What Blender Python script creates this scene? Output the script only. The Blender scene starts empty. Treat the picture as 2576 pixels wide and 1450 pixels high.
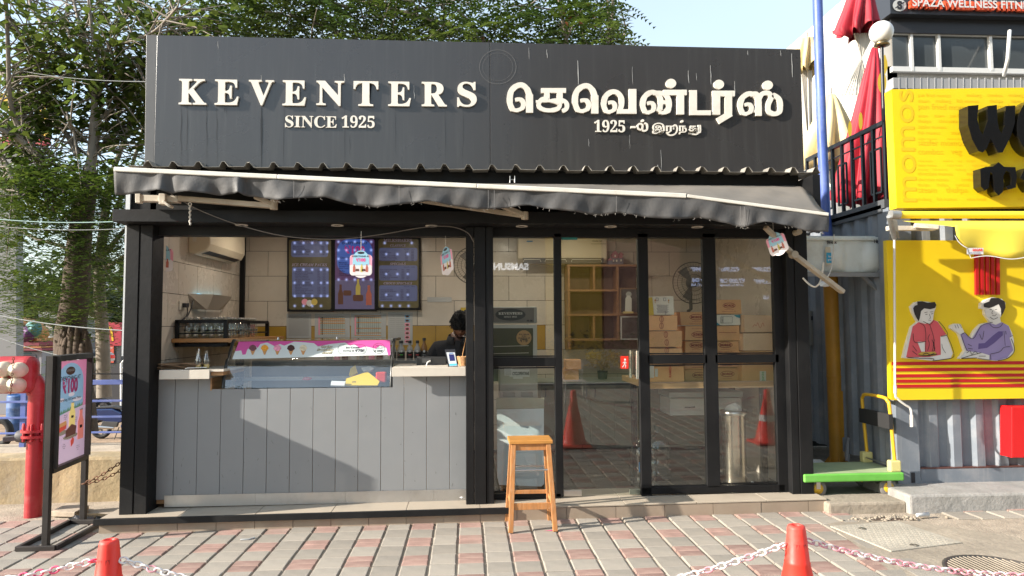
import bpy, math, random
from mathutils import Vector, Matrix
random.seed(7)
R = math.radians
S = bpy.context.scene
COL = S.collection

CAM = Vector((0, -5.92, 1.71))
YAW, PITCH, ROLL = R(-3.7), R(3.23), R(-.29)
AX = Vector((-math.sin(YAW) * math.cos(PITCH), math.cos(YAW) * math.cos(PITCH), math.sin(PITCH)))
_r = Vector((math.cos(YAW), math.sin(YAW), 0)); _u = _r.cross(AX)
RT = _r * math.cos(ROLL) + _u * math.sin(ROLL); UP = -_r * math.sin(ROLL) + _u * math.cos(ROLL)
cam = bpy.data.cameras.new('camera'); cam.sensor_width = 36; cam.lens = 24; cam.clip_end = 500; cam.clip_start = .05
co = bpy.data.objects.new('camera', cam); COL.objects.link(co); S.camera = co
co.matrix_world = Matrix(((RT.x, UP.x, -AX.x, CAM.x), (RT.y, UP.y, -AX.y, CAM.y), (RT.z, UP.z, -AX.z, CAM.z), (0, 0, 0, 1)))

SUN = Vector((4.0, 1.0, -1.85)).normalized()          # direction the light travels
W = bpy.data.worlds.new('World'); S.world = W; W.use_nodes = True
nt = W.node_tree; bg = nt.nodes['Background']
sky = nt.nodes.new('ShaderNodeTexSky'); sky.sky_type = 'NISHITA'; sky.sun_disc = False
sky.sun_elevation = math.asin(-SUN.z); sky.sun_rotation = math.atan2(-SUN.x, -SUN.y)
sky.air_density = 1.1; sky.dust_density = 1.2; sky.ozone_density = 1.2
veil = nt.nodes.new('ShaderNodeMix'); veil.data_type = 'RGBA'; vt = nt.nodes.new('ShaderNodeTexCoord'); vn = nt.nodes.new('ShaderNodeTexNoise'); vn.inputs['Scale'].default_value = 2.2; vn.inputs['Detail'].default_value = 6
nt.links.new(vt.outputs['Generated'], vn.inputs[0]); vr = nt.nodes.new('ShaderNodeMapRange'); vr.inputs[1].default_value = .35; vr.inputs[2].default_value = .7; vr.inputs[3].default_value = .42; vr.inputs[4].default_value = .62
nt.links.new(vn.outputs[0], vr.inputs[0]); nt.links.new(vr.outputs[0], veil.inputs[0]); nt.links.new(sky.outputs[0], veil.inputs[6]); veil.inputs[7].default_value = (2.5, 2.85, 3.0, 1)      # thin high cloud over the blue
nt.links.new(veil.outputs[2], bg.inputs[0]); bg.inputs[1].default_value = .15
sl = bpy.data.lights.new('sun', 'SUN'); sl.energy = 4.3; sl.angle = R(.6); sl.color = (1, .92, .82)
so = bpy.data.objects.new('sun', sl); COL.objects.link(so); so.rotation_euler = SUN.to_track_quat('-Z', 'Y').to_euler()
so.location = (-20, -5, 12)
S.view_settings.view_transform = 'Standard'; S.view_settings.look = 'None'
S.view_settings.exposure = 1.38; S.view_settings.gamma = 1; S.view_settings.use_curve_mapping = False
S.cycles.max_bounces = 8; S.cycles.transparent_max_bounces = 16; S.cycles.glossy_bounces = 4
S.cycles.diffuse_bounces = 4; S.cycles.sample_clamp_indirect = 6; S.cycles.caustics_reflective = False; S.cycles.caustics_refractive = False
S.cycles.use_denoising = True

FX, CX, CY = 1717.33, 1288., 724.9
def ray(x, y): return AX + RT * ((x - CX) / FX) - UP * ((y - CY) / FX)
def PY(x, y, Y=0.): d = ray(x, y); return CAM + d * ((Y - CAM.y) / d.y)
def PX(x, y, X=0.): d = ray(x, y); return CAM + d * ((X - CAM.x) / d.x)
def PZ(x, y, Z=0.): d = ray(x, y); return CAM + d * ((Z - CAM.z) / d.z)
GA, GB = .12, .008
def gz(x): return GA + GB * x
def PG(x, y):
    d = ray(x, y); return CAM + d * ((GA + GB * CAM.x - CAM.z) / (d.z - GB * d.x))

MATS = {}
def mat(name, c, rough=.6, metal=0., var=.0, vs=4., bump=0., bs=60., dirt=0., dc=(.05, .045, .04), ds=3., spec=.5,
        stretch=(1, 1, 1), emit=None, es=1., coat=0., rnd=0., trans=0., fine=0., streak=0.):
    if name in MATS: return MATS[name]
    m = bpy.data.materials.new(name); m.use_nodes = True; t = m.node_tree; N = t.nodes; L = t.links
    b = N['Principled BSDF']; b.inputs['Roughness'].default_value = rough; b.inputs['Metallic'].default_value = metal
    b.inputs['Specular IOR Level'].default_value = spec; b.inputs['Coat Weight'].default_value = coat
    c4 = (*c, 1); b.inputs['Base Color'].default_value = c4
    tc = N.new('ShaderNodeTexCoord'); mp = N.new('ShaderNodeMapping'); L.new(tc.outputs['Object'], mp.inputs[0]); mp.inputs['Scale'].default_value = stretch
    src = None
    def noise(sc, det=5, r=.6, vec=mp):
        n = N.new('ShaderNodeTexNoise'); n.inputs['Scale'].default_value = sc; n.inputs['Detail'].default_value = det; n.inputs['Roughness'].default_value = r
        L.new(vec.outputs[0], n.inputs['Vector']); return n
    def mixc(fac, a, bcol):
        x = N.new('ShaderNodeMix'); x.data_type = 'RGBA'
        if isinstance(fac, float): x.inputs[0].default_value = fac
        else: L.new(fac, x.inputs[0])
        for i, v in ((6, a), (7, bcol)):
            if isinstance(v, tuple): x.inputs[i].default_value = v
            else: L.new(v, x.inputs[i])
        return x.outputs[2]
    def rng(s, a, z, c0=0., c1=1.):
        r_ = N.new('ShaderNodeMapRange'); L.new(s, r_.inputs[0]); r_.inputs[1].default_value = a; r_.inputs[2].default_value = z
        r_.inputs[3].default_value = c0; r_.inputs[4].default_value = c1; return r_.outputs[0]
    if var:
        n = noise(vs); lo = tuple(max(0, v * (1 - var)) for v in c) + (1,); hi = tuple(min(1, v * (1 + var)) for v in c) + (1,)
        src = mixc(rng(n.outputs[0], .3, .7), lo, hi)
    if fine:
        n = noise(bs * 2, 2); a = src or c4; src = mixc(rng(n.outputs[0], .35, .65, 0, fine), a, tuple(v * .45 for v in c) + (1,))
    if rnd:
        oi = N.new('ShaderNodeObjectInfo'); hs = N.new('ShaderNodeHueSaturation')
        L.new(rng(oi.outputs['Random'], 0, 1, 1 - rnd, 1 + rnd), hs.inputs['Value'])
        if src: L.new(src, hs.inputs['Color'])
        else: hs.inputs['Color'].default_value = c4
        src = hs.outputs[0]
    if streak:
        m2 = N.new('ShaderNodeMapping'); L.new(tc.outputs['Object'], m2.inputs[0]); m2.inputs['Scale'].default_value = (9, 9, .45)
        n = noise(2.2, 6, .7, m2); a = src or c4; src = mixc(rng(n.outputs[0], .55, .75, 0, streak), a, (*dc, 1))
    if dirt:
        n = noise(ds, 8, .7); a = src or c4; src = mixc(rng(n.outputs[0], .48, .72, 0, dirt), a, (*dc, 1))
        L.new(rng(n.outputs[0], .4, .7, rough, min(1, rough + .25)), b.inputs['Roughness'])
    if src: L.new(src, b.inputs['Base Color'])
    if bump:
        n = noise(bs, 4); bn = N.new('ShaderNodeBump'); bn.inputs['Strength'].default_value = bump; bn.inputs['Distance'].default_value = .01
        L.new(n.outputs[0], bn.inputs['Height']); L.new(bn.outputs[0], b.inputs['Normal'])
    if emit: b.inputs['Emission Color'].default_value = (*emit, 1); b.inputs['Emission Strength'].default_value = es
    if trans: b.inputs['Transmission Weight'].default_value = trans
    m['_'] = 1; MATS[name] = m; return m
def plain(name, c, rough=.5, **k): return mat(name, c, rough, **k)
def glassmat(name, tint=(.9, .95, .93), rough=.0, ior=1.5, haze=.0, hz=(.5, .48, .42), add=0.):
    m = bpy.data.materials.new(name); m.use_nodes = True; t = m.node_tree; N = t.nodes; L = t.links; N.remove(N['Principled BSDF'])
    out = N['Material Output']; tr = N.new('ShaderNodeBsdfTransparent'); tr.inputs[0].default_value = (*tint, 1)
    gl = N.new('ShaderNodeBsdfGlossy'); gl.inputs['Roughness'].default_value = rough; gl.inputs[0].default_value = (1, 1, 1, 1)
    fr = N.new('ShaderNodeFresnel'); fr.inputs[0].default_value = ior
    fac = fr.outputs[0]
    if add:
        a = N.new('ShaderNodeMath'); a.operation = 'ADD'; L.new(fac, a.inputs[0]); a.inputs[1].default_value = add; a.use_clamp = True; fac = a.outputs[0]
    ge = N.new('ShaderNodeNewGeometry'); iv = N.new('ShaderNodeMath'); iv.operation = 'SUBTRACT'; iv.inputs[0].default_value = 1; L.new(ge.outputs['Backfacing'], iv.inputs[1])
    ml = N.new('ShaderNodeMath'); ml.operation = 'MULTIPLY'; L.new(fac, ml.inputs[0]); L.new(iv.outputs[0], ml.inputs[1]); fac = ml.outputs[0]        # mirror only at the outer face
    mx = N.new('ShaderNodeMixShader'); L.new(fac, mx.inputs[0]); L.new(tr.outputs[0], mx.inputs[1]); L.new(gl.outputs[0], mx.inputs[2]); last = mx.outputs[0]
    if haze:
        df = N.new('ShaderNodeBsdfDiffuse'); df.inputs[0].default_value = (*hz, 1)
        tc = N.new('ShaderNodeTexCoord'); n = N.new('ShaderNodeTexNoise'); n.inputs['Scale'].default_value = 2.5; n.inputs['Detail'].default_value = 9; n.inputs['Roughness'].default_value = .75
        L.new(tc.outputs['Object'], n.inputs[0]); r_ = N.new('ShaderNodeMapRange'); L.new(n.outputs[0], r_.inputs[0])
        r_.inputs[1].default_value = .35; r_.inputs[2].default_value = .8; r_.inputs[4].default_value = haze
        m3 = N.new('ShaderNodeMixShader'); L.new(r_.outputs[0], m3.inputs[0]); L.new(last, m3.inputs[1]); L.new(df.outputs[0], m3.inputs[2]); last = m3.outputs[0]
    L.new(last, out.inputs[0]); return m

class MB:
    def __init__(s): s.v = []; s.f = []; s.mi = []; s.sm = []
    def add(s, vs, fs, mi=0, sm=False):
        n = len(s.v); s.v += [tuple(v) for v in vs]; s.f += [tuple(i + n for i in f) for f in fs]; s.mi += [mi] * len(fs); s.sm += [sm] * len(fs); return s
    def box(s, a, b, mi=0, M=None):
        x0, y0, z0 = (min(p, q) for p, q in zip(a, b)); x1, y1, z1 = (max(p, q) for p, q in zip(a, b))
        vs = [Vector(v) for v in ((x0, y0, z0), (x1, y0, z0), (x1, y1, z0), (x0, y1, z0), (x0, y0, z1), (x1, y0, z1), (x1, y1, z1), (x0, y1, z1))]
        if M: vs = [M @ v for v in vs]
        return s.add(vs, [(0, 3, 2, 1), (4, 5, 6, 7), (0, 1, 5, 4), (1, 2, 6, 5), (2, 3, 7, 6), (3, 0, 4, 7)], mi)
    def hexa(s, p, mi=0):      # 8 points: 0-3 front loop, 4-7 back loop
        return s.add(p, [(0, 1, 2, 3), (7, 6, 5, 4), (0, 4, 5, 1), (1, 5, 6, 2), (2, 6, 7, 3), (3, 7, 4, 0)], mi)
    def bar(s, p, q, w, d=None, up=(0, 0, 1), mi=0):
        p, q = Vector(p), Vector(q); d = d or w; a = (q - p).normalized(); u = Vector(up)
        if abs(a.dot(u)) > .98: u = Vector((0, 1, 0))
        x = a.cross(u).normalized(); y = x.cross(a)
        vs = [e + x * (i * w / 2) + y * (j * d / 2) for e in (p, q) for i, j in ((-1, -1), (1, -1), (1, 1), (-1, 1))]
        return s.hexa(vs, mi)
    def tube(s, pts, r, n=8, mi=0, cap=True, closed=False):
        pts = [Vector(p) for p in pts]; m = len(pts); rs = r if isinstance(r, (list, tuple)) else [r] * m; vs = []; prev = None
        for i, p in enumerate(pts):
            if closed: t = pts[(i + 1) % m] - pts[i - 1]
            else: t = pts[min(i + 1, m - 1)] - pts[max(i - 1, 0)]
            t.normalize()
            if prev is None:
                a = Vector((0, 0, 1)) if abs(t.z) < .9 else Vector((1, 0, 0)); x = t.cross(a).normalized()
            else: x = (prev - t * prev.dot(t)).normalized()
            prev = x; y = t.cross(x)
            vs += [p + (x * math.cos(k * math.tau / n) + y * math.sin(k * math.tau / n)) * rs[i] for k in range(n)]
        fs = [(i * n + k, i * n + (k + 1) % n, (i + 1) * n + (k + 1) % n, (i + 1) * n + k) for i in range(m - 1) for k in range(n)]
        if closed: fs += [((m - 1) * n + k, (m - 1) * n + (k + 1) % n, (k + 1) % n, k) for k in range(n)]
        s.add(vs, fs, mi, True)
        if cap and not closed: s.add(vs[:n], [tuple(range(n))[::-1]], mi); s.add(vs[-n:], [tuple(range(n))], mi)
        return s
    def lathe(s, c, prof, n=16, axis=(0, 0, 1), mi=0, sm=True):
        c = Vector(c); a = Vector(axis).normalized(); h = Vector((1, 0, 0)) if abs(a.x) < .8 else Vector((0, 1, 0)); x = a.cross(h).normalized(); y = a.cross(x); vs = []
        for r, z in prof: vs += [c + a * z + (x * math.cos(k * math.tau / n) + y * math.sin(k * math.tau / n)) * r for k in range(n)]
        m = len(prof); s.add(vs, [(i * n + k, i * n + (k + 1) % n, (i + 1) * n + (k + 1) % n, (i + 1) * n + k) for i in range(m - 1) for k in range(n)], mi, sm)
        if prof[0][0] > 1e-5: s.add(vs[:n], [tuple(range(n))[::-1]], mi)
        if prof[-1][0] > 1e-5: s.add(vs[-n:], [tuple(range(n))], mi)
        return s
    def prism(s, pts, d, mi=0):        # closed outline (3-D points), thickness vector d
        d = Vector(d); pts = [Vector(p) for p in pts]; n = len(pts)
        s.add(pts + [p + d for p in pts], [tuple(range(n)), tuple(range(n, 2 * n))[::-1]] + [(i, i + n, (i + 1) % n + n, (i + 1) % n) for i in range(n)], mi); return s
    def quad(s, a, b, c, d, mi=0): return s.add([a, b, c, d], [(0, 1, 2, 3)], mi)
    def build(s, name, mats, parent=None, bev=0., kind=None, seg=2, solid=0):
        me = bpy.data.meshes.new(name); me.from_pydata([tuple(v) for v in s.v], [], s.f); ms = mats if isinstance(mats, (list, tuple)) else [mats]
        for m in ms: me.materials.append(m)
        if len(ms) > 1: me.polygons.foreach_set('material_index', s.mi)
        if any(s.sm): me.polygons.foreach_set('use_smooth', s.sm)
        me.update(); o = bpy.data.objects.new(name, me); COL.objects.link(o)
        if bev:
            b = o.modifiers.new('b', 'BEVEL'); b.width = bev; b.segments = seg; b.limit_method = 'ANGLE'; b.angle_limit = R(40)
        if solid: b = o.modifiers.new('s', 'SOLIDIFY'); b.thickness = solid; b.offset = 0
        if parent is not None:
            o.parent = parent; o.matrix_parent_inverse = Matrix.Translation(-WORLD.get(parent.name, Vector((0, 0, 0))))
        if kind: o['kind'] = kind
        return o
WORLD = {}
def thing(name, label, cat, loc=(0, 0, 0), group=None):
    o = bpy.data.objects.new(name, None); COL.objects.link(o); o.location = loc; o.empty_display_size = .1; WORLD[o.name] = Vector(loc)
    o['label'] = label; o['category'] = cat
    if group: o['group'] = group
    return o
def tag(o, label, cat, group=None):
    o['label'] = label; o['category'] = cat
    if group: o['group'] = group
    return o
def dup(root, loc, label, rz=0.):
    r = root.copy(); COL.objects.link(r); r.location = loc; r.rotation_euler = (0, 0, rz); r['label'] = label
    for ch in [o for o in S.objects if o.parent == root]:
        c = ch.copy(); COL.objects.link(c); c.parent = r; c.matrix_parent_inverse = ch.matrix_parent_inverse.copy()
        for g in [o for o in S.objects if o.parent == ch]:
            d = g.copy(); COL.objects.link(d); d.parent = c; d.matrix_parent_inverse = g.matrix_parent_inverse.copy()
    return r

BOLD = {c: chr(0x1D400 + ord(c) - 65) for c in 'ABCDEFGHIJKLMNOPQRSTUVWXYZ'}
BOLD.update({c: chr(0x1D41A + ord(c) - 97) for c in 'abcdefghijklmnopqrstuvwxyz'}); BOLD.update({c: chr(0x1D7CE + ord(c) - 48) for c in '0123456789'})
BI = {c: chr(0x1D468 + ord(c) - 65) for c in 'ABCDEFGHIJKLMNOPQRSTUVWXYZ'}; BI.update({c: chr(0x1D482 + ord(c) - 97) for c in 'abcdefghijklmnopqrstuvwxyz'})
def serif(t): return ''.join(BOLD.get(c, c) for c in t)
def slant(t): return ''.join(BI.get(c, c) for c in t)
_tc = {}
def glyphs(body, off=0., ext=0., align='LEFT', res=3, shear=0., sp=1.):
    k = (body, off, ext, align, res, shear, sp)
    if k not in _tc:
        c = bpy.data.curves.new('t', 'FONT'); c.body = body; c.size = 1; c.offset = off; c.extrude = ext; c.align_x = align; c.resolution_u = res; c.shear = shear; c.space_character = sp
        o = bpy.data.objects.new('t', c); me = bpy.data.meshes.new_from_object(o)
        _tc[k] = ([v.co.copy() for v in me.vertices], [tuple(p.vertices) for p in me.polygons])
        bpy.data.objects.remove(o); bpy.data.curves.remove(c); bpy.data.meshes.remove(me)
    return _tc[k]
class Plane:                                         # a flat face of the place: point, right, up
    def __init__(s, p, ux, uy):
        s.p = Vector(p); s.ux = Vector(ux).normalized(); s.n = s.ux.cross(Vector(uy)).normalized(); s.uy = s.n.cross(s.ux)   # n points at the viewer
    def at(s, x, y, h=0.):
        d = ray(x, y); t = (s.p - CAM).dot(s.n) / d.dot(s.n); return CAM + d * t + s.n * h
    def k(s, x, y): return (s.at(x, y) - CAM).dot(AX) / FX          # metres per pixel there
    def text(s, mb, body, x, y, cap, align='LEFT', off=0., ext=0., h=.003, mi=0, shear=0., wid=None, sp=1., rot=0.):
        vs, fs = glyphs(body, off, ext, align, 2 if cap < 8 else 5, shear, sp)
        if not vs: return
        k = s.k(x, y) * cap / .71; o = s.at(x, y, h); kx = k
        if wid:
            xs = [v.x for v in vs]; kx = wid * s.k(x, y) / max(1e-6, max(xs) - min(xs))
            if align == 'LEFT': o = o - s.ux * (min(xs) * kx)
        c_, s_ = math.cos(rot), math.sin(rot); ux = s.ux * c_ + s.uy * s_; uy = s.uy * c_ - s.ux * s_
        mb.add([o + ux * (v.x * kx) + uy * (v.y * k) + s.n * (v.z * k) for v in vs], fs, mi)
    def rect(s, mb, x0, y0, x1, y1, h=.001, mi=0): mb.add([s.at(x0, y1, h), s.at(x1, y1, h), s.at(x1, y0, h), s.at(x0, y0, h)], [(0, 1, 2, 3)], mi)
    def slab(s, mb, x0, y0, x1, y1, h0, h1, mi=0):
        a = [(x0, y1), (x1, y1), (x1, y0), (x0, y0)]; mb.hexa([s.at(*q, h1) for q in a] + [s.at(*q, h0) for q in a], mi)
    def poly(s, mb, pts, h=.001, mi=0): mb.add([s.at(x, y, h) for x, y in pts], [tuple(range(len(pts)))[::-1]], mi)
    def cut(s, mb, pts, h0, h1, mi=0): mb.prism([s.at(x, y, h1) for x, y in pts], s.n * (h0 - h1), mi)
    def disc(s, mb, x, y, rx, ry=None, h=.001, mi=0, n=20):
        ry = ry or rx; s.poly(mb, [(x + rx * math.cos(i * math.tau / n), y + ry * math.sin(i * math.tau / n)) for i in range(n)], h, mi)
    def line(s, mb, pts, w, h=.002, mi=0, sm=0, d=0):
        if sm: pts = smooth2(pts, sm)
        L_ = len(pts); a = []; b = []
        for i, (x, y) in enumerate(pts):
            x0, y0 = pts[max(0, i - 1)]; x1, y1 = pts[min(L_ - 1, i + 1)]; dx, dy = x1 - x0, y1 - y0; l = math.hypot(dx, dy) or 1
            ww = (w[min(i * (len(w) - 1) // max(1, L_ - 1), len(w) - 1)] if isinstance(w, (list, tuple)) else w) / 2
            a.append((x - dy / l * ww, y + dx / l * ww)); b.append((x + dy / l * ww, y - dx / l * ww))
        if d: 
            for i in range(L_ - 1):
                q = [a[i], a[i + 1], b[i + 1], b[i]]; mb.hexa([s.at(*p, h) for p in q] + [s.at(*p, h - d) for p in q], mi)
        else:
            A = [s.at(*p, h) for p in a]; B = [s.at(*p, h) for p in b]
            mb.add(A + B, [(i, i + 1, L_ + i + 1, L_ + i) for i in range(L_ - 1)], mi)
def smooth2(pts, k=4):
    out = []; n = len(pts)
    for i in range(n - 1):
        p0, p1, p2, p3 = pts[max(0, i - 1)], pts[i], pts[i + 1], pts[min(n - 1, i + 2)]
        for j in range(k):
            t = j / k; out.append(tuple(.5 * (2 * b + (c - a) * t + (2 * a - 5 * b + 4 * c - d) * t * t + (3 * b - a - 3 * c + d) * t ** 3) for a, b, c, d in zip(p0, p1, p2, p3)))
    out.append(tuple(pts[-1])); return out
def rrect(x0, y0, x1, y1, r, n=4):
    o = []
    for cx, cy, a in ((x1 - r, y0 + r, -90), (x1 - r, y1 - r, 0), (x0 + r, y1 - r, 90), (x0 + r, y0 + r, 180)):
        o += [(cx + r * math.cos(R(a + 90 * i / n)), cy + r * math.sin(R(a + 90 * i / n))) for i in range(n + 1)]
    return o
def wall(Y): return Plane((0, Y, 0), (1, 0, 0), (0, 0, 1))

black = mat('black_paint', (.0055, .0057, .0062), .5, var=.25, vs=3, bump=.15, bs=25, dirt=.3, dc=(.022, .02, .018), ds=2.2, streak=.2, spec=.28)
white = plain('white_paint', (.78, .78, .75), .45)
offwhite = mat('cream_metal', (.62, .57, .48), .4, var=.1, dirt=.45, dc=(.25, .13, .06), ds=14)
steel = mat('steel', (.55, .54, .52), .3, 1., var=.1, vs=2, bump=.1, bs=8)
rubber = plain('rubber', (.02, .02, .02), .8)
gm = mat('earth', (.27, .21, .155), .95, var=.3, vs=1.5, bump=.8, bs=14, fine=.5)
b = MB()
for x0, x1, ya, yb in ((-110, -2.72, -110, 1.5), (-2.72, 130, -110, 1.5), (-2.72, 130, 1.5, 130)):
    z0, z1 = gz(max(-20, x0)) - .03, gz(min(20, x1)) - .03; b.quad((x0, ya, z0), (x1, ya, z1), (x1, yb, z1), (x0, yb, z0))
b.build('ground', gm, kind='structure')
sand = mat('joint_sand', (.37, .31, .24), .95, var=.25, vs=7, bump=.9, bs=60, fine=.3)
b = MB(); b.quad((-9, -11, gz(-9) - .012), (9, -11, gz(9) - .012), (9, 1.2, gz(9) - .012), (-9, 1.2, gz(-9) - .012))
bed = b.build('pavement', sand, kind='structure')
pv_g = mat('paver_grey', (.315, .285, .24), .9, var=.2, vs=5, bump=.35, bs=120, fine=.35, rnd=.13, dirt=.5, dc=(.25, .21, .165), ds=2.2)
pv_r = mat('paver_red', (.31, .196, .162), .9, var=.25, vs=7, bump=.35, bs=120, fine=.3, rnd=.16, dirt=.55, dc=(.31, .25, .20), ds=3)
PW, PL, X0 = .1905, .2055, -.076
def paver_mesh(l, m, seed):
    rr = random.Random(seed); w = PW - .016; l -= .006; t = MB(); bv = .006
    j = lambda: rr.uniform(-.0015, .0015)
    o = [(-w / 2, -l / 2), (w / 2, -l / 2), (w / 2, l / 2), (-w / 2, l / 2)]
    v = [(x + j(), y + j(), -.03) for x, y in o]; v += [(x, y, -.005) for x, y, _ in v]; v += [(x - math.copysign(bv, x), y - math.copysign(bv, y), 0) for x, y, _ in v[:4]]
    t.add(v, [(0, 1, 5, 4), (1, 2, 6, 5), (2, 3, 7, 6), (3, 0, 4, 7), (4, 5, 9, 8), (5, 6, 10, 9), (6, 7, 11, 10), (7, 4, 8, 11), (8, 9, 10, 11)])
    me = bpy.data.meshes.new('paver'); me.from_pydata(t.v, [], t.f); me.materials.append(m); return me
pm_g = [paver_mesh(PL, pv_g, i) for i in range(5)]; pm_r = [paver_mesh(PL / 2, pv_r, i) for i in range(5)]
MAN = [(PG(2075 + 440, 1310), 0)]
cells = []
hole = [(2.98, 4.72, -1.42, -.62)]
def skip(x, y):
    if 3.02 < x < 4.62 and -1.55 < y < -.68: return True
    if (x - 4.35) ** 2 + (y + 1.98) ** 2 < .42 ** 2: return True
    if 3.1 < x < 4.0 and y > -.56: return True
    return False
for c in range(-46, 47):
    x = X0 + (c + .5) * PW; red = c % 2 == 0; jit = random.uniform(-.012, .012)
    for r_ in range(-54, 5):
        y = -.80 + .0 + jit - r_ * 0 + (r_ + .5) * PL
        if y > .95 or (y > -.24 and -2.95 < x < 3.0) or skip(x, y): continue
        if red and r_ % 2 == 1 and False: continue
        if red and (r_ % 2 == 0): cells += [(x, y - PL / 4, 1), (x, y + PL / 4, 1)]
        else: cells.append((x, y, 0))
def vis(x, y):
    v = Vector((x, y, gz(x))) - CAM; z = v.dot(AX)
    if z < .4: return 0
    px = CX + FX * v.dot(RT) / z; py = CY - FX * v.dot(UP) / z
    return (1e3 / z if -40 < px < 2616 and py < 1500 else 0)
cells.sort(key=lambda q: -vis(q[0], q[1]) * (1 if not q[2] else .7))
rest = MB()
for i, (x, y, k) in enumerate(cells):
    z = gz(x) + random.uniform(-.0025, .0025); me = random.choice(pm_r if k else pm_g); tx, ty, rz = random.gauss(0, .006), random.gauss(0, .006), random.gauss(0, .007)
    if i < 298:
        o = bpy.data.objects.new('paver', me); COL.objects.link(o); o.location = (x, y, z); o.rotation_euler = (tx, ty, rz); o.parent = bed
    else:
        c_, s_ = math.cos(rz), math.sin(rz)
        rest.add([(x + v.co.x * c_ - v.co.y * s_, y + v.co.x * s_ + v.co.y * c_, z + v.co.z + v.co.x * ty + v.co.y * tx) for v in me.vertices], [tuple(p.vertices) for p in me.polygons], k)
rest.build('pavers', [pv_g, pv_r], bed, kind='stuff')

tile_f = mat('plinth_tile', (.30, .235, .175), .32, var=.08, dirt=.3, dc=(.4, .33, .25), ds=5, rnd=.05)
tile_t = mat('plinth_top', (.42, .36, .28), .45, var=.12, dirt=.35, dc=(.25, .2, .16), ds=4)
pl = thing('plinth', 'low tiled step under the black kiosk with a black edge strip', 'step', (0, -.25, .12))
def ptop(x): return .232 + .006 * x
XL, XR, YF = -2.9, 3.02, -.25
b = MB(); b.hexa([(XL + .02, YF + .012, 0), (XR, YF + .012, 0), (XR, YF + .012, ptop(XR) - .004), (XL + .02, YF + .012, ptop(XL) - .004), (XL + .02, 2.3, 0), (XR, 2.3, 0), (XR, 2.3, ptop(XR) - .004), (XL + .02, 2.3, ptop(XL) - .004)])
b.build('core', mat('mortar', (.3, .27, .23), .9, var=.2), pl)
x = XL
while x < XR - .1:
    w = .30 if x < .3 else .41; x1 = min(XR, x + w) - .004; b = MB(); k = random.uniform(0, .003)
    b.hexa([(x, YF - k, gz(x) - .03), (x1, YF - k, gz(x) - .03), (x1, YF - k, ptop(x1) - .018), (x, YF - k, ptop(x) - .018), (x, YF + .011, gz(x) - .03), (x1, YF + .011, gz(x) - .03), (x1, YF + .011, ptop(x1) - .018), (x, YF + .011, ptop(x) - .018)])
    b.build('tile', tile_f, pl); x += w
x = XL
while x < XR - .05:
    x1 = min(XR, x + .6) - .004; b = MB()
    b.hexa([(x, YF - .006, ptop(x) - .014), (x1, YF - .006, ptop(x1) - .014), (x1, YF - .006, ptop(x1)), (x, YF - .006, ptop(x)), (x, .3, ptop(x) - .014), (x1, .3, ptop(x1) - .014), (x1, .3, ptop(x1)), (x, .3, ptop(x))])
    b.build('tile', tile_t, pl, bev=.002, seg=1); x += .6
b = MB(); b.hexa([(XL - .03, YF - .035, ptop(XL) - .045), (.34, YF - .035, ptop(.3) - .045), (.34, YF - .035, ptop(.3) + .003), (XL - .03, YF - .035, ptop(XL) + .003), (XL - .03, YF - .007, ptop(XL) - .045), (.34, YF - .007, ptop(.3) - .045), (.34, YF - .007, ptop(.3) + .003), (XL - .03, YF - .007, ptop(XL) + .003)])
b.build('edge_strip', black, pl, bev=.002)

kiosk = thing('kiosk', 'black milkshake kiosk with grey counter, glass front and tiled inside', 'kiosk', (0, 0, .23))
fl = .25
BW = 2.13                                                    # back wall
tile_w = mat('wall_tile', (.60, .535, .45), .22, var=.05, vs=1.2, dirt=.18, dc=(.35, .3, .24), ds=2, rnd=.03)
tile_y = mat('mustard_tile', (.42, .25, .035), .3, var=.12)
grout = plain('dark_grout', (.03, .03, .03), .9)
TH = (PY(900, 757.5, BW) - PY(900, 695, BW)).length; TZ = PY(900, 757.5, BW).z; TW = .43
TX = PY(626, 700, BW).x
b = MB(); b.box((-2.66, BW + .012, 0), (2.9, BW + .07, 3.0)); b.build('wall', grout, kiosk)
for r_ in range(-6, 5):
    z0 = TZ + r_ * TH
    if z0 > 2.85: break
    for c in range(-2, 14):
        x0 = TX + c * TW + (TW / 2 if r_ % 2 else 0); x1 = x0 + TW; x0 = max(x0, -2.6); x1 = min(x1, 2.88)
        if x1 - x0 < .03: continue
        b = MB(); b.box((x0 + .0025, BW, z0 + .0025), (x1 - .0025, BW + .011, z0 + TH - .0025))
        b.build('wall_tile', tile_y if (r_ == -2 and x0 < .6) else tile_w, kiosk)
XW = -2.615
b = MB(); b.box((XW - .06, -.02, 0), (XW - .012, BW, 3.0)); b.build('side_wall', grout, kiosk)
for r_ in range(-6, 5):
    z0 = TZ + r_ * TH
    for c in range(-1, 6):
        y0 = c * TW + (TW / 2 if r_ % 2 else 0); y1 = min(BW - .01, y0 + TW); y0 = max(.04, y0)
        if y1 - y0 < .03: continue
        b = MB(); b.box((XW - .011, y0 + .0025, z0 + .0025), (XW, y1 - .0025, z0 + TH - .0025)); b.build('wall_tile', tile_w, kiosk)
b = MB(); b.box((XW + .001, BW - .05, .25), (XW + .05, BW - .002, 2.9)); b.build('corner_trim', black, kiosk)
b = MB(); b.box((2.88, .1, .2), (2.93, BW, 3.0)); b.build('end_wall', tile_w, kiosk)
b = MB(); b.box((-2.66, .05, 2.80), (2.9, BW + .05, 2.84)); b.build('ceiling', plain('ceiling_white', (.75, .73, .68), .8), kiosk)
b = MB(); b.box((-2.6, .31, .2), (2.88, BW, fl)); b.build('floor', mat('inner_floor', (.13, .11, .09), .25, var=.15), kiosk)
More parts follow.
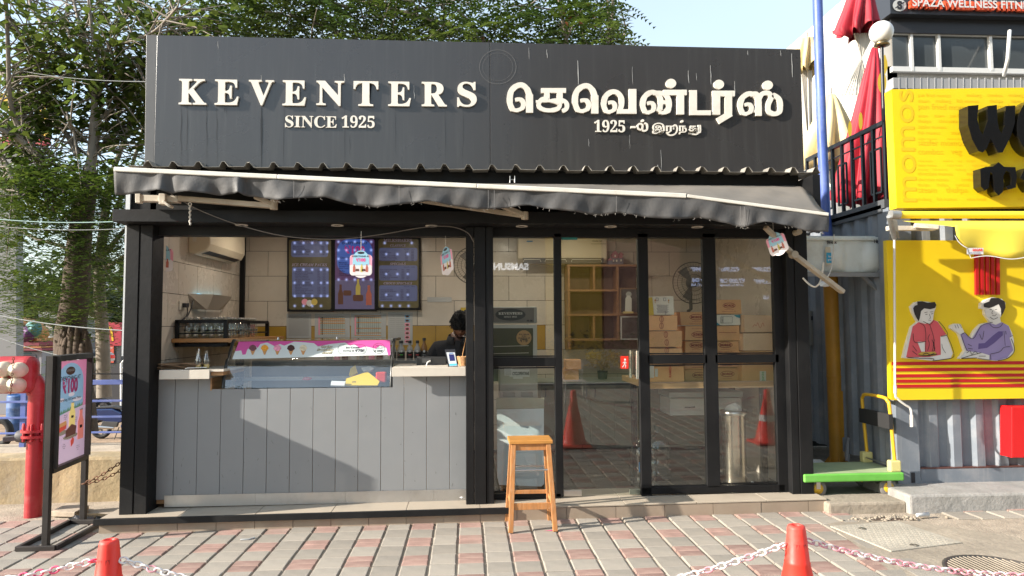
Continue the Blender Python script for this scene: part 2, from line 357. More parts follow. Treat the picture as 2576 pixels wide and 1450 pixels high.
b = MB(); b.box((-2.74, BW + .08, .1), (2.98, BW + .13, 3.05)); b.box((-2.74, .05, .15), (-2.69, BW + .08, 3.05)); b.build('outer_skin', black, kiosk)
def post(x0, x1, yf, yb, z0, z1, lean=0):
    b = MB(); b.box((x0, yf, z0), (x1, yb, z1)); b.build('post', black, kiosk, bev=.004)
PF = -.155
post(-2.80, -2.695, PF, .06, ptop(-2.7), 2.56); post(-2.690, -2.59, PF + .004, .06, ptop(-2.7), 2.56)
post(-.018, .05, PF + .02, .05, ptop(0), 2.56); post(.054, .15, PF + .015, .05, ptop(0), 2.56); post(.154, .215, PF + .022, .05, ptop(0), 2.56)
post(2.80, 2.87, PF + .06, .08, ptop(2.8), 2.56); post(2.874, 2.99, PF + .055, .08, ptop(2.8), 2.56)
b = MB(); b.box((-2.80, -.02, 2.49), (2.99, .07, 2.62)); b.build('lintel', black, kiosk, bev=.003)
b = MB(); b.box((-2.59, -.06, 2.488), (-.018, -.022, 2.60)); b.build('header_rail', black, kiosk, bev=.003)
zt, zb = PY(345, 527, -.3).z, PY(345, 558, -.3).z
b = MB(); b.box((-2.84, -.3, zb), (2.95, .02, zt)); b.build('soffit_beam', black, kiosk, bev=.003)
b = MB(); b.box((-2.74, -.02, zt - .002), (2.97, .06, 3.12)); b.build('fascia_backing', black, kiosk)
b = MB(); b.box((2.955, -.3, zb), (3.02, .3, 3.0)); b.build('end_cheek', black, kiosk)
trim = plain('cream_trim', (.6, .56, .48), .5)
for px in (592, 838, 1082, 1318, 1552, 1782):
    p = PZ(px, 559, zb); b = MB(); b.lathe((p.x, -.15, zb - .006), [(.026, .004), (.05, 0), (.052, .008)], 24); dl = b.build('downlight', trim, kiosk)
    b = MB(); b.lathe((p.x, -.15, zb - .002), [(0.0, 0), (.03, 0), (.03, .002)], 20); b.build('lens', plain('lens', (.35, .33, .3), .2), dl)
roofm = mat('roof_sheet', (.36, .34, .30), .45, .3, var=.25, vs=6, dirt=.5, dc=(.12, .08, .05), ds=8)
b = MB(); n0 = 29; xa, xb = -2.80, 3.10; pitch = (xb - xa) / n0; prof = []
for i in range(n0):
    x = xa + i * pitch
    prof += [(x, 0), (x + pitch * .62, 0), (x + pitch * .72, .042), (x + pitch * .84, .042)]
prof.append((xb, 0)); z0 = 3.062; random.seed(3)
v = []
for yy, zz in ((-.17, -.014), (1.0, .05)):
    for k, (x, h) in enumerate(prof): v.append((x, yy + (random.uniform(-.006, .006) if yy < 0 else 0), z0 + zz + h + (random.uniform(-.004, .004) if yy < 0 else 0)))
m_ = len(prof); b.add(v, [(i, i + 1, m_ + i + 1, m_ + i) for i in range(m_ - 1)]); b.build('roof', roofm, kiosk, solid=.0025)

panelm = bpy.data.materials.new('fascia_grey'); panelm.use_nodes = True; t = panelm.node_tree; N = t.nodes; L = t.links; p = N['Principled BSDF']
tc = N.new('ShaderNodeTexCoord'); mp = N.new('ShaderNodeMapping'); mp.inputs['Scale'].default_value = (7, 7, .25); L.new(tc.outputs['Object'], mp.inputs[0])
n1 = N.new('ShaderNodeTexNoise'); n1.inputs['Scale'].default_value = 3; n1.inputs['Detail'].default_value = 8; n1.inputs['Roughness'].default_value = .7; L.new(mp.outputs[0], n1.inputs[0])
n2 = N.new('ShaderNodeTexNoise'); n2.inputs['Scale'].default_value = 1.3; n2.inputs['Detail'].default_value = 6; L.new(tc.outputs['Object'], n2.inputs[0])
ra = N.new('ShaderNodeMapRange'); ra.inputs[1].default_value = .5; ra.inputs[2].default_value = .8; ra.inputs[4].default_value = .45; L.new(n1.outputs[0], ra.inputs[0])
m1 = N.new('ShaderNodeMix'); m1.data_type = 'RGBA'; m1.inputs[6].default_value = (.034, .032, .031, 1); m1.inputs[7].default_value = (.075, .075, .07, 1); L.new(ra.outputs[0], m1.inputs[0])
L.new(m1.outputs[2], p.inputs['Base Color']); rb = N.new('ShaderNodeMapRange'); rb.inputs[3].default_value = .22; rb.inputs[4].default_value = .34; p.inputs['Specular IOR Level'].default_value = .8; L.new(n2.outputs[0], rb.inputs[0]); L.new(rb.outputs[0], p.inputs['Roughness'])
sign = thing('fascia_sign', 'wide dark grey fascia board with raised cream English and Tamil letters on the kiosk', 'sign', (0, -.05, 3.08))
SP = wall(-.05)
zt1, zb1 = 4.205, 3.07
def panel(xs0, xs1):
    b = MB(); b.hexa([(xs0, -.05, zb1), (xs1, -.05, zb1), (xs1, -.05, zt1), (xs0, -.05, zt1), (xs0, .30, zb1), (xs1, .30, zb1), (xs1, .30, zt1), (xs0, .30, zt1)]); b.build('sign_panel', panelm, sign, bev=.002)
xl, xm, xr = SP.at(395, 97).x, SP.at(1233, 250).x, SP.at(2016, 200).x
panel(xl, xm - .002); panel(xm + .002, xr)
b = MB(); b.hexa([(SP.at(364, 400).x, -.05, zb1), (xl - .0006, -.05, zb1), (xl - .0006, -.05, zt1), (SP.at(368, 97).x, -.05, zt1), (SP.at(364, 400).x, .3, zb1), (xl - .0006, .3, zb1), (xl - .0006, .3, zt1), (SP.at(368, 97).x, .3, zt1)])
b.build('end_panel', mat('fascia_end', (.1, .1, .1), .4, var=.1), sign, bev=.002)
letm = mat('letter_cream', (.74, .70, .62), .35, var=.06, dirt=.3, dc=(.4, .36, .28), ds=6)
for ch, x0, x1, y0, y1 in (('K', 452, 521, 201, 265), ('E', 542, 602, 202.5, 266), ('V', 627, 690, 203.5, 267), ('E', 712, 771, 204.5, 267.5), ('N', 797, 866, 205.5, 268), ('T', 890, 952, 206.5, 268.5), ('E', 977, 1034, 207.5, 269), ('R', 1061, 1124, 208.5, 269.5), ('S', 1150, 1199, 208, 271)):
    b = MB(); vs, fs = glyphs(BOLD[ch], .010, .0, 'LEFT', 8); xs = [v.x for v in vs]; ys = [v.y for v in vs]
    vs, fs = glyphs(BOLD[ch], .010, .02, 'LEFT', 8)
    o = SP.at(x0, y1, .014); q = SP.at(x1, y1, .032); tp = SP.at(x0, y0, .032); sx = (q - o).length / (max(xs) - min(xs)); sy = (tp.z - o.z) / (max(ys) - min(ys))
    b.add([(o.x + (v.x - min(xs)) * sx, o.y - v.z * .5, o.z + (v.y - min(ys)) * sy) for v in vs], fs); b.build('letter', letm, sign)
def words(txt, x0, x1, yb, cap, off=.004):
    tot = glyphs(serif(txt), off, 0, 'LEFT', 6)[0]; wx = max(v.x for v in tot) - min(v.x for v in tot); b = MB()
    SP.text(b, serif(txt), x0, yb, cap, off=off, ext=.03, h=.010, wid=x1 - x0); return b
words('SINCE', 718, 846, 321, 30).build('lettering', letm, sign); words('1925', 860, 942, 322, 30).build('lettering', letm, sign)
words('1925', 1495, 1573, 333, 30).build('lettering', letm, sign)
b = MB(); SP.slab(b, 1586, 319, 1598, 324, 0, .02); b.build('lettering', letm, sign)
def T(p): return (1194.9 + p[0] * .3469, 125.8 + p[1] * .3469)
def tl(strokes, w, hh=.022, nm='letter', jit=0):
    b = MB()
    for i, st in enumerate(strokes):
        ww = w
        if isinstance(st, tuple): st, ww = st
        SP.line(b, [T(p) for p in st], [q * .3469 * .9 for q in ww] if isinstance(ww, list) else ww * .3469, h=hh + i * .0004, sm=5 if len(st) > 2 else 0, d=.02)
    return b
def dot(b, x, y, r=37):
    c = T((x, y)); SP.cut(b, [(c[0] + r * .3469 * math.cos(-i * math.tau / 28), c[1] + r * .3469 * .9 * math.sin(-i * math.tau / 28)) for i in range(28)], .002, .022)
def ke(x, y):           # the hook vowel sign
    return [([(x + 62, y + 130), (x + 45, y + 155), (x + 66, y + 175), (x + 98, y + 150), (x + 92, y + 118), (x + 58, y + 112), (x + 28, y + 150), (x + 50, y + 192), (x + 92, y + 198), (x + 112, y + 170)][6:10], 1),]
def hook(x, y):
    outer = [(x + 88, y + 205), (x + 45, y + 195), (x + 24, y + 140), (x + 32, y + 68), (x + 72, y + 28), (x + 115, y + 22), (x + 150, y + 52), (x + 166, y + 95)]
    return [(outer, [30, 42, 48, 46, 42, 42, 46, 52]), ([(x + 166, y + 90), (x + 166, y + 221)], 52), ([(x + 72, y + 205), (x + 112, y + 188), (x + 122, y + 150), (x + 98, y + 125), (x + 62, y + 128)], [30, 38, 38, 30, 26])]
tl(hook(228, 240), 42).build('letter', letm, sign)
tl([([(478, 300), (658, 300)], 34), ([(520, 310), (520, 380)], 40), ([(612, 310), (612, 395)], 44), ([(440, 380), (560, 375), (630, 372), (662, 395), (660, 432), (630, 450)], [20, 34, 34, 36, 34, 22]),
    ([(560, 375), (610, 395), (600, 430), (550, 444), (500, 440), (466, 420), (462, 390), (490, 362), (530, 365)], [30, 34, 36, 32, 34, 36, 36, 34, 30])], 40).build('letter', letm, sign)
tl(hook(700, 246), 42).build('letter', letm, sign)
def va(x, y, ex=0):
    return [([(x + 72, y + 168), (x + 40, y + 160), (x + 22, y + 110), (x + 38, y + 52), (x + 82, y + 22), (x + 122, y + 30), (x + 150, y + 66), (x + 150, y + 120), (x + 135, y + 162)], [30, 40, 46, 42, 38, 40, 42, 42, 40]),
            ([(x + 60, y + 168), (x + 96, y + 152), (x + 104, y + 120), (x + 84, y + 98), (x + 54, y + 102)], [28, 34, 36, 28, 24])]
tl(va(908, 288) + [([(1025, 452), (1168, 452)], 32), ([(1139, 290), (1139, 460)], 54)], 42).build('letter', letm, sign)
b = tl(va(1190, 292) + [([(1290, 320), (1330, 318), (1375, 330), (1400, 370), (1402, 420), (1375, 455)], [34, 36, 40, 42, 42, 36]), ([(1330, 460), (1352, 462), (1398, 448), (1395, 400), (1372, 385), (1345, 395), (1342, 440)], [20, 30, 36, 34, 30, 30, 34]), ([(1360, 315), (1530, 315)], 38), ([(1484, 310), (1484, 474)], 54)], 42); dot(b, 1417, 249); b.build('letter', letm, sign)
tl([([(1577, 298), (1577, 478)], 54), ([(1560, 461), (1705, 461)], 34)], 40).build('letter', letm, sign)
b = tl([([(1716, 322), (1878, 322)], 40), ([(1745, 305), (1745, 475)], 54), ([(1832, 310), (1832, 478)], 52), ([(1850, 465), (1755, 522)], 46)], 40); dot(b, 1763, 256); b.build('letter', letm, sign)
b = tl(va(1895, 302) + [([(1990, 330), (2030, 325), (2048, 360), (2050, 420), (2050, 484)], [36, 40, 48, 50, 50]), ([(2050, 370), (2075, 325), (2120, 320), (2140, 350), (2120, 400), (2122, 450), (2160, 470), (2200, 455), (2206, 410), (2195, 360), (2150, 330)], [38, 36, 40, 42, 40, 40, 36, 40, 44, 40, 26])], 42); dot(b, 2116, 262); b.build('letter', letm, sign)
sm_ = tl([([(1200, 585), (1180, 575), (1178, 550), (1195, 540), (1212, 552), (1210, 585), (1225, 592), (1244, 580), (1244, 545), (1225, 535)], 13), ([(1195, 585), (1212, 572), (1205, 562)], 10)], 13, .02); dot(sm_, 1212, 518, 11); sm_.build('lettering', letm, sign)
b = MB()
for ch_, xa_, xb2, yb_ in (('இ', 1282, 1372, 590), ('ர', 1382, 1440, 592), ('ந', 1476, 1532, 592), ('த', 1548, 1606, 592)):
    p_ = T((xa_, yb_)); q_ = T((xb2, yb_)); vs, fs = glyphs(ch_, .02, .02, 'LEFT', 5); xs_ = [v.x for v in vs]; ys_ = [v.y for v in vs]; o_ = SP.at(*p_, .010); kx_ = (SP.at(*q_) - SP.at(*p_)).length / (max(xs_) - min(xs_)); ky_ = (SP.at(*p_).z - SP.at(p_[0], p_[1] + 14).z) / .60
    b.add([(o_.x + (v.x - min(xs_)) * kx_, o_.y - v.z * .4, o_.z + v.y * ky_) for v in vs], fs)
b.build('lettering', letm, sign)
b = tl([([(1384, 600), (1410, 622), (1448, 612), (1464, 580), (1456, 552), (1440, 552), (1436, 580)], 11), ([(1562, 612), (1600, 616), (1620, 604)], 10), ([(1618, 548), (1618, 604)], 11), ([(1600, 600), (1630, 600), (1630, 548)], 9)], 11, .014)
dot(b, 1497, 523, 10); b.build('lettering', letm, sign)
gh = plain('scuff', (.10, .10, .10), .6); sc = plain('bird_streak', (.34, .34, .33), .7)
b = MB(); c = T((165, 125)); SP.line(b, [(c[0] + 46 * math.cos(a * math.tau / 30), c[1] + 43 * math.sin(a * math.tau / 30)) for a in range(31)], 1.6, h=.0025); SP.line(b, [(c[0] + 38 * math.cos(a * math.tau / 30), c[1] + 35 * math.sin(a * math.tau / 30)) for a in range(31)], .8, h=.0025)
b.build('ghost_mark', gh, sign)
b = MB()
random.seed(5)
for x, y, l, w in ((1453, 153, 60, 2.6), (1375, 125, 22, 1.6), (1590, 168, 45, 1), (1731, 178, 32, 2), (1751, 185, 18, 1.2), (1787, 165, 48, 2), (1847, 205, 34, 1.6), (1991, 135, 60, 2.4), (1880, 128, 12, 1.5), (1963, 128, 14, 1.6), (866, 187, 26, 1.6), (1041, 215, 34, 1.8), (657, 190, 22, 1.2), (548, 105, 18, 1), (1662, 378, 50, 1.2), (1480, 350, 20, 1), (1583, 340, 35, .8), (1654, 415, 12, 2.4), (1330, 120, 30, 1)):
    pts = [(x + random.uniform(-.6, .6) + i * .4, y + l * i / 4) for i in range(5)]; SP.line(b, pts, [w * .6, w, w * .8, w * .4], h=.003)
b.build('streak', sc, sign, kind='stuff')
drk = plain('run_stain', (.012, .012, .012), .35)
b = MB()
for x, y, l, w in ((456, 267, 150, 1.2), (471, 267, 155, 1), (520, 267, 155, 1.4), (546, 268, 152, 1), (658, 270, 150, 5), (714, 268, 155, .9), (867, 270, 150, 1), (880, 340, 60, .7), (995, 270, 120, .8), (1120, 272, 150, .8), (565, 268, 18, 1), (570, 268, 26, .8), (1165, 272, 150, .7), (1400, 300, 120, .7), (1560, 345, 60, .7)):
    pts = [(x + random.uniform(-1.2, 1.2) * (0 if w > 3 else 1), y + l * i / 7) for i in range(8)]; SP.line(b, pts, [w * .5, w, w * .9, w * .5, w * .3, w * .3], h=.0022, sm=2)
b.build('run_stain', drk, sign, kind='stuff')

for lx in (-1.9, -.7, .5, 1.3):
    b = MB(); b.lathe((lx, 1.1, 2.79), [(.001, 0), (.055, 0), (.055, .008)], 16); b.build('ceiling_lamp', plain('lamp_lit', (.9, .85, .7), .5, emit=(1, .88, .7), es=3), kiosk)
    al = bpy.data.lights.new('ceiling_lamp_light', 'AREA'); al.shape = 'DISK'; al.size = .12; al.energy = 2.6; al.color = (1, .9, .76); ao = bpy.data.objects.new('ceiling_lamp_light', al); COL.objects.link(ao); ao.location = (lx, 1.1, 2.78)
def q4(b, Y, x0, y0, x1, y1, d, y0b=None, y1b=None, mi=0):      # box whose front face fills photo corners on plane Y
    y0b = y0 if y0b is None else y0b; y1b = y1 if y1b is None else y1b
    f = [PY(x0, y1, Y), PY(x1, y1b, Y), PY(x1, y0b, Y), PY(x0, y0, Y)]; b.hexa(f + [p + Vector((0, d, 0)) for p in f]); return b
pan = mat('grey_laminate', (.225, .235, .24), .38, var=.04, vs=2, dirt=.12, dc=(.3, .28, .25), ds=3, bump=.03, bs=12)
FY = .02; FP = wall(FY)
def ztop(x): return 978
xs = [395, 438] + [438 + 57.9 * i for i in range(1, 12)] + [1131.5, 1178]; xs = sorted(set(round(v, 1) for v in xs))
xs = [395, 438, 496, 554, 613, 671, 729, 787, 844, 901, 958, 1016, 1073, 1131, 1178]
for a, c in zip(xs, xs[1:]):
    A, C_ = FP.at(a, 1100), FP.at(c, 1100); x0, x1 = A.x + .0018, C_.x - .0018; top = FP.at(700, 978).z; zb_ = FP.at(a, 1249 - (a - 400) * .022).z - .03
    def pnl(xa, xb_, zt_):
        b = MB(); b.box((xa, FY, zb_), (xb_, FY + .012, zt_)); b.build('counter_panel', pan, kiosk, bev=.0015, seg=1)
    e1, e2 = FP.at(533, 960).x, FP.at(988, 960).x; hi = FP.at(300, 950).z + .03
    if x1 <= e1 or x0 >= e2: pnl(x0, x1, hi)
    elif x0 < e1 < x1: b = MB(); b.prism([(x0, FY, zb_), (x1, FY, zb_), (x1, FY, top), (e1, FY, top), (e1, FY, hi), (x0, FY, hi)], (0, .012, 0)); b.build('counter_panel', pan, kiosk)
    elif x0 < e2 < x1: b = MB(); b.prism([(x0, FY, zb_), (x1, FY, zb_), (x1, FY, hi), (e2, FY, hi), (e2, FY, top), (x0, FY, top)], (0, .012, 0)); b.build('counter_panel', pan, kiosk)
    else: pnl(x0, x1, top)
woodm = mat('raw_plywood', (.34, .19, .085), .6, var=.3, vs=2, stretch=(1, 1, 14), bump=.1, bs=30)
b = MB(); b.box((-2.6, FY + .013, .25), (-.02, FY + .03, FP.at(700, 979.5).z)); b.build('counter_backing', woodm, kiosk)
b = MB(); b.box((FP.at(533, 970).x - .012, FY - .004, FP.at(700, 978).z - .01), (FP.at(533, 970).x, FY + .45, FP.at(533, 952).z)); b.build('cut_edge', woodm, kiosk)
b = MB(); random.seed(6)
for i in range(46): x_ = random.uniform(410, 1165); y_ = random.choice((random.uniform(1150, 1240), random.uniform(1000, 1240))); a_ = random.uniform(-.6, .6); l_ = random.uniform(2, 9); FP.line(b, [(x_, y_), (x_ + l_ * a_, y_ + l_)], random.uniform(.5, 1.3), h=.0012)
b.build('scuffs', plain('scuff_grey', (.13, .13, .125), .6), kiosk, kind='stuff')
kp = mat('kick_plate', (.50, .49, .47), .32, .9, var=.1, vs=1.5, bump=.15, bs=4, dirt=.3, dc=(.3, .26, .2), ds=5)
KY = .012
for i, (x0, x1) in enumerate(((413, 642), (642.6, 868), (868.6, 1091), (1091.6, 1176))):
    b = MB(); a0, a1 = 1247.5 - (x0 - 400) * .0215, 1247.5 - (x1 - 400) * .0215; q4(b, KY, x0, a0, x1, a0 + 29, .006, a1, a1 + 29); o = b.build('kick_plate', kp, kiosk)
    b = MB()
    for rx in (x0 + 6, x0 + 60, x1 - 60, x1 - 6):
        for ry in (5, 24): p = PY(rx, a0 + (rx - x0) / (x1 - x0) * (a1 - a0) + ry, KY); b.lathe((p.x, p.y, p.z), [(.004, 0), (.003, .002)], 8, (0, -1, 0))
    b.build('rivets', steel, o, kind='stuff')
ctop = mat('counter_laminate', (.60, .55, .47), .3, var=.05, dirt=.25, dc=(.4, .34, .26), ds=6)
CYF = -.078
for nm, x0, x1, yt, yb in (('left', 400, 527, 930.5, 955), ('right', 985.5, 1176, 923.5, 948)):
    b = MB(); A, B_ = PY(x0, yb, CYF), PY(x1, yt, CYF); zt_, zb_ = B_.z, A.z; b.box((max(A.x, -2.588), CYF, zb_), (min(B_.x, -.02), CYF + .016, zt_)); b.box((max(A.x, -2.588), CYF + .0165, zt_ - .018), (min(B_.x, -.02) + (.11 if nm == 'left' else 0), .5, zt_)); b.build('counter_top', ctop, kiosk, bev=.002)
    CZT = zt_
    if nm == 'left': CZL = zt_; b = MB(); b.box((B_.x + .002, CYF + .03, zt_ - .05), (B_.x + .1, .48, zt_ - .019)); b.build('counter_core', woodm, kiosk)

glass = glassmat('shop_glass', (.96, .975, .955), 0, 1.5, haze=.015, hz=(.45, .42, .34), add=.05)
frm = black
def fbox(x0, y0, x1, y1, yf=-.02, yb=.035, name='frame', par=None):
    A, B_ = PY(x0, y1, 0), PY(x1, y0, 0); b = MB(); b.box((A.x, yf, A.z), (B_.x, yb, B_.z)); return b.build(name, frm, par or kiosk, bev=.004)
def win(x0, x1, yt, ym0, ym1, yb, fb):
    A, B_ = PY(x0, yb, 0), PY(x1, yt, 0)
    for (ya, yc) in ((yt, ym0), (ym1, yb)):
        w0, w1 = PY(x0, yc, 0), PY(x1, ya, 0); pg = MB(); pg.box((A.x, .004, w0.z), (B_.x, .010, w1.z)); pg.build('glass_pane', glass, kiosk)
        g = MB()
        for (p, q) in (((A.x + .006, w0.z), (A.x + .006, w1.z)), ((B_.x - .006, w0.z), (B_.x - .006, w1.z)), ((A.x, w0.z + .006), (B_.x, w0.z + .006)), ((A.x, w1.z - .006), (B_.x, w1.z - .006))): g.bar((p[0], -.004, p[1]), (q[0], -.004, q[1]), .012)
        g.build('glazing_bead', frm, kiosk)
    fbox(x0, ym0, x1, ym1, name='transom')
win(1239, 1398, 591, 899, 923, 1240, 0); win(1628, 1778, 591, 892, 916, 1226, 0); win(1797, 1957, 591, 891, 914, 1219, 0)
fbox(1398, 588, 1411, 1250, name='mullion'); fbox(1613, 588, 1628, 1247, name='mullion'); fbox(1778, 588, 1797, 1226, name='mullion'); fbox(1957, 588, 1980, 1240, name='mullion')
fbox(1239, 1240, 1411, 1256, name='bottom_rail'); b = MB(); A, B_ = PY(1613, 1246, 0), PY(1975, 1222, 0); q4(b, -.02, 1613, 1227, 1975, 1245, .05, 1219, 1237); b.build('bottom_rail', frm, kiosk, bev=.003)
door = thing('glass_door', 'clear glass shop door with steel bar handle and red walking figure sticker', 'door', (.95, .02, .26))
A, B_ = PY(1411, 1247, .03), PY(1613, 592, .03); b = MB(); b.box((A.x, .022, A.z), (B_.x, .034, B_.z)); b.build('glass_pane', glass, door)
DP = wall(.02)
b = MB(); DP.slab(b, 1418, 1233, 1463, 1248, 0, .012); b.build('patch_fitting', steel, door, bev=.002)
b = MB(); DP.slab(b, 1412, 589, 1452, 604, 0, .012); b.build('closer_cover', plain('teal_plastic', (.03, .22, .2), .4), door, bev=.003)
b = MB(); DP.slab(b, 1583, 1231, 1612, 1244, 0, .01); b.build('patch_fitting', mat('dull_fitting', (.12, .13, .10), .3), door, bev=.002)
b = MB(); pa, pb = DP.at(1599, 882, .06), DP.at(1599, 952, .06); b.tube([pa, pb], .0155, 14); 
for yy in (888, 946): b.tube([DP.at(1599, yy, .0), DP.at(1599, yy, .06)], .009, 8)
b.build('handle', mat('chrome', (.75, .75, .74), .12, 1.), door)
b = MB(); pa, pb = DP.at(1590, 882, -.05), DP.at(1590, 952, -.05); b.tube([pa, pb], .0155, 14); b.build('handle', MATS['chrome'], door)
redst = plain('red_sticker', (.75, .03, .015), .4)
b = MB(); DP.cut(b, rrect(1561, 896, 1581, 928, 2), .001, .003); st = b.build('sticker', redst, door)
b = MB(); DP.disc(b, 1572, 905, 2.6, h=.004); DP.line(b, [(1572, 909), (1571, 916)], 3.6, h=.004); DP.line(b, [(1571, 916), (1574, 920), (1573, 925)], 2, h=.004); DP.line(b, [(1571, 916), (1568, 921), (1565, 924)], 2, h=.004); DP.line(b, [(1571, 910), (1566, 914)], 1.4, h=.004); DP.line(b, [(1572, 910), (1576, 914)], 1.4, h=.004); b.build('figure', white, st)

aw = thing('awning', 'sagging black fabric awning with white front bar across the kiosk front', 'awning', (0, -.3, 2.95))
fab = mat('awning_fabric', (.060, .060, .060), .6, var=.35, vs=3.5, bump=.7, bs=6, dirt=.35, dc=(.13, .12, .11), ds=3)
fabt = mat('awning_top', (.15, .135, .115), .8, var=.2, vs=2, bump=.2, bs=9, dirt=.3, dc=(.25, .22, .18), ds=3)
def bx(px): return -.52 - .24 * (px - 288) / 1797
def barpt(px):
    y = 427 + (px - 288) * (494 - 427) / (1725 - 288) if px < 1725 else 494 + (px - 1725) * (541 - 494) / (2084 - 1725); return PY(px, y, bx(px))
b = MB(); P0 = [barpt(x) for x in (290, 700, 1200, 1725)]; 
for p, q in zip(P0, P0[1:]): b.bar(p, q, .05, .036, up=(0, 0, 1))
b.build('front_bar', mat('bar_white', (.66, .64, .57), .35, var=.08, dirt=.4, dc=(.35, .3, .22), ds=6), aw, bev=.006)
b = MB(); b.bar(barpt(1727), barpt(2082), .045, .026); b.build('front_bar', MATS['bar_white'], aw, bev=.005)
bot = [(288, 490), (330, 488), (400, 479), (432, 487), (470, 484), (520, 488), (560, 492), (606, 488), (612, 492), (650, 497), (700, 506), (760, 500), (820, 498), (870, 512), (950, 522), (1020, 513), (1080, 508), (1130, 517), (1200, 528), (1260, 525), (1330, 518), (1380, 527), (1450, 535), (1500, 541), (1560, 536), (1640, 549), (1700, 553), (1760, 548), (1800, 557), (1870, 573), (1920, 560), (1990, 572), (2030, 585), (2082, 584)]
def by(px):
    for (a, c), (d, e) in zip(bot, bot[1:]):
        if a <= px <= d: return c + (e - c) * (px - a) / (d - a)
    return bot[-1][1]
random.seed(11); NX, NZ = 260, 9; vs = []
ph = [random.uniform(0, 6.3) for _ in range(6)]
for i in range(NX + 1):
    px = 288 + (2084 - 288) * i / NX; top = barpt(px); Yb = bx(px)
    for j in range(NZ + 1):
        f = j / NZ; y0 = CY; bp = PY(px, by(px) + (math.sin(px * .9) * .7 if j == NZ else 0), Yb); p = top.lerp(bp, f)
        fold = .016 * math.sin(px * .021 + ph[0] + f * 1.3) + .011 * math.sin(px * .052 + ph[1] - f * 2) + .005 * math.sin(px * .13 + ph[2] + f * 3)
        for c0, w0, a0 in ((408, 14, .05), (605, 10, .07), (430, 9, -.03), (540, 16, -.035), (618, 14, -.05), (700, 22, .02), (985, 20, .02), (1350, 26, -.02), (1880, 16, .03)): fold += a0 * math.exp(-((px - c0) / w0) ** 2)
        p = p + Vector((0, -.012 - fold * (.15 + f), 0)); vs.append(p)
b = MB(); b.add(vs, [(i * (NZ + 1) + j, (i + 1) * (NZ + 1) + j, (i + 1) * (NZ + 1) + j + 1, i * (NZ + 1) + j + 1) for i in range(NX) for j in range(NZ)], 0, True); b.build('valance', fab, aw, solid=.0015)
rz_ = PY(1700, 466, -.09).z; vs = []; NX, NZ = 90, 12
for i in range(NX + 1):
    px = 292 + (2082 - 292) * i / NX; top = barpt(px) + Vector((0, .01, .02)); xb_ = top.x * (1 - .0); fr_ = (px - 292) / 1790
    rx = -2.78 + (PY(2028, 470, -.09).x + 2.78) * fr_; rp = Vector((rx, -.09, rz_))
    for j in range(NZ + 1):
        f = j / NZ; p = rp.lerp(top, f); s_ = math.sin(math.pi * f) * (.012 + .022 * math.sin(px * .012 + 1) + .008 * math.sin(px * .041 + f * 5)); vs.append(p + Vector((0, 0, -abs(s_))))
b = MB(); b.add(vs, [(i * (NZ + 1) + j, (i + 1) * (NZ + 1) + j, (i + 1) * (NZ + 1) + j + 1, i * (NZ + 1) + j + 1) for i in range(NX) for j in range(NZ)], 0, True); b.build('canopy', fabt, aw, solid=.0015)
b = MB(); b.tube([(-2.78, -.07, rz_ - .03), (PY(2028, 470, -.09).x, -.07, rz_ - .03)], .035, 10); b.build('roller', MATS['cream_metal'], aw)
b = MB(); b.tube([PY(2030, 470, -.12), PY(2050, 468, -.12)], .02, 10); b.build('roller_end', white, aw)
q = lambda x, y, Y: PY(x, y, Y)
b = MB(); b.bar(q(352, 500, -.36), q(452, 503, -.36), .075, .05); b.build('bracket_bar', MATS['cream_metal'], aw, bev=.004)
b = MB(); b.bar(q(350, 489, -.38), q(350, 512, -.38), .04, .05); b.build('bracket', MATS['cream_metal'], aw, bev=.004); b = MB(); b.bar(q(412, 489, -.39), q(412, 516, -.39), .05, .07); b.bar(q(414, 508, -.40), q(432, 522, -.40), .07, .02); b.build('bracket', MATS['cream_metal'], aw, bev=.004)
arm = mat('arm_cream', (.42, .36, .27), .45, var=.15, dirt=.4, dc=(.2, .12, .07), ds=9)
b = MB(); b.bar(q(452, 500, -.40), q(690, 519, -.46), .06, .04); b.build('arm', arm, aw, bev=.004)
b = MB(); b.bar(q(640, 494, -.5), q(688, 516, -.46), .05, .035); b.build('arm', arm, aw, bev=.004)
b = MB(); b.lathe(q(689, 515, -.46) - Vector((0, 0, .04)), [(.03, 0), (.03, .08)], 10); b.build('elbow', arm, aw)
b = MB(); b.bar(q(1060, 505, -.30), q(1322, 544, -.46), .055, .035); b.build('arm', arm, aw, bev=.004)
b = MB(); b.bar(q(1255, 515, -.5), q(1322, 543, -.46), .05, .035); b.build('arm', arm, aw, bev=.004)
b = MB(); b.lathe(q(1320, 543, -.46) - Vector((0, 0, .03)), [(.03, 0), (.03, .06)], 10); b.build('elbow', arm, aw)
b = MB(); b.bar(q(1925, 572, -.62), q(1995, 640, -.5), .045, .03); b.bar(q(1995, 640, -.5), q(2120, 735, -.38), .05, .035); b.build('arm', arm, aw, bev=.005)
b = MB(); b.lathe(q(1996, 641, -.52), [(.03, -.03), (.03, .03)], 10, (0, 1, 0)); b.build('elbow', arm, aw); b = MB(); b.lathe(q(2005, 585, -.6), [(.025, -.04), (.025, .03)], 10, (0, 1, 0)); b.build('elbow', arm, aw)
st_ = plain('stitch_grey', (.16, .155, .15), .8); b = MB()
for px in (742, 1005, 1228, 1243, 1548, 1858, 1868): t0, t1 = barpt(px), PY(px, by(px), bx(px)); b.bar(t0 + Vector((0, -.034, -.03)), t1 + Vector((0, -.036, .004)), .004, .002)
b.build('seams', st_, aw, kind='stuff')
thr = plain('thread', (.6, .57, .5), .9)
random.seed(4); b = MB()
for k in range(70):
    px = random.uniform(640, 2070); p = PY(px, by(px), bx(px)) + Vector((0, -.02, 0)); l = random.choice((.01, .015, .02)); b.tube([p, p + Vector((random.uniform(-.01, .01), 0, -l * .5)), p + Vector((random.uniform(-.015, .015), 0, -l))], .0012, 4)
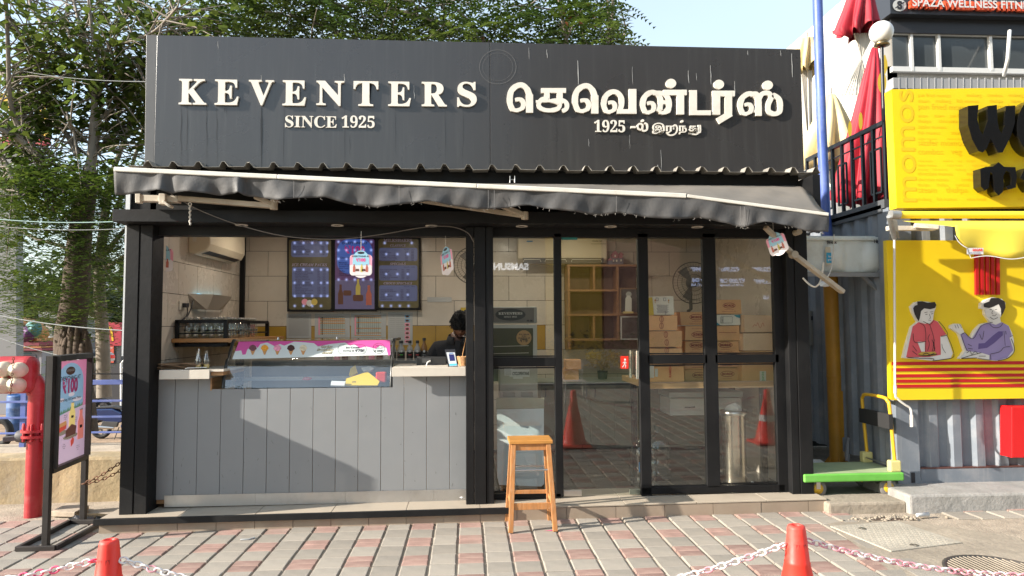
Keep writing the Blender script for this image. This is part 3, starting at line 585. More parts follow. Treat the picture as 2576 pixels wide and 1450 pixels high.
b.build('loose_threads', plain('thread_grey', (.3, .28, .25), .9), aw, kind='stuff')
b = MB()
for (x, y) in ((1289, 452),):
    for dx in (-6, 6): b.tube([PY(x + dx, 443, -.12), PY(x + dx, 460, -.12)], .006, 6)
    b.tube([PY(x - 6, 452, -.12), PY(x + 6, 452, -.12)], .004, 6)
b.build('hook', steel, aw)
def cable(name, pts, r, m, label, cat='cable', n=6, sm=6):
    b = MB(); b.tube([Vector(p) for p in smooth2([tuple(p) for p in pts], sm)], r, n); o = b.build(name, m); tag(o, label, cat); return o
wirem = plain('dull_wire', (.16, .14, .12), .6)
cable('wire', [q(430, 488, -.4), q(500, 528, -.36), q(600, 566, -.32), q(720, 595, -.3), q(850, 602, -.28), q(960, 590, -.25), q(1060, 573, -.22), q(1130, 570, -.2), q(1175, 585, -.19), q(1193, 612, -.18)], .004, wirem, 'thin wire looping under the awning from the left bracket to the middle post')
b = MB(); pts = [q(478, 517 + i * 2.6, -.42) + Vector((.004 * math.sin(i * 1.5), .004 * math.cos(i * 1.5), 0)) for i in range(20)]; b.tube(pts, .007, 6); b.tube([q(478 + 4 * math.cos(a), 514 + 4 * math.sin(a), -.42) for a in [i * .63 for i in range(10)]], .004, 5, closed=True)
tag(b.build('rope', thr), 'short frayed rope end hanging from the left awning arm', 'rope')
cream = plain('cream_plastic', (.60, .52, .38), .4, var=.04); ink = plain('ink', (.02, .02, .025), .5); pink = plain('pink_print', (.72, .08, .28), .5); paperm = mat('paper', (.62, .62, .6), .6, var=.03)
skyb = plain('pale_blue_print', (.25, .5, .68), .5); pinkl = plain('light_pink', (.8, .32, .42), .5); glassb = glassmat('bottle_glass', (.90, .93, .91), .02, 1.5, add=.14, haze=.12, hz=(.6, .62, .6))
def acunit():
    r = thing('air_conditioner', 'cream split air conditioner on the left tiled wall above the counter', 'air conditioner', (-2.5, 1.2, 2.4))
    y0, y1 = .62, 1.62; pr = [(0, 2.78), (.20, 2.78), (.205, 2.50), (.17, 2.44), (.06, 2.40), (0, 2.42)]
    b = MB(); b.prism([(XW + a, y0, z) for a, z in pr], (0, y1 - y0, 0)); b.build('casing', cream, r, bev=.012)
    b = MB(); b.prism([(XW + .095, y0 + .08, 2.4135), (XW + .170, y0 + .08, 2.4385), (XW + .170, y1 - .06, 2.4385), (XW + .095, y1 - .06, 2.4135)], (0, 0, -.003)); b.build('outlet', ink, r)
    b = MB(); b.bar((XW + .1, y0 + .1, 2.412), (XW + .1, y1 - .08, 2.412), .03, .006); b.build('louvre', cream, r)
    b = MB(); b.bar((XW + .06, y0 - .002, 2.52), (XW + .06, y0 - .002, 2.60), .035, .004); b.build('side_cap', trim, r)
acunit()
BP = wall(BW - .09)
olive = mat('menu_olive', (.10, .082, .03), .4, var=.3, vs=6); panelb = plain('menu_panel', (.08, .088, .15), .4, emit=(.14, .18, .45), es=.06); txt = plain('menu_text', (.03, .02, .04), .6)
glow = bpy.data.materials.new('led_glow'); glow.use_nodes = True; t = glow.node_tree; N = t.nodes; L = t.links; N.remove(N['Principled BSDF'])
at = N.new('ShaderNodeAttribute'); at.attribute_name = 'g'; pw = N.new('ShaderNodeMath'); pw.operation = 'POWER'; pw.inputs[1].default_value = 2.2; L.new(at.outputs['Fac'], pw.inputs[0])
em = N.new('ShaderNodeEmission'); em.inputs[0].default_value = (.45, .55, 1, 1); ms = N.new('ShaderNodeMath'); ms.operation = 'MULTIPLY'; ms.inputs[1].default_value = .34; L.new(pw.outputs[0], ms.inputs[0]); L.new(ms.outputs[0], em.inputs[1])
tr = N.new('ShaderNodeBsdfTransparent'); ad = N.new('ShaderNodeAddShader'); L.new(tr.outputs[0], ad.inputs[0]); L.new(em.outputs[0], ad.inputs[1]); L.new(ad.outputs[0], N['Material Output'].inputs[0])
def leds(P, pts, par, r=7):
    n = 12; v = []; f = []; g = []
    for x, y in pts:
        b0 = len(v); v.append(tuple(P.at(x, y, .012))); g.append(1.)
        for ring, gg in ((.35, .55), (.7, .15), (1, 0)):
            for i in range(n): v.append(tuple(P.at(x + r * ring * math.cos(i * math.tau / n), y + r * ring * math.sin(i * math.tau / n), .012))); g.append(gg)
        f += [(b0, b0 + 1 + i, b0 + 1 + (i + 1) % n) for i in range(n)]
        for q_ in range(2): f += [(b0 + 1 + q_ * n + i, b0 + 1 + (q_ + 1) * n + i, b0 + 1 + (q_ + 1) * n + (i + 1) % n, b0 + 1 + q_ * n + (i + 1) % n) for i in range(n)]
    me = bpy.data.meshes.new('led_glow'); me.from_pydata(v, [], f); a = me.attributes.new('g', 'FLOAT', 'POINT'); a.data.foreach_set('value', g); me.materials.append(glow)
    o = bpy.data.objects.new('led_glow', me); COL.objects.link(o); o.parent = par; o.matrix_parent_inverse = Matrix.Translation(-WORLD[par.name]); o['kind'] = 'stuff'
def menu(label, x0, x1, y0, y1, base):
    c = BP.at((x0 + x1) / 2, y1); r = thing('menu_board', label, 'menu board', c, 'lit menu boards on the back wall')
    b = MB(); BP.slab(b, x0, y0, x1, y1, -.05, 0); b.build('casing', black, r, bev=.004)
    b = MB(); BP.cut(b, rrect(x0 + 5, y0 + 6, x1 - 5, y1 - 5, 5), 0, .003); b.build('poster', base, r); return r
def table(P, b, rows, x, xr_, y0, dy, cap, prices):
    for i, t_ in enumerate(rows):
        P.text(b, t_, x, y0 + i * dy, cap, h=.0062, off=.012)
        for (pxr, ps) in zip(xr_, prices):
            if ps[min(i, len(ps) - 1)]: P.text(b, ps[min(i, len(ps) - 1)], pxr, y0 + i * dy, cap, h=.0062, off=.012)
titlem = plain('menu_title', (.30, .26, .36), .5)
r = menu('left lit menu board listing sundaes and ice cream packs', 722, 838, 597, 784, olive)
b = MB(); BP.cut(b, rrect(733, 607, 825, 647, 5), .003, .005); BP.cut(b, rrect(735, 672, 827, 748, 5), .003, .005); b.build('list_panel', panelb, r)
b = MB(); BP.text(b, slant('SUNDAES'), 776, 612, 7, 'CENTER', h=.007, off=.02); BP.text(b, slant('ICE CREAM PACKS'), 779, 670, 7, 'CENTER', h=.007, off=.02); b.build('title', titlem, r, kind='stuff')
b = MB(); table(BP, b, ['ROSE FALOODA', 'GUILTY PLEASURE', 'THE DARK CONSPIRACY', 'NUTELLA BANANA MADNESS', 'NUTELLA BERRY BLAST', 'LOTUS BISCOFF DREAM'], 737, [809], 622, 4, 2.6, [['₹229', '₹229', '₹229', '₹249', '₹249', '₹249']])
table(BP, b, ['TUTTI FRUTTI', 'ORIGINAL VANILLA', 'BUTTERSCOTCH CRUNCH', 'COOKIES & CREAM', 'ALPHONSO MANGO', 'TRIPLE CHOCOLATE', 'BELGIAN CHOCOLATE', 'TIRAMISU', 'EXOTIC STRAWBERRY', 'BLUEBERRY CHEESECAKE', 'MOCHA ALMOND FUDGE', 'BROWNIE', 'TENDER COCONUT', 'VEGAN DARK CHOCOLATE', 'FRUIT AND NUT', 'SALTED CARAMEL CRUNCH'], 743, [799, 812], 681, 3.95, 2.5, [['₹99'] * 5 + ['₹109'] * 5 + [''] + ['₹109'], ['₹299', '₹329', '₹329', '₹339', '₹339', '₹339'] + ['₹349'] * 4 + [''] + ['₹349']])
b.build('list_text', txt, r, kind='stuff')
b = MB(); 
for i, m_ in enumerate((pinkl, paperm, plain('yellow_scoop', (.6, .45, .1), .5))): b = MB(); BP.disc(b, 767 + i * 12, 760 + (i % 2) * 3, 8, 8, .005 + i * .001); b.build('scoop_picture', m_, r)
leds(BP, [(x, y) for y in (612, 634, 679, 712, 745) for x in (742, 764, 786, 808, 824)] + [(x, 770) for x in (742, 764, 786, 808)], r, 8)
r = menu('right lit menu board headed milkshakes with three price lists', 947, 1058, 596, 780, olive)
b = MB()
for y0, y1 in ((624, 657), (668, 706), (718, 758)): BP.cut(b, rrect(954, y0, 1050, y1, 5), .003, .005)
b.build('list_panel', panelb, r)
b = MB(); BP.text(b, serif('MILKSHAKES'), 1001, 609, 7.5, 'CENTER', h=.007, off=.02)
for t_, y in (('CLASSICS', 621), ('SPECIALS', 667), ('CHOCO SPECIALS', 716)): BP.text(b, slant(t_), 1001, y, 6, 'CENTER', h=.007, off=.02)
b.build('title', titlem, r, kind='stuff')
b = MB()
for y, e in ((628.5, 0), (673.5, 1), (722.5, 1)):
    BP.text(b, 'REGULAR', 1016, y, 2.3, h=.0062); BP.text(b, 'LARGE', 1034, y, 2.3, h=.0062)
table(BP, b, ['VANILLA', 'BUTTERSCOTCH', 'STRAWBERRY', 'CLASSIC COLD COFFEE', 'CARAMEL COLD COFFEE', 'HAZELNUT COLD COFFEE', 'MOCHA COLD COFFEE'], 957, [1019, 1034], 633.5, 3.9, 2.5, [['₹169', '₹179', '₹179', '₹199', '₹209', '₹209', '₹209'], ['₹259', '₹269', '₹269', '₹289', '₹299', '₹299', '₹299']])
table(BP, b, ['JAVA CHOCOCHIP COFFEE', 'KESAR BADAM', 'BUBBLEGUM', 'EXOTIC MANGO', 'ALL BERRY SHAKE', 'CARAMEL POPCORN SHAKE', 'LOTUS BISCOFF'], 956, [1010, 1023], 680, 3.9, 2.5, [['₹219'] + ['₹229'] * 5 + ['₹249'], ['₹309'] + ['₹319'] * 5 + ['₹339']])
table(BP, b, ['CHOCOLATE OREO', 'CHOCOLATE HAZELNUT', 'KIT KAT', 'CHOCO CHIP', 'CHOCO BROWNIE', 'NUTELLA', 'FERRERO ROCHER'], 957, [1008, 1023], 731, 3.9, 2.5, [['₹229'] * 4 + ['₹239'] * 2 + ['₹259'], ['₹319'] * 4 + ['₹329'] * 2 + ['₹349']])
b.build('list_text', txt, r, kind='stuff')
leds(BP, [(x, y) for y in (640, 690, 742) for x in (972, 1000, 1026)] + [(x, 770) for x in (962, 984, 1006, 1028)] + [(968, 612), (1036, 612)], r, 8)
r = menu('middle lit menu board with large pink 100 and bottle pictures', 838, 947, 596, 783, plain('menu_pink', (.08, .03, .09), .4, emit=(.2, .1, .35), es=.05))
b = MB(); BP.cut(b, rrect(848, 602, 937, 690, 30, 8), .003, .004); b.build('arch', plain('menu_blue', (.03, .06, .16), .4, emit=(.05, .12, .5), es=.18), r)
b = MB(); BP.slab(b, 843, 705, 942, 778, .003, .004); b.build('picture_ground', plain('menu_lilac', (.09, .08, .14), .5, emit=(.25, .2, .45), es=.05), r)
b = MB(); BP.text(b, 'EVERYTHING AT', 893, 615, 6, 'CENTER', h=.007, off=.02); BP.text(b, 'Cherishing 100 Sweet Years', 893, 651, 4.6, 'CENTER', h=.007, off=.01)
for i, t_ in enumerate(('Milkshakes', 'Exotic Mango', 'Strawberry Cheesecake', 'Black Forest')): BP.text(b, t_, 853, 663 + i * 4.7, 3.4, h=.007, off=.012)
for i, t_ in enumerate(('Waffles', 'Strawberry Cheesecake', 'Classic Chocochip')): BP.text(b, t_, 853, 684 + i * 5, 3.4, h=.007, off=.012)
b.build('list_text', plain('menu_navy', (.01, .012, .05), .6), r, kind='stuff')
b = MB(); BP.text(b, '₹100', 893, 637, 17, 'CENTER', h=.008, off=.05); b.build('title', plain('menu_magenta', (.4, .02, .16), .5, emit=(.5, .03, .3), es=.1), r)
def bottlepic(P, x, yb, h, w, m_, par, hh=.0055):
    b = MB(); P.poly(b, [(x - w, yb), (x + w, yb), (x + w, yb - h * .55), (x + w * .45, yb - h * .75), (x + w * .45, yb - h), (x - w * .45, yb - h), (x - w * .45, yb - h * .75), (x - w, yb - h * .55)][::-1], hh); b.build('bottle_picture', m_, par)
pb_y = plain('print_mango', (.55, .45, .1), .5); pb_r = plain('print_berry', (.45, .12, .08), .5); pb_b = plain('print_brown', (.12, .045, .025), .5)
bottlepic(BP, 857, 766, 50, 6.5, pb_b, r); bottlepic(BP, 901, 746, 44, 6, pb_y, r); bottlepic(BP, 928, 768, 50, 7, pb_r, r)
b = MB(); BP.cut(b, rrect(888, 742, 914, 758, 4), .004, .0065); BP.cut(b, rrect(864, 731, 884, 744, 3), .004, .0065); b.build('waffle_picture', pb_b, r)
leds(BP, [(x, y) for y in (609, 630, 652) for x in (852, 872, 893, 914, 934)] + [(x, 704) for x in (852, 872, 893, 914, 934)], r, 8.5)
WP = wall(BW - .004)
def sheet(label, x0, y0, x1, y1, cols, kind):
    r = thing('printed_sheet', label, 'paper', WP.at((x0 + x1) / 2, y1), 'laminated sheets taped under the menu boards')
    b = MB(); WP.slab(b, x0, y0, x1, y1, 0, .002); b.build('sheet', mat('laminated', (.45, .45, .44), .25), r)
    b = MB(); b2 = MB()
    if kind == 'grey':
        n = int((y1 - y0 - 8) / 2.6)
        for i in range(n): WP.line(b, [(x0 + 5, y0 + 5 + i * 2.6), (x1 - 6, y0 + 5 + i * 2.6)], 1.1, h=.003)
        b.build('rows', plain('grey_print', (.28, .28, .28), .6), r, kind='stuff')
    elif kind == 'grid':
        xa, ya, xb_, yb_ = x0 + 9, y0 + 8, x1 - 12, y1 - 7; WP.rect(b, xa, ya, xb_, yb_, .003); b.build('table', plain('pale_green_print', (.5, .56, .52), .6), r)
        b = MB()
        for yy in cols: WP.line(b, [(xa, yy), (xb_, yy)], 1.6, h=.0036)
        b.build('rows', plain('orange_print', (.65, .28, .05), .6), r, kind='stuff')
        b = MB(); WP.rect(b, xa, ya, xa + 4, yb_, .004); b.build('side_band', pinkl, r)
        b = MB()
        for i in range(12): WP.line(b, [(xa + 6 + i * (xb_ - xa - 8) / 12, ya), (xa + 6 + i * (xb_ - xa - 8) / 12, yb_)], .4, h=.0034)
        for i in range(int((yb_ - ya) / 3)): WP.line(b, [(xa, ya + i * 3), (xb_, ya + i * 3)], .35, h=.0034); WP.line(b, [(xa + 8, ya + i * 3 + 1.4), (xa + 12, ya + i * 3 + 1.4)], 1.5, h=.0036)
        b.build('grid_lines', ink, r, kind='stuff')
    else:
        for i in range(7):
            yy = y0 + 6 + i * 10.5; b = MB(); WP.cut(b, rrect(x1 - 20, yy, x1 - 7, yy + 8, 1.5), .002, .003); ph_ = b.build('cake_photo', [plain('photo_blue', (.2, .4, .6), .5), pinkl][i > 1], r)
            b = MB(); WP.disc(b, x1 - 13.5, yy + 4.5, 4.5, 2.6, .004, n=10); b.build('cake', pb_b, ph_)
        b = MB()
        for i in range(16): WP.line(b, [(x0 + 4, y0 + 5 + i * 5.2), (x0 + 17, y0 + 5 + i * 5.2)], .6, h=.003); WP.line(b, [(x0 + 20, y0 + 5 + i * 5.2), (x1 - 23, y0 + 5 + i * 5.2)], .6, h=.003)
        b.build('rows', plain('grey_print', (.28, .28, .28), .6), r, kind='stuff')
sheet('grey typed sheet taped leftmost under the menu boards', 721, 790, 783, 851, None, 'grey')
sheet('laminated table sheet with orange rows, second from the left', 792, 790, 880, 850, (802, 806, 810, 814, 829, 834, 840), 'grid')
sheet('laminated table sheet with orange rows, third from the left', 883, 789, 971, 850, (795, 800, 812, 826, 838, 844), 'grid')
sheet('picture sheet of small cakes taped rightmost under the menu boards', 976, 786, 1038, 868, None, 'pics')
b = MB(); WP.slab(b, 1075, 748, 1136, 760, 0, .003); tag(b.build('paper_strip', mat('laminated', (.45, .45, .44), .25)), 'narrow paper strip taped on the tiles right of the menu boards', 'paper')
r = thing('round_logo_plate', 'small yellow plate with black round mark above the man', 'plate', WP.at(1170, 800)); b = MB(); WP.slab(b, 1159, 774, 1186, 803, 0, .01); b.build('plate', plain('plate_yellow', (.5, .36, .04), .5), r); b = MB(); WP.disc(b, 1173, 788, 9, h=.012); b.build('mark', ink, r)

LW = Plane((XW, 1, 1), (0, 1, 0), (0, 0, 1)); LW.n = Vector((1, 0, 0))
r = thing('wall_socket', 'cream wall socket with black plug on the left tiled wall', 'socket', LW.at(455, 782)); b = MB(); LW.slab(b, 449, 757, 463, 780, 0, .012); b.build('plate', trim, r, bev=.002)
b = MB(); LW.slab(b, 455, 763, 462, 774, .012, .05); b.build('plug', ink, r, bev=.004)
cable('power_cord', [LW.at(459, 772, .04), LW.at(461, 785, .04), LW.at(458, 798, .03), LW.at(448, 806, .03), LW.at(437, 812, .03), LW.at(437, 825, .03), LW.at(445, 822, .03)], .006, ink, 'black plug cord hanging in a loop below the wall socket')
cable('power_cord', [LW.at(478, 757, .03), LW.at(470, 775, .04), LW.at(462, 795, .035), LW.at(452, 803, .04)], .006, ink, 'black cord from the steel insect lamp to the cord bundle')
r = thing('insect_lamp', 'curved steel insect lamp on the left tiled wall', 'lamp', LW.at(510, 780)); b = MB()
a1, a2 = LW.at(472, 739), LW.at(480, 778); c1, c2 = LW.at(503, 741, .13), LW.at(494, 780, .10); d1, d2 = LW.at(552, 747, .13), LW.at(524, 781, .10); e1, e2 = LW.at(575, 747), LW.at(560, 778)
stl = mat('dull_steel', (.45, .41, .36), .35, .8, var=.06); b.add([a1, a2, c1, c2], [(0, 1, 3, 2)]); b.add([c1, c2, d1, d2], [(0, 1, 3, 2)]); b.add([d1, d2, e1, e2], [(0, 1, 3, 2)]); b.build('tray', stl, r, solid=.003)
b = MB(); b.tube([LW.at(485, 742, .04), LW.at(555, 748, .04)], .012, 8); b.build('tube', plain('uv_tube', (.3, .5, .6), .3, emit=(.2, .7, 1), es=.8), r)

r = thing('bottle_shelf', 'wooden shelf in a black metal cage on the left wall', 'shelf', (-2.35, .8, 1.55))
zs = PY(490, 852, .3).z; zh = PY(500, 809, .34).z; xa, xb_ = XW, PY(541, 857, .3).x; xf0, xf1 = PY(445, 830, .34).x, PY(568, 830, .34).x
b = MB(); b.box((XW + .002, .3, PY(490, 862, .3).z), (xb_ + .22, 1.75, zs)); b.build('board', mat('shelf_wood', (.40, .19, .06), .45, var=.2, vs=3, stretch=(1, 6, 6)), r, bev=.003)
b = MB(); z1 = zs - .06
for yy in (.345, .95, 1.6):
    b.bar((xf0, yy, z1), (xf0, yy, zh), .03); b.bar((xf1, yy, z1), (xf1, yy, zh), .035); b.bar((xf0, yy, zh), (xf1, yy, zh), .03); b.bar((xf0, yy, zs + .045), (xf1, yy, zs + .045), .012)
for xx in (xf0, xf1): b.bar((xx, .33, zh), (xx, 1.6, zh), .028); b.bar((xx, .33, z1), (xx, 1.6, z1), .03); b.bar((xx, .33, zs + .045), (xx, 1.6, zs + .045), .012)
b.bar((xf0, .345, z1), (xf1, .345, z1), .03); b.bar((xf0 + .33, .95, z1), (xf0 + .33, .95, .3), .03)
b.build('cage', black, r)
def bottle(loc, label, group=None, h=.18, rr=.03, cap=True, drink=None):
    x, y, z = loc; r = thing('glass_bottle', label, 'bottle', loc, group); b = MB(); b.lathe(loc, [(rr * .9, 0), (rr, .01), (rr, h * .5), (rr * .9, h * .6), (rr * .5, h * .82), (rr * .5, h * .93), (rr * .56, h * .94), (rr * .56, h)], 14); b.build('body', glassb, r)
    if cap: b = MB(); b.lathe((x, y, z + h), [(rr * .62, -.004), (rr * .62, .006), (rr * .3, .008)], 12); b.build('cap', stl, r)
    b = MB(); b.lathe((x, y, z + h * .33), [(rr * 1.015, 0), (rr * 1.015, h * .1)], 10); b.build('mark', plain('faint_print', (.05, .05, .05), .5), r)
    if drink: b = MB(); b.lathe((x, y, z + .004), [(rr * .85, 0), (rr * .9, .03), (0.001, .031)], 12); b.build('dregs', drink, r)
    return r
p0 = bottle((xf0 + .06, .42, zs + .002), 'empty capped glass bottle in the black cage shelf', 'empty bottles in the cage shelf')
k = 0
for j in range(11):
    for i in range(6):
        if i == 0 and j == 0: continue
        if random.random() < .12 or (i < 3 and j > 5): continue
        dup(p0, (xf0 + .06 + i * .072, .42 + j * .075, zs + .002), 'empty capped glass bottle in the black cage shelf')
cupm = plain('pink_cup', (.62, .13, .12), .5)
for kx, (x, y) in enumerate(((622, 848), (634, 848))):
    c = PY(x, y, 1.35); r = thing('paper_cup_stack', ('taller left' if kx == 0 else 'shorter right') + ' stack of pink striped paper cups on the cage shelf', 'cups', c, 'stacks of pink paper cups'); n = 9 if kx == 0 else 7
    for i in range(n): b = MB(); b.lathe((c.x, c.y, c.z + i * .016), [(.024, 0), (.030, .03), (.031, .033)], 14); b.build('cup', [cupm, white][0], r)
    b = MB(); 
    for i in range(n): b.lathe((c.x, c.y, c.z + i * .016 + .012), [(.0285, 0), (.0290, .003)], 12)
    b.build('white_bands', white, r, kind='stuff')
bagm = mat('kraft', (.30, .19, .11), .8, var=.2)
r = thing('paper_bag_pile', 'flat pile of brown paper bags on the left counter', 'paper bags', (-2.42, .15, CZL))
random.seed(9)
for i in range(9):
    z = CZL + .003 + i * .005; b = MB(); dx = random.uniform(-.02, .02); x0 = -2.585; x1 = -2.27 + dx; vs = []
    for a in range(9):
        x = x0 + (x1 - x0) * a / 8; zz = z + .004 * math.sin(a * 1.1 + i) + .002 * random.random(); vs += [(x, -.02 + random.uniform(-.01, .01), zz), (x, .3, zz)]
    b.add(vs, [(2 * a, 2 * a + 2, 2 * a + 3, 2 * a + 1) for a in range(8)]); b.build('paper_bag', bagm, r, solid=.002)
dr = plain('mango_dregs', (.55, .35, .03), .4)
bl = bottle((PY(498, 928, .02).x, .02, CZL + .004), 'empty milkshake bottle with white straw on the left counter', h=.15, rr=.027, cap=False, drink=dr); o = MB(); p = PY(498, 925, .02); o.tube([(p.x - .01, .02, CZL + .02), (p.x + .008, .015, CZL + .17)], .005, 8); o.build('straw', white, bl)
bottle((PY(519, 928, .05).x, .05, CZL + .004), 'empty milkshake bottle without a straw on the left counter', h=.15, rr=.027, cap=False, drink=dr)
b = MB(); b.tube([PY(470, 930, -.07) + Vector((0, 0, .012)), PY(520, 927, .0) + Vector((0, 0, .008))], .004, 6); b.lathe(PY(468, 931, -.07) + Vector((0, 0, .01)), [(.001, -.004), (.012, 0), (.001, .004)], 10); tag(b.build('plastic_spoon', white), 'white plastic spoon lying on the left counter edge', 'spoon')

case = thing('ice_cream_display', 'curved glass ice cream display case with pink dripping banner', 'freezer', (-1.2, .3, 1.1))
zc0 = PY(700, 976, .03).z; B0, B1 = PY(563, 976, .03), PY(985, 972, .03); Ym, Yt = .16, .27
M0, M1 = PY(588, 908, Ym), PY(982, 893, Ym); T0, T1 = PY(601, 857, Yt), PY(982, 853, Yt)
gcase = glassmat('case_glass', (.86, .9, .9), 0, 1.5, haze=.08, hz=(.5, .5, .48), add=.12)
x0c, x1c = B0.x, B1.x - .01
prof = [(.03, zc0), (.045, zc0 + .08), (.075, zc0 + .16), (.125, zc0 + .235), (.16, (M0.z + M1.z) / 2)]
prof2 = prof + [(.215, prof[-1][1] + .09), (Yt, T0.z)]
b = MB(); m_ = len(prof); b.add([(x, y, z) for x in (x0c, x1c) for y, z in prof], [(i, m_ + i, m_ + i + 1, i + 1) for i in range(m_ - 1)], 0, True); b.build('curved_glass', gcase, case)
caseb = plain('case_black', (.02, .022, .022), .3)
for xx in (x0c - .006, x1c + .006):
    b = MB(); b.tube([(xx, y, z) for y, z in prof2], .014, 6); b.tube([(xx, prof2[-1][0], prof2[-1][1]), (xx, .75, prof2[-1][1])], .014, 6); b.build('side_rim', caseb, case)
    b = MB(); b.prism([(xx, y, z) for y, z in prof2 + [(.75, T0.z), (.75, zc0)]], (.003, 0, 0)); b.build('side_glass', gcase, case)
b = MB(); b.box((x0c, .27, T0.z - .002), (x1c, .75, T0.z + .006)); b.build('top_glass', gcase, case)
for px in (700, 848): b = MB(); p = PY(px, 855, .3); b.lathe((p.x, .3, T0.z + .006), [(.012, 0), (.008, .02)], 10); b.build('knob', steel, case)
b = MB(); b.box((x0c + .01, .08, zc0 - .35), (x1c - .01, .75, zc0 - .08)); b.build('tub_deck', mat('case_inner', (.35, .36, .37), .4), case)
b = MB(); b.box((x0c + .01, .74, zc0 - .1), (x1c - .01, .76, T0.z - .2)); b.build('back_panel', plain('case_back', (.16, .17, .18), .4), case); b = MB(); b.box((x0c + .02, .45, zc0 + .03), (x1c - .02, .73, zc0 + .045)); b.build('rear_ledge', MATS['case_inner'], case)
BN = Plane((x0c, .150, prof[-1][1] + .004), (1, 0, 0), (0, Yt - .16, T0.z - prof[-1][1] - .004))
b = MB(); bx0, bx1 = 598, 982; BN.cut(b, [(601, 860), (981, 856), (983, 893), (584, 904)], -.004, 0); ban = b.build('banner', plain('banner_white', (.62, .68, .67), .35), case)
b = MB(); drip = [(601, 860), (981, 856), (982, 893), (977, 895), (974, 885), (972, 876), (966, 872), (955, 870), (945, 878), (938, 876), (920, 872), (905, 876), (890, 866), (880, 870), (868, 862), (830, 866), (800, 872), (790, 864), (770, 862), (740, 860), (715, 870), (705, 866), (690, 871), (672, 862), (655, 866), (648, 876), (643, 870), (632, 872), (622, 880), (618, 892), (610, 893), (607, 882), (592, 884)]
BN.poly(b, drip, .001); b.build('pink_drip', plain('drip_pink', (.62, .10, .33), .35), ban)
waf = plain('waffle_cone', (.55, .28, .1), .6)
for x, c in ((636, (.16, .06, .07)), (666, (.75, .33, .03)), (698, (.75, .3, .42)), (732, (.055, .02, .015)), (763, (.68, .6, .42))):
    b = MB(); BN.poly(b, [(x - 7, 880), (x + 7, 880), (x + 1, 893), (x - 2, 893)][::-1], .0016); b.build('cone_picture', waf, ban)
    b = MB(); BN.poly(b, [(x + 9.5 * math.cos(a) * (1 + .08 * math.sin(a * 5)), 876 + 7.5 * math.sin(a) * (1 + .08 * math.cos(a * 4))) for a in [i * math.tau / 22 for i in range(22)]], .0022); b.build('scoop_picture', plain('scoop%.3f' % sum(c), c, .5, var=.3, vs=40), ban)
b = MB()
for i, t_ in enumerate(('Craving', 'Something', 'Sweet?')): BN.text(b, slant(t_), 820 + (0, -2, 3)[i], 875.5 + i * 7.6, 6.6, 'CENTER', off=.07, h=.0018)
b.build('slogan', ink, ban)
b = MB()
for i, t_ in enumerate(('Craving', 'Something', 'Sweet?')): BN.text(b, slant(t_), 820 + (0, -2, 3)[i], 875.5 + i * 7.6, 6.6, 'CENTER', off=.005, h=.0026)
b.build('slogan', plain('slogan_cream', (.75, .7, .5), .5), ban)
b = MB(); BN.text(b, serif('Ice Cream'), 887, 877, 5.4, 'CENTER', off=.02, h=.002); BN.text(b, serif('Starting @'), 876, 884.5, 4.2, 'CENTER', off=.01, h=.002); BN.text(b, '₹' + serif('79*'), 893, 886, 8, off=.02, h=.002); BN.text(b, serif('only'), 910, 886.5, 3, h=.002)
BN.line(b, rrect(850, 868, 921, 891, 10, 6) + [rrect(850, 868, 921, 891, 10, 6)[0]], .7, h=.002)
BN.text(b, serif('Signature'), 953, 870.5, 2.8, 'CENTER', h=.002); BN.text(b, serif('Ice Cream Shakes'), 953, 874.5, 2.8, 'CENTER', h=.002); BN.text(b, serif('Starting at'), 953, 878.2, 2.8, 'CENTER', h=.002); BN.text(b, '₹' + serif(' 239*'), 953, 886, 5.6, 'CENTER', off=.02, h=.002)
BN.line(b, [(953 + 15 * math.cos(a * math.tau / 24), 877 + 13 * math.sin(a * math.tau / 24)) for a in range(25)], .7, h=.002)
b.build('banner_text', ink, ban, kind='stuff')
def crumple(name, label, cat, c, sx, sy, sz, m_, seed=1, n=60, group=None):
    import bmesh as bm_
    rr = random.Random(seed); bm = bm_.new(); 
    for i in range(n):
        a, e = rr.uniform(0, 6.28), rr.uniform(-.3, 1.57); k = rr.uniform(.6, 1); bm.verts.new((c[0] + sx * k * math.cos(a) * math.cos(e), c[1] + sy * k * math.sin(a) * math.cos(e), c[2] + max(0, sz * k * math.sin(e))))
    bm_.ops.convex_hull(bm, input=bm.verts); 
    for v in bm.verts: v.co += Vector((rr.uniform(-1, 1) * sx, rr.uniform(-1, 1) * sy, rr.uniform(0, .6) * sz)) * .22
    me = bpy.data.meshes.new(name); bm.to_mesh(me); bm.free(); me.materials.append(m_); o = bpy.data.objects.new(name, me); COL.objects.link(o); return tag(o, label, cat, group)
yel = plain('packet_yellow', (.75, .5, .03), .45); zd = zc0 - .08
def packet(label, pts, Y, m_, tilt=.12, text=None):
    P = Plane(PY(900, 960, Y), (1, 0, .0), (0, .8, .6)); b = MB(); P.cut(b, pts, 0, .012); r = thing('food_packet', label, 'packet', P.at(*pts[0])); b.build('wrapper', m_, r)
    if text: b = MB(); P.text(b, text[0], text[1], text[2], text[3], rot=text[4], h=.014, off=.02); b.build('print', ink, r)
packet('large yellow food packet lying in the display case', [(866, 970), (872, 955), (925, 938), (955, 962), (950, 972), (872, 972)], .16, yel, text=('100', 885, 966, 5, .1))
packet('small yellow packet standing behind the large one in the display case', [(878, 946), (882, 930), (894, 921), (900, 940), (886, 948)], .25, yel)
packet('white paper packet under the yellow one in the display case', [(832, 972), (834, 961), (870, 962), (866, 973)], .12, paperm)
crumple('tissue', 'crumpled translucent bag behind the yellow packets', 'bag', PY(925, 936, .34), .07, .05, .05, plain('film', (.5, .52, .52), .3), 3)
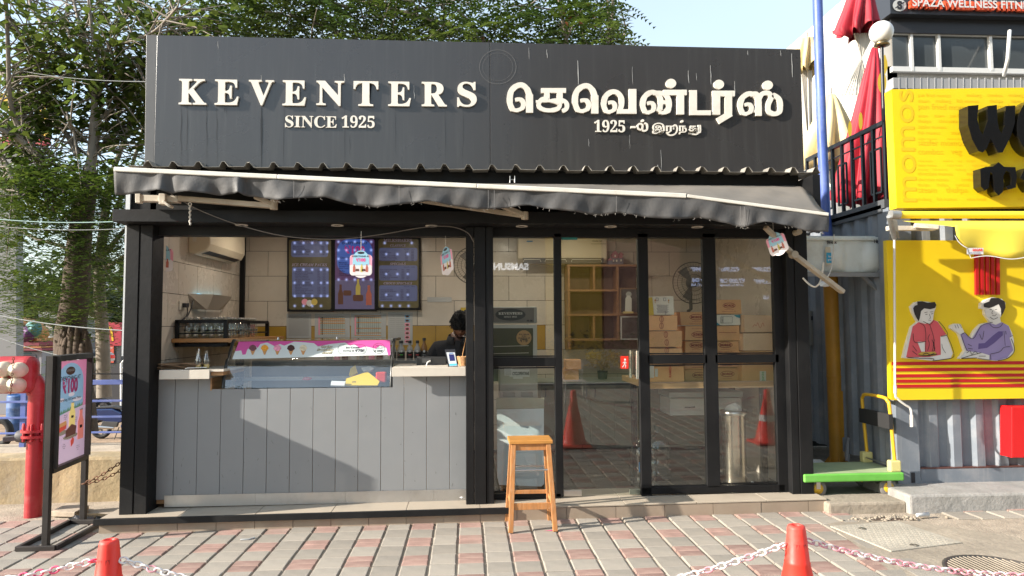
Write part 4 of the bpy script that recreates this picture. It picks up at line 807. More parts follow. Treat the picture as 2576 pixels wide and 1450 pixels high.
b = MB(); p = PY(959, 962, .2); b.box((p.x - .045, .17, p.z), (p.x + .045, .25, p.z + .09)); tag(b.build('red_box', plain('red_plastic', (.65, .03, .02), .4), bev=.01), 'small red plastic box at the right end of the display case', 'box')
for i, x in enumerate((772, 905)): crumple('wrapper', ('left' if i == 0 else 'right') + ' crumpled red wrapper on the deck of the display case', 'wrapper', PY(x - 10 * i - 0, 957, .3), .05, .03, .03, plain('red_film', (.35, .01, .03), .3), i + 5)
tubs = [(.3, .04, .05), (.45, .4, .32), (.05, .05, .05), (.4, .38, .36)]
plas = plain('syrup_grey', (.28, .28, .27), .3); lab = plain('label_black', (.015, .015, .015), .4)
r = thing('back_shelf', 'grey two-level shelf behind the counter holding syrup bottles', 'shelf', PY(1020, 925, 1.3)); zsh = PY(1030, 907, 1.25).z; b = MB(); b.box((-1.9, 1.22, zsh - .03), (-.02, 1.6, zsh)); b.box((-1.9, 1.22, zsh - .30), (-.02, 1.6, zsh - .27)); b.box((-.9, 1.25, .3), (-.86, 1.6, zsh - .03)); b.build('boards', mat('grey_board', (.3, .3, .29), .4), r)
def syrup(x, label, tall=1., green=(.1, .5, .05), bm_=plas):
    p = Vector((PY(x, 900, 1.3).x, 1.3, zsh + .001)); r = thing('syrup_bottle', label, 'bottle', p, 'syrup bottles on the back shelf'); b = MB(); h = .20 * tall; b.lathe(p, [(.03, 0), (.034, .01), (.034, .10 * tall), (.030, .125 * tall), (.014, .155 * tall), (.014, h * .9)], 14); b.build('body', bm_, r)
    b = MB(); b.lathe(p + Vector((0, 0, h * .9)), [(.018, -.005), (.018, .02), (.016, .024)], 12); b.build('cap', lab, r); b = MB(); b.lathe(p + Vector((0, 0, .02)), [(.0352, 0), (.0352, .065 * tall)], 14); b.build('label', lab, r)
    b = MB(); P = wall(p.y - .0365); P.disc(b, x, 884, 3, h=0); b.build('badge', paperm, r); b = MB(); P.line(b, [(x - 4, 893), (x + 4, 893)], 2, h=0); b.build('badge', plain('green_print%.1f' % green[0], green, .5), r)
for x, lb, g in ((990, 'grey syrup bottle right beside the end of the display case', (.4, .5, .05)), (1010, 'grey syrup bottle with green print, second from the display case', (.1, .5, .05)), (1031, 'grey syrup bottle with red print, middle of the row', (.5, .05, .05)), (1050, 'grey syrup bottle with yellow print left of the amber one', (.5, .5, .05))): syrup(x, lb, 1., g)
syrup(1067, 'taller amber syrup bottle nearest to the man', 1.15, (.2, .2, .2), plain('amber', (.2, .1, .03), .2))
b0 = None
for i, x in enumerate((828, 848, 868, 890, 912, 935, 955, 972)):
    b = MB(); p = Vector((PY(x, 900, 1.45).x, 1.45, zsh + .001)); b.lathe(p, [(.033, 0), (.033, .09), (.015, .12), (.015, .15)], 12); tag(b.build('jar', [plas, pinkl, pb_b, paperm][i % 4]), 'squat jar seen through the display case on the back shelf', 'jar', 'jars seen through the display case')
r = thing('till_monitor', 'black till monitor seen from behind on the right counter', 'monitor', PY(1085, 922, .3)); b = MB(); q4(b, .25, 1048, 898, 1123, 922, .04); b.build('casing', plain('monitor_black', (.025, .025, .025), .4), r, bev=.006); P_ = wall(.25)
b = MB(); P_.slab(b, 1062, 902, 1084, 913, .0, .004); b.build('port_recess', plain('dark_grey', (.06, .06, .06), .5), r); b = MB(); P_.slab(b, 1074, 915, 1112, 919, 0, .006); b.build('vent', ink, r)
cable('cable', [P_.at(1083, 908, .02), P_.at(1076, 912, .03), P_.at(1073, 922, .04)], .006, white, 'white cable plugged into the back of the till monitor')
Q = Plane(PY(1135, 923, -.02), (1, 0, 0), (0, .25, 1)); r = thing('payment_stand', 'small payment display stand leaning on the right counter', 'payment stand', Q.at(1135, 925)); b = MB(); Q.cut(b, [(1119, 881), (1145, 880), (1152, 925), (1128, 926)], 0, .02); b.build('casing', ink, r); b = MB(); Q.poly(b, [(1123, 888), (1144, 888), (1150, 922), (1131, 923)], .021); fc = b.build('face', plain('stand_white', (.62, .66, .68), .4), r)
b = MB(); Q.poly(b, [(1129, 893), (1142, 893), (1145, 909), (1132, 910)], .022); b.build('screen', plain('navy_screen', (.02, .02, .12), .2), fc); b = MB(); Q.text(b, 'paytm', 1130, 891.4, 3, off=.03, h=.022); b.build('print', plain('paytm_blue', (.02, .15, .5), .5), fc)
b = MB(); Q.poly(b, [(1130, 917), (1149, 916), (1150, 921), (1131, 922)], .022); b.build('stripe', plain('cyan', (.1, .5, .7), .5), fc)
r = thing('wicker_basket', 'small wicker basket on the right counter against the post', 'basket', PY(1166, 921, .12)); c = PY(1168, 921, .12); c.z = CZT + .001; wk = mat('wicker', (.45, .25, .11), .6, var=.3, vs=40)
for i in range(8): b = MB(); rr_ = .045 + i * .0022; b.tube([(c.x + rr_ * math.cos(a * math.tau / 20), c.y + rr_ * math.sin(a * math.tau / 20), c.z + .006 + i * .010 + .003 * (-1) ** a) for a in range(20)], .0055, 5, closed=True); b.build('coil', wk, r)
b = MB(); b.tube([c + Vector((-.02, 0, .07)), c + Vector((.05, .02, .42))], .003, 5); b.build('stick', waf, r)

def card(label, c, Y, k=1., yaw=0., tilt=0., sn='hanging_card', col=1):
    p = PY(c[0], c[1], Y); r = thing(sn, label, 'hanging card', p); s_ = PY(c[0] + 1, c[1], Y).x - p.x; s_ *= k
    ux = Vector((math.cos(yaw), math.sin(yaw), 0)); uz = Vector((0, 0, 1)); c_, t_ = math.cos(tilt), math.sin(tilt); ux, uz = ux * c_ + uz * t_, uz * c_ - ux * t_
    P = Plane(p, ux, uz)
    def at(x, y, h=0): return p + P.ux * (x * s_) + P.uy * (-y * s_) + P.n * h
    def pl(nm, pts, h, m_): b = MB(); b.add([at(x, y, h) for x, y in pts], [tuple(range(len(pts)))]); return b.build(nm, m_, r)
    def solidp(nm, pts, m_): b = MB(); b.prism([at(x, y, .0015) for x, y in pts], P.n * -.003); return b.build(nm, m_, r)
    wh = plain('card_white', (.72, .66, .66), .4)
    solidp('card', rrect(-28, -22, 28, 31, 8), wh); solidp('card', [(22 * math.cos(a), -6 + 27 * math.sin(a)) for a in [i * math.tau / 28 for i in range(28)]] , skyb); solidp('card', [(21 * math.cos(a), 18 + 19 * math.sin(a)) for a in [i * math.tau / 24 for i in range(24)]], wh)
    pl('pink_field', [(-28, -14), (-24, -21), (24, -21), (28, -14), (28, 6), (-28, 4)], .0018, pinkl)
    pl('sky_field', [(-21, 5), (-21, -8)] + [(21 * math.cos(a), -8 + 24 * math.sin(a)) for a in [math.pi + i * math.pi / 12 for i in range(1, 12)]] + [(21, -8), (21, 5)], .0024, plain('card_sky', (.30, .55, .68), .5))
    pl('lower_field', rrect(-27, 3, 27, 30, 6), .0021, wh)
    pl('emblem', [(9 * math.cos(a), -27 + 3.2 * math.sin(a)) for a in [i * math.tau / 14 for i in range(14)]], .003, ink)
    for body, y, cap, m_, o_ in (('EVERYTHING AT', -16, 4.2, ink, .02), ('₹100', -5, 8, pink, .05)):
        vs, fs = glyphs(body, o_, 0, 'CENTER', 3); b = MB(); kk = s_ * cap / .71; b.add([p + P.ux * (v.x * kk) + P.uy * (-y * s_ + v.y * kk) + P.n * .0032 for v in vs], fs); b.build('print', m_, r)
    for x, m_ in ((-17, pb_r), (2, pb_y), (15, pb_r)): pl('bottle_picture', [(x - 3, 22), (x + 3, 22), (x + 3, 10), (x + 1.4, 6), (x + 1.4, 2), (x - 1.4, 2), (x - 1.4, 6), (x - 3, 10)], .003, m_)
    for x in (-9, 7): pl('waffle_picture', [(x - 5, 20), (x + 5, 20), (x + 4, 14), (x - 4, 14)], .003, pb_b)
    b = MB(); b.tube([at(0, -31), at(0, -31) + Vector((0, 0, .16 if sn == 'hanging_card' and tilt == 0 else .1))], .002, 5); b.build('string', thr, r); return r
card('hanging promotion card facing straight out in front of the middle menu board', (908, 663), -.46)
card('hanging promotion card turned sideways near the middle post', (1124, 655), -.2, 1.05, R(-58), R(12))
card('hanging promotion card half hidden by the left post', (404, 648), .13, 1.15, R(48), 0)
card('promotion card hanging from the loose awning arm on the right', (1954, 612), -.6, .85, R(-48), R(18))

def fan(label, c, Y, rr):
    p = PY(*c, Y); r = thing('wall_fan', label, 'fan', p + Vector((0, .15, 0))); dk = plain('fan_dark', (.13, .12, .10), .5)
    b = MB()
    for k in (1, .8, .6, .4, .2): b.tube([(p.x + rr * k * math.cos(a * math.tau / 32), p.y - .05 * (1 - k * k), p.z + rr * k * math.sin(a * math.tau / 32)) for a in range(32)], .003 if k < 1 else .006, 4, closed=True)
    for a in range(40): b.tube([(p.x + rr * k * math.cos(a * math.tau / 40), p.y - .05 * (1 - k * k), p.z + rr * k * math.sin(a * math.tau / 40)) for k in (.15, .5, 1)], .0015, 3, cap=False)
    b.build('grille', dk, r)
    for a in range(3):
        b = MB(); t0 = a * math.tau / 3; b.add([(p.x + rr * k * math.cos(t0 + d), p.y + .02 + e, p.z + rr * k * math.sin(t0 + d)) for k, d, e in ((.15, -.3, 0), (.85, -.15, -.01), (.9, .4, .02), (.2, .5, .02))], [(0, 1, 2, 3)]); b.build('blade', plain('fan_blade', (.2, .19, .17), .4), r, solid=.003)
    b = MB(); b.lathe(p, [(.001, -.06), (.05, -.05), (.05, .12)], 16, (0, 1, 0)); b.tube([(p.x, p.y + .1, p.z), (p.x, p.y + .1, p.z - .3), (p.x, p.y + .2, p.z - .32)], .02, 8); b.build('motor', dk, r)
fan('dark wall fan mostly hidden behind the middle post', (1188, 668), 1.5, .2); fan('dark wall fan behind the right glass panes', (1744, 712), 1.8, .24)
BW1 = wall(BW - .22)
r = thing('air_conditioner', 'wide cream split air conditioner high on the back wall behind the glass', 'air conditioner', BW1.at(1410, 665)); b = MB(); A, B_ = BW1.at(1303, 650), BW1.at(1527, 600)
b.prism([(A.x, BW - .02, A.z - .06), (A.x, BW - .14, A.z - .06), (A.x, BW - .21, A.z), (A.x, BW - .22, B_.z), (A.x, BW - .02, B_.z)], (B_.x - A.x, 0, 0)); b.build('casing', cream, r, bev=.012)
b = MB(); Pq = wall(BW - .2); Pq.slab(b, 1315, 650, 1517, 664, .0, .03); b.build('outlet', plain('outlet_dark', (.08, .07, .06), .5), r)
b = MB(); 
for x0, x1 in ((1316, 1360), (1370, 1424), (1436, 1512)): Pq.line(b, [(x0, 660), (x0 + 2, 654), (x1 - 2, 654), (x1, 660)], 1.2, h=.035)
b.build('louvre', trim, r); b = MB(); P_ = wall(BW - .222); P_.slab(b, 1325, 606, 1340, 609, 0, .002); b.build('badge', plain('badge_blue', (.05, .2, .35), .4), r); b = MB(); P_.text(b, 'INVERTER', 1490, 609, 4, h=.002); P_.line(b, [(1486, 614), (1525, 614)], .8, h=.002); b.build('print', ink, r)
cub = mat('cubby_wood', (.23, .115, .05), .5, var=.2, vs=2, stretch=(1, 1, 8)); cubb = mat('cubby_back', (.13, .07, .04), .55, var=.25, vs=2, stretch=(6, 1, 1))
CP = wall(1.86); r = thing('cubby_shelf', 'wooden wall shelf divided into open cubbies behind the glass door', 'shelf', CP.at(1520, 880))
b = MB(); X0c, X1c = CP.at(1427, 700).x, CP.at(1690, 700).x; Zt, Zb = CP.at(1500, 667).z, CP.at(1500, 880).z; b.box((X0c, BW - .03, Zb), (CP.at(1613, 700).x, BW - .012, Zt)); b.build('back_board', cubb, r)
for x, y0, y1 in ((1433, 667, 880), (1495, 670, 731), (1556, 670, 855), (1495, 792, 855)): b = MB(); a, c = CP.at(x, y1), CP.at(x, y0); b.box((a.x - .012, 1.86, a.z), (a.x + .012, BW - .031, c.z)); b.build('divider', cub, r)
for y, x0, x1 in ((668, 1427, 1613), (731, 1427, 1556), (792.5, 1427, 1613), (855, 1427, 1560)): b = MB(); a, c = CP.at(x0, y), CP.at(x1, y); b.box((a.x, 1.857, a.z - .012), (c.x, BW - .031, a.z + .012)); b.build('shelf_board', cub, r)
HP = wall(1.9); r = thing('toy_house', 'small pink and grey toy house on top of the cubby shelf', 'toy house', HP.at(1549, 667)); hp = plain('toy_pink', (.3, .12, .13), .6); hg = plain('toy_grey', (.13, .13, .16), .6)
b = MB(); HP.slab(b, 1536, 648, 1568, 666, -.1, 0); HP.slab(b, 1530, 655, 1540, 666, -.06, .03); b.build('wall', hg, r); b = MB(); HP.slab(b, 1540, 640, 1554, 650, -.08, .01); HP.slab(b, 1556, 641, 1566, 650, -.08, .01); b.build('upper_storey', hp, r)
b = MB(); HP.cut(b, [(1538, 641), (1547, 631), (1556, 641)], -.08, .02); HP.cut(b, [(1554, 642), (1561, 635), (1569, 642)], -.08, .02); HP.cut(b, [(1528, 656), (1535, 650), (1541, 656)], -.06, .04); b.build('roof', hp, r)
for x, y in ((1543, 656), (1551, 656), (1562, 655), (1547, 644)): b = MB(); HP.slab(b, x - 1.6, y - 2, x + 1.6, y + 3, 0, .014); b.build('window', trim, r)
FP2 = wall(1.80)
def framed(label, x0, y0, x1, y1, base, frame):
    r = thing('framed_picture', label, 'picture', FP2.at((x0 + x1) / 2, y1)); b = MB()
    for a in ((x0, y0, x1, y0 + 3), (x0, y1 - 3, x1, y1), (x0, y0 + 3, x0 + 3, y1 - 3), (x1 - 3, y0 + 3, x1, y1 - 3)): FP2.slab(b, *a, -.01, .012)
    b.build('frame', frame, r); b = MB(); FP2.slab(b, x0 + 3, y0 + 3, x1 - 3, y1 - 3, -.008, .002); b.build('print', base, r); return r
framed('dark framed picture standing behind the trophy', 1559, 725, 1608, 789, mat('dark_print', (.06, .06, .055), .3, var=.5, vs=12), plain('frame_brown', (.2, .12, .06), .5)); framed('grey framed photograph hung below the trophy', 1561, 796, 1613, 855, mat('dark_print', (.06, .06, .055), .3), plain('frame_grey', (.4, .4, .38), .5))
TP = wall(1.70); r = thing('trophy', 'clear standing trophy with round top and gold base in the cubby shelf', 'trophy', TP.at(1580, 789)); b = MB(); TP.cut(b, [(1572, 784), (1573, 752), (1577, 744), (1583, 744), (1588, 752), (1588, 784)], 0, .02); b.build('column', plain('trophy_white', (.5, .5, .46), .2), r)
b = MB(); TP.cut(b, [(1581 + 7 * math.cos(a), 741 + 7 * math.sin(a)) for a in [i * math.tau / 18 for i in range(18)]], 0, .015); b.build('disc', plain('trophy_glass', (.3, .32, .3), .1), r); b = MB(); TP.slab(b, 1568, 784, 1592, 789, -.02, .03); b.build('base', plain('gold', (.5, .38, .15), .4), r)
def q5(b, Y, x0, y0, x1, y1, d): A, B_ = PY(x0, y1, Y), PY(x1, y0, Y); b.box((A.x, Y, A.z), (B_.x, Y + d, B_.z)); return b
UF = .95; U = wall(UF); r = thing('upright_freezer', 'upright glass-door freezer with a grey lit header in the left window pane', 'freezer', U.at(1290, 922)); fw = mat('freezer_grey', (.36, .37, .35), .4, var=.08)
b = MB(); q5(b, UF, 1226, 772, 1351, 814, .5); b.build('header_box', fw, r, bev=.01); b = MB(); U.slab(b, 1228, 775, 1343, 811, 0, .006); b.build('header_face', plain('header_grey', (.15, .14, .13), .4), r)
b = MB(); U.disc(b, 1284, 792, 38, 15, h=.008, n=32); b.build('oval', plain('header_dark', (.02, .025, .025), .4), r); b = MB(); U.text(b, serif('KEVENTERS'), 1254, 792, 6.2, off=.01, h=.010, wid=60); U.text(b, serif('SINCE 1925'), 1284, 799.5, 4.2, 'CENTER', h=.010); b.build('header_text', paperm, r)
b = MB()
for x in (1325, 1333): U.slab(b, x, 805, x + 6, 809, .006, .01)
b.build('switch', ink, r)
b = MB(); q5(b, UF + .03, 1224, 818, 1351, 960, .45); b.build('body', fw, r, bev=.008); b = MB(); U.slab(b, 1341, 817, 1350, 922, -.02, .02); U.slab(b, 1228, 817, 1341, 826, -.02, .02); b.build('door_frame', plain('door_white', (.5, .52, .5), .4), r)
b = MB(); U.slab(b, 1228, 826, 1341, 922, -.02, -.005); b.build('door_glass', mat('freezer_door', (.10, .10, .06), .1), r); b = MB(); 
for y, c in ((872, 0), (890, 0)): U.line(b, [(1240, y), (1330, y - 2)], 1.5, h=.0)
b.build('rack_wire', trim, r)
b = MB(); U.disc(b, 1318, 850, 19, h=.0, n=28); bd = b.build('badge', plain('badge_tan', (.5, .3, .12), .5), r); b = MB()
for i, t_ in enumerate(('ICE CREAM', 'TUBS', 'STARTING AT')): U.text(b, serif(t_), 1318, 843 + i * 4.7, 3.2, 'CENTER', off=.02, h=.002)
U.text(b, '₹' + serif('89'), 1318, 861, 8, 'CENTER', off=.03, h=.002); b.build('badge_text', ink, bd)
CU = .62; U = wall(CU); r = thing('chest_unit', 'grey refrigerator base with a cyclopentane warning sheet behind the left pane', 'cooler', U.at(1300, 1002)); b = MB(); q5(b, CU, 1257, 924, 1352, 1003, .3); b.build('casing', mat('unit_grey', (.40, .38, .33), .4, var=.08), r, bev=.006)
b = MB(); U.slab(b, 1282, 930, 1332, 948, 0, .002); U.slab(b, 1269, 927, 1289, 945, 0, .0015); b.build('warning_sheet', paperm, r); b = MB(); U.text(b, 'CYCLOPENTANE', 1289, 944, 8, h=.004, off=.03, wid=42); 
for i in range(5): U.line(b, [(1271, 930 + i * 3), (1286, 930 + i * 3)], .6, h=.003)
b.build('warning_text', ink, r); b = MB(); U.slab(b, 1291, 949, 1315, 953, 0, .002); b.build('warning_sheet', paperm, r)
b = MB()
for X_ in (1266, 1311):
    for i in range(7):
        for j in range(4): U.disc(b, X_ + i * 4.4 + (j % 2) * 2.2, 987 + j * 3.6, 1.5, h=.002, n=6)
b.build('vent_holes', ink, r, kind='stuff')
LP = Plane(PY(1300, 1224, .25), (1, 0, 0), (0, .35, 1)); r = thing('leaning_sheet', 'chipped white panel leaning behind the stool inside the left pane', 'panel', LP.at(1300, 1224)); b = MB(); LP.cut(b, [(1250, 1030), (1368, 1028), (1369, 1218), (1362, 1224), (1256, 1220), (1251, 1200)], -.012, 0); b.build('sheet', mat('panel_white', (.68, .73, .74), .35, var=.05, dirt=.2, dc=(.4, .35, .28), ds=5), r)
b = MB(); LP.slab(b, 1249, 1001, 1369, 1028, -.05, .0); b.build('top_strip', mat('strip_beige', (.38, .36, .25), .6, var=.15), r)
KP = wall(1.45); r = thing('base_cabinet', 'low grey-green cabinets with a dark worktop along the back wall', 'cabinet', KP.at(1490, 1100)); b = MB(); q5(b, 1.43, 1352, 957, 1800, 967, .6); b.build('worktop', plain('worktop', (.22, .23, .22), .3), r); cabm = mat('cabinet', (.13, .125, .08), .5, var=.15)
for i in range(7):
    x0 = 1362 + i * 62; b = MB(); q5(b, 1.46, x0, 969, x0 + 60, 1120, .5); dd = b.build('door', cabm, r, bev=.003); b = MB(); xx = x0 + (50 if i % 2 else 10); b.tube([KP.at(xx, 978, .0), KP.at(xx, 980, .03), KP.at(xx, 996, .03), KP.at(xx, 998, 0)], .006, 6); b.build('handle', ink, dd)
r = thing('dry_plant', 'dry yellowish plant on the worktop behind the glass door', 'plant', KP.at(1525, 957)); b = MB(); b.lathe(KP.at(1525, 957, -.2), [(.05, 0), (.06, .09)], 12); b.build('pot', ink, r); b = MB(); random.seed(8); c = KP.at(1525, 935, -.2)
for i in range(70):
    a, l = random.uniform(0, 6.28), random.uniform(.08, .24); p = c + Vector((math.cos(a) * l * .9, math.sin(a) * l * .5, random.uniform(.02, .2))); b.tube([c, (c + p) / 2 + Vector((0, 0, .04)), p], .0015, 3, cap=False)
    for k in range(3): e = p + Vector([random.uniform(-.03, .03) for _ in range(3)]); b.quad(e, e + Vector((.02, 0, .006)), e + Vector((.022, 0, .02)), e + Vector((.002, 0, .014)))
b.build('twigs', mat('dry_leaf', (.30, .22, .07), .8, var=.3, vs=20), r, kind='stuff')
r = thing('small_box_stack', 'kraft cartons on the worktop left of the door handle', 'boxes', KP.at(1445, 957)); kr0 = mat('carton', (.74, .42, .20), .75, var=.12, vs=3, rnd=.12, bump=.1, bs=30)
b = MB(); q5(b, 1.6, 1424, 905, 1462, 930, .2); b.build('carton', kr0, r, bev=.003); b = MB(); q5(b, 1.62, 1420, 930, 1456, 957, .2); b.build('carton', kr0, r, bev=.003)
def zz(x, y): return (1572.3 + .21686 * x, 691.8 + .21686 * y)
r = thing('plywood_table', 'thick plywood table top holding the cartons', 'table', PY(1780, 1100, .5)); A, B_ = PY(1634, 977, .22), PY(1960, 962, .22); tz = PY(1700, 962.5, .22).z; plym = mat('ply_edge', (.50, .32, .16), .6, var=.12, vs=2, stretch=(.6, 1, 60))
TX0 = PY(1606, 970, .5).x
b = MB(); b.box((PY(1634, 970, .22).x, .22, tz - .055), (2.86, 1.2, tz)); b.box((TX0, .5, tz - .055), (PY(1634, 970, .22).x, 1.2, tz)); b.build('top', plym, r, bev=.002)
for x, y in ((TX0 + .1, .6), (2.75, .35), (2.75, 1.1), (TX0 + .1, 1.1)): b = MB(); b.bar((x, y, fl), (x, y, tz - .056), .05); b.build('leg', black, r)
morde = plain('morde_print', (.27, .03, .03), .6)
tape = plain('tape', (.42, .27, .14), .3)
def carton(label, x0, y0, x1, y1, Y, d, logo=None, skew=0, m_=None, side=0, extra=None, group='cartons stacked on the plywood table'):
    P = wall(Y); A, B_ = P.at(x0, y1), P.at(x1, y0); r = thing('carton', label, 'carton', ((A.x + B_.x) / 2, Y + d / 2, A.z), group); b = MB(); j = lambda: random.uniform(-.004, .004)
    f = [Vector((A.x + j(), Y + j(), A.z + .001)), Vector((B_.x + j(), Y + j(), A.z + .001)), Vector((B_.x + j(), Y + j(), B_.z + j())), Vector((A.x + j(), Y + j(), B_.z + j()))]
    b.hexa(f + [p + Vector((side, d, 0)) for p in f]); b.build('box', m_ or kr0, r, bev=.003)
    b = MB(); cx = (f[0].x + f[1].x) / 2; zc = A.z; b.box((f[3].x + .004, Y + d * .45, B_.z), (f[2].x - .004, Y + d * .55, B_.z + .004)); b.build('tape', tape, r)
    b = MB()
    if logo:
        for kind, lx, ly, s_ in logo:
            pr = Plane(Vector((0, Y - .0045, 0)), (1, 0, 0), (0, 0, 1))
            if kind in ('o', 'u'):
                pr.line(b, [(lx + 17 * s_ * math.cos(a * math.tau / 24), ly + 7 * s_ * math.sin(a * math.tau / 24)) for a in range(25)], 1.2, h=.001)
                if kind == 'o': pr.text(b, 'MORDE', lx, ly + 2.8 * s_, 5.6 * s_, 'CENTER', off=.04, h=.001, wid=None); pr.text(b, 'Cocoa & Chocolate', lx, ly + 12 * s_, 2, 'CENTER', h=.001); pr.text(b, 'MORDE FOODS PVT. LTD.', lx, ly + 18 * s_, 2.2, 'CENTER', h=.001)
                else: pr.text(b, 'MORDE', lx, ly - 2.8 * s_, 5.6 * s_, 'CENTER', off=.04, h=.001, rot=math.pi); pr.text(b, 'MORDE FOODS PVT. LTD.', lx, ly - 16, 2.2, 'CENTER', h=.001, rot=math.pi)
            elif kind == 'v':
                pr.line(b, [(lx + 4.6 * math.cos(a * math.tau / 20), ly + 7.5 * math.sin(a * math.tau / 20)) for a in range(21)], 1.1, h=.001); pr.text(b, 'morde', lx + 1.6, ly + 5.5, 3.2, h=.001, rot=math.pi / 2, off=.02)
            elif kind == 't': pr.text(b, s_, lx, ly, 5, h=.001, off=.02)
            elif kind == 'k': pr.line(b, [(lx, ly), (lx + s_, ly)], 1, h=.001)
        b.build('print', morde, r)
    if extra: extra(Plane(Vector((0, Y - .0045, 0)), (1, 0, 0), (0, 0, 1)), r)
    return r
crw = mat('carton_white', (.8, .78, .7), .6, var=.08, dirt=.2, dc=(.4, .3, .1), ds=4)
def whitep(P, r):
    b = MB(); P.poly(b, [(1631, 749), (1641, 748), (1645, 793), (1632, 795)][::-1], .001); b.build('yellow_patch', plain('patch_yellow', (.6, .45, .04), .5), r); b = MB()
    for i in range(8): P.line(b, [(1652 + (i % 3), 768 + i * 2.7), (1682 - (i % 2) * 3, 768 + i * 2.7)], .7, h=.001)
    for x in (1653, 1672): P.line(b, rrect(x - 3, 750, x + 3, 757, 1) + [rrect(x - 3, 750, x + 3, 757, 1)[0]], .8, h=.001)
    P.text(b, 'nar', 1676, 792, 5, h=.001, rot=math.pi / 2); b.build('print', plain('navy_print', (.05, .06, .14), .6), r); b = MB()
    for x in (1648, 1682): P.line(b, [(x, 763), (x, 756)], 1.4, h=.001); P.poly(b, [(x - 2.6, 757), (x, 753), (x + 2.6, 757)][::-1], .001)
    b.build('arrow', plain('arrow_orange', (.6, .25, .03), .6), r)
def labelp(P, r):
    b = MB(); P.rect(b, 1634, 921, 1645, 951, .001); P.rect(b, 1647, 928, 1655, 948, .001); b.build('shipping_label', paperm, r); b = MB(); P.text(b, 'RAMESH', 1689, 950, 6, h=.001, rot=math.pi / 2, off=.02); b.build('red_print', plain('print_red', (.5, .03, .03), .6), r)
def bluep(P, r):
    b = MB(); P.line(b, rrect(1813, 797, 1842, 813, 1) + [rrect(1813, 797, 1842, 813, 1)[0]], .7, h=.001)
    for i in range(4): P.line(b, [(1815, 800 + i * 3.4), (1820, 800 + i * 3.4)], 1, h=.001)
    b.build('print', ink, r); b = MB(); P.poly(b, [(1846, 793), (1862, 792), (1862, 801), (1853, 798)][::-1], .001); P.poly(b, [(1803, 811), (1812, 818), (1803, 819)][::-1], .001); b.build('blue_corner', plain('teal_print', (.05, .3, .4), .6), r)
def pastep(P, r):
    b = MB(); P.rect(b, 1911, 934, 1927, 960, .001); b.build('white_sticker', paperm, r); b = MB(); P.text(b, 'paste', 1922, 959, 8, h=.002, rot=math.pi / 2); b.build('green_print', plain('print_green', (.05, .3, .05), .6), r)
def redscr(P, r):
    b = MB(); P.line(b, [(1893, 824), (1898, 817), (1903, 820), (1906, 812), (1912, 826), (1919, 812), (1922, 822)], .8, h=.001, sm=3); b.build('scribble', plain('print_red', (.5, .03, .03), .6), r)
random.seed(21)
carton('white printed carton with yellow side, topmost of the left stack', 1631, 746, 1695, 793, .30, .3, m_=crw, extra=whitep)
carton('plain kraft carton with two red ovals, second from the top of the left stack', 1632, 794, 1703, 832, .27, .33, [('v', 1664, 803, 1), ('v', 1664, 820, 1)])
carton('kraft carton with red ovals in the middle of the left stack', 1633, 834, 1716, 874, .25, .35, [('v', 1675, 842, 1), ('v', 1677, 862, 1)])
carton('kraft carton with a small white sticker low in the left stack', 1633, 876, 1717, 921, .25, .35, [('v', 1677, 882, 1)])
carton('kraft carton with shipping labels and red letters, lowest of the left stack', 1634, 922, 1720, 962, .24, .36, extra=labelp)
carton('pale kraft carton topmost of the second stack', 1712, 785, 1781, 819, .42, .3, [('o', 1752, 798, 1)])
carton('kraft carton with its oval upside down in the second stack', 1724, 821, 1782, 857, .42, .3, [('u', 1757, 842, 1)])
carton('kraft carton with oval just above the transom in the second stack', 1724, 858, 1783, 896, .42, .3, [('o', 1752, 869, 1)])
carton('kraft carton second from the bottom of the second stack', 1722, 897, 1784, 929, .42, .3, [('k', 1740, 924, 30)])
carton('kraft carton with a faded grey oval, lowest of the second stack', 1723, 930, 1784, 963.5, .42, .3, [('o', 1759, 944, 1)])
carton('kraft carton with oval topmost of the third stack', 1803, 754, 1864, 790, .42, .3, [('o', 1834, 769, .9)])
carton('flat white carton with blue corners in the third stack', 1803, 792, 1862, 819, .41, .3, m_=crw, extra=bluep)
carton('kraft carton under the flat white one in the third stack', 1803, 820, 1860, 858, .42, .3, [('k', 1808, 837, 45)])
carton('kraft carton with oval just above the transom in the third stack', 1803, 859, 1859, 890, .42, .3, [('o', 1825, 868, 1)])
carton('kraft carton second from the bottom of the third stack', 1803, 891, 1860, 925, .42, .3, [('k', 1812, 919, 30)])
carton('kraft carton with a red oval, lowest of the third stack', 1804, 926, 1862, 962.5, .42, .3, [('o', 1830, 941, 1)])
carton('large pale carton with red pen scribble topmost of the right stack', 1873, 793, 1952, 837, .34, .42, extra=redscr, m_=mat('carton_pale', (.72, .50, .33), .7, var=.1))
carton('large plain pale carton in the middle of the right stack', 1871, 838, 1954, 883, .33, .42, m_=mat('carton_pale', (.72, .50, .33), .7, var=.1))
carton('flattened carton beneath the large plain one in the right stack', 1868, 884, 1956, 908, .33, .42)
carton('large carton with a green and white paste sticker, lowest of the right stack', 1866, 909, 1957, 961, .32, .45, extra=pastep)
r = thing('foam_box', 'white foam box on the floor under the plywood table', 'box', PY(1760, 1045, .8)); b = MB(); q5(b, .8, 1683, 985, 1870, 1001, .4); b.build('lid', mat('foam_lid', (.35, .4, .4), .7, var=.06), r, bev=.01); b = MB(); q5(b, .815, 1686, 1001, 1866, 1046, .36); b.build('box', mat('foam', (.5, .52, .5), .7, var=.06), r, bev=.008)
b = MB(); wall(.81).text(b, 'snowchill', 1722, 1027, 5, h=.004, off=.02); b.build('print', ink, r)
r = thing('waste_bin', 'brushed steel waste bin full of white tissues', 'bin', (0, 0, 0)); c = PY(1849, 1215, .42); c.z = fl + .002; rb_ = .108; ht = PY(1849, 1038, .42).z - fl
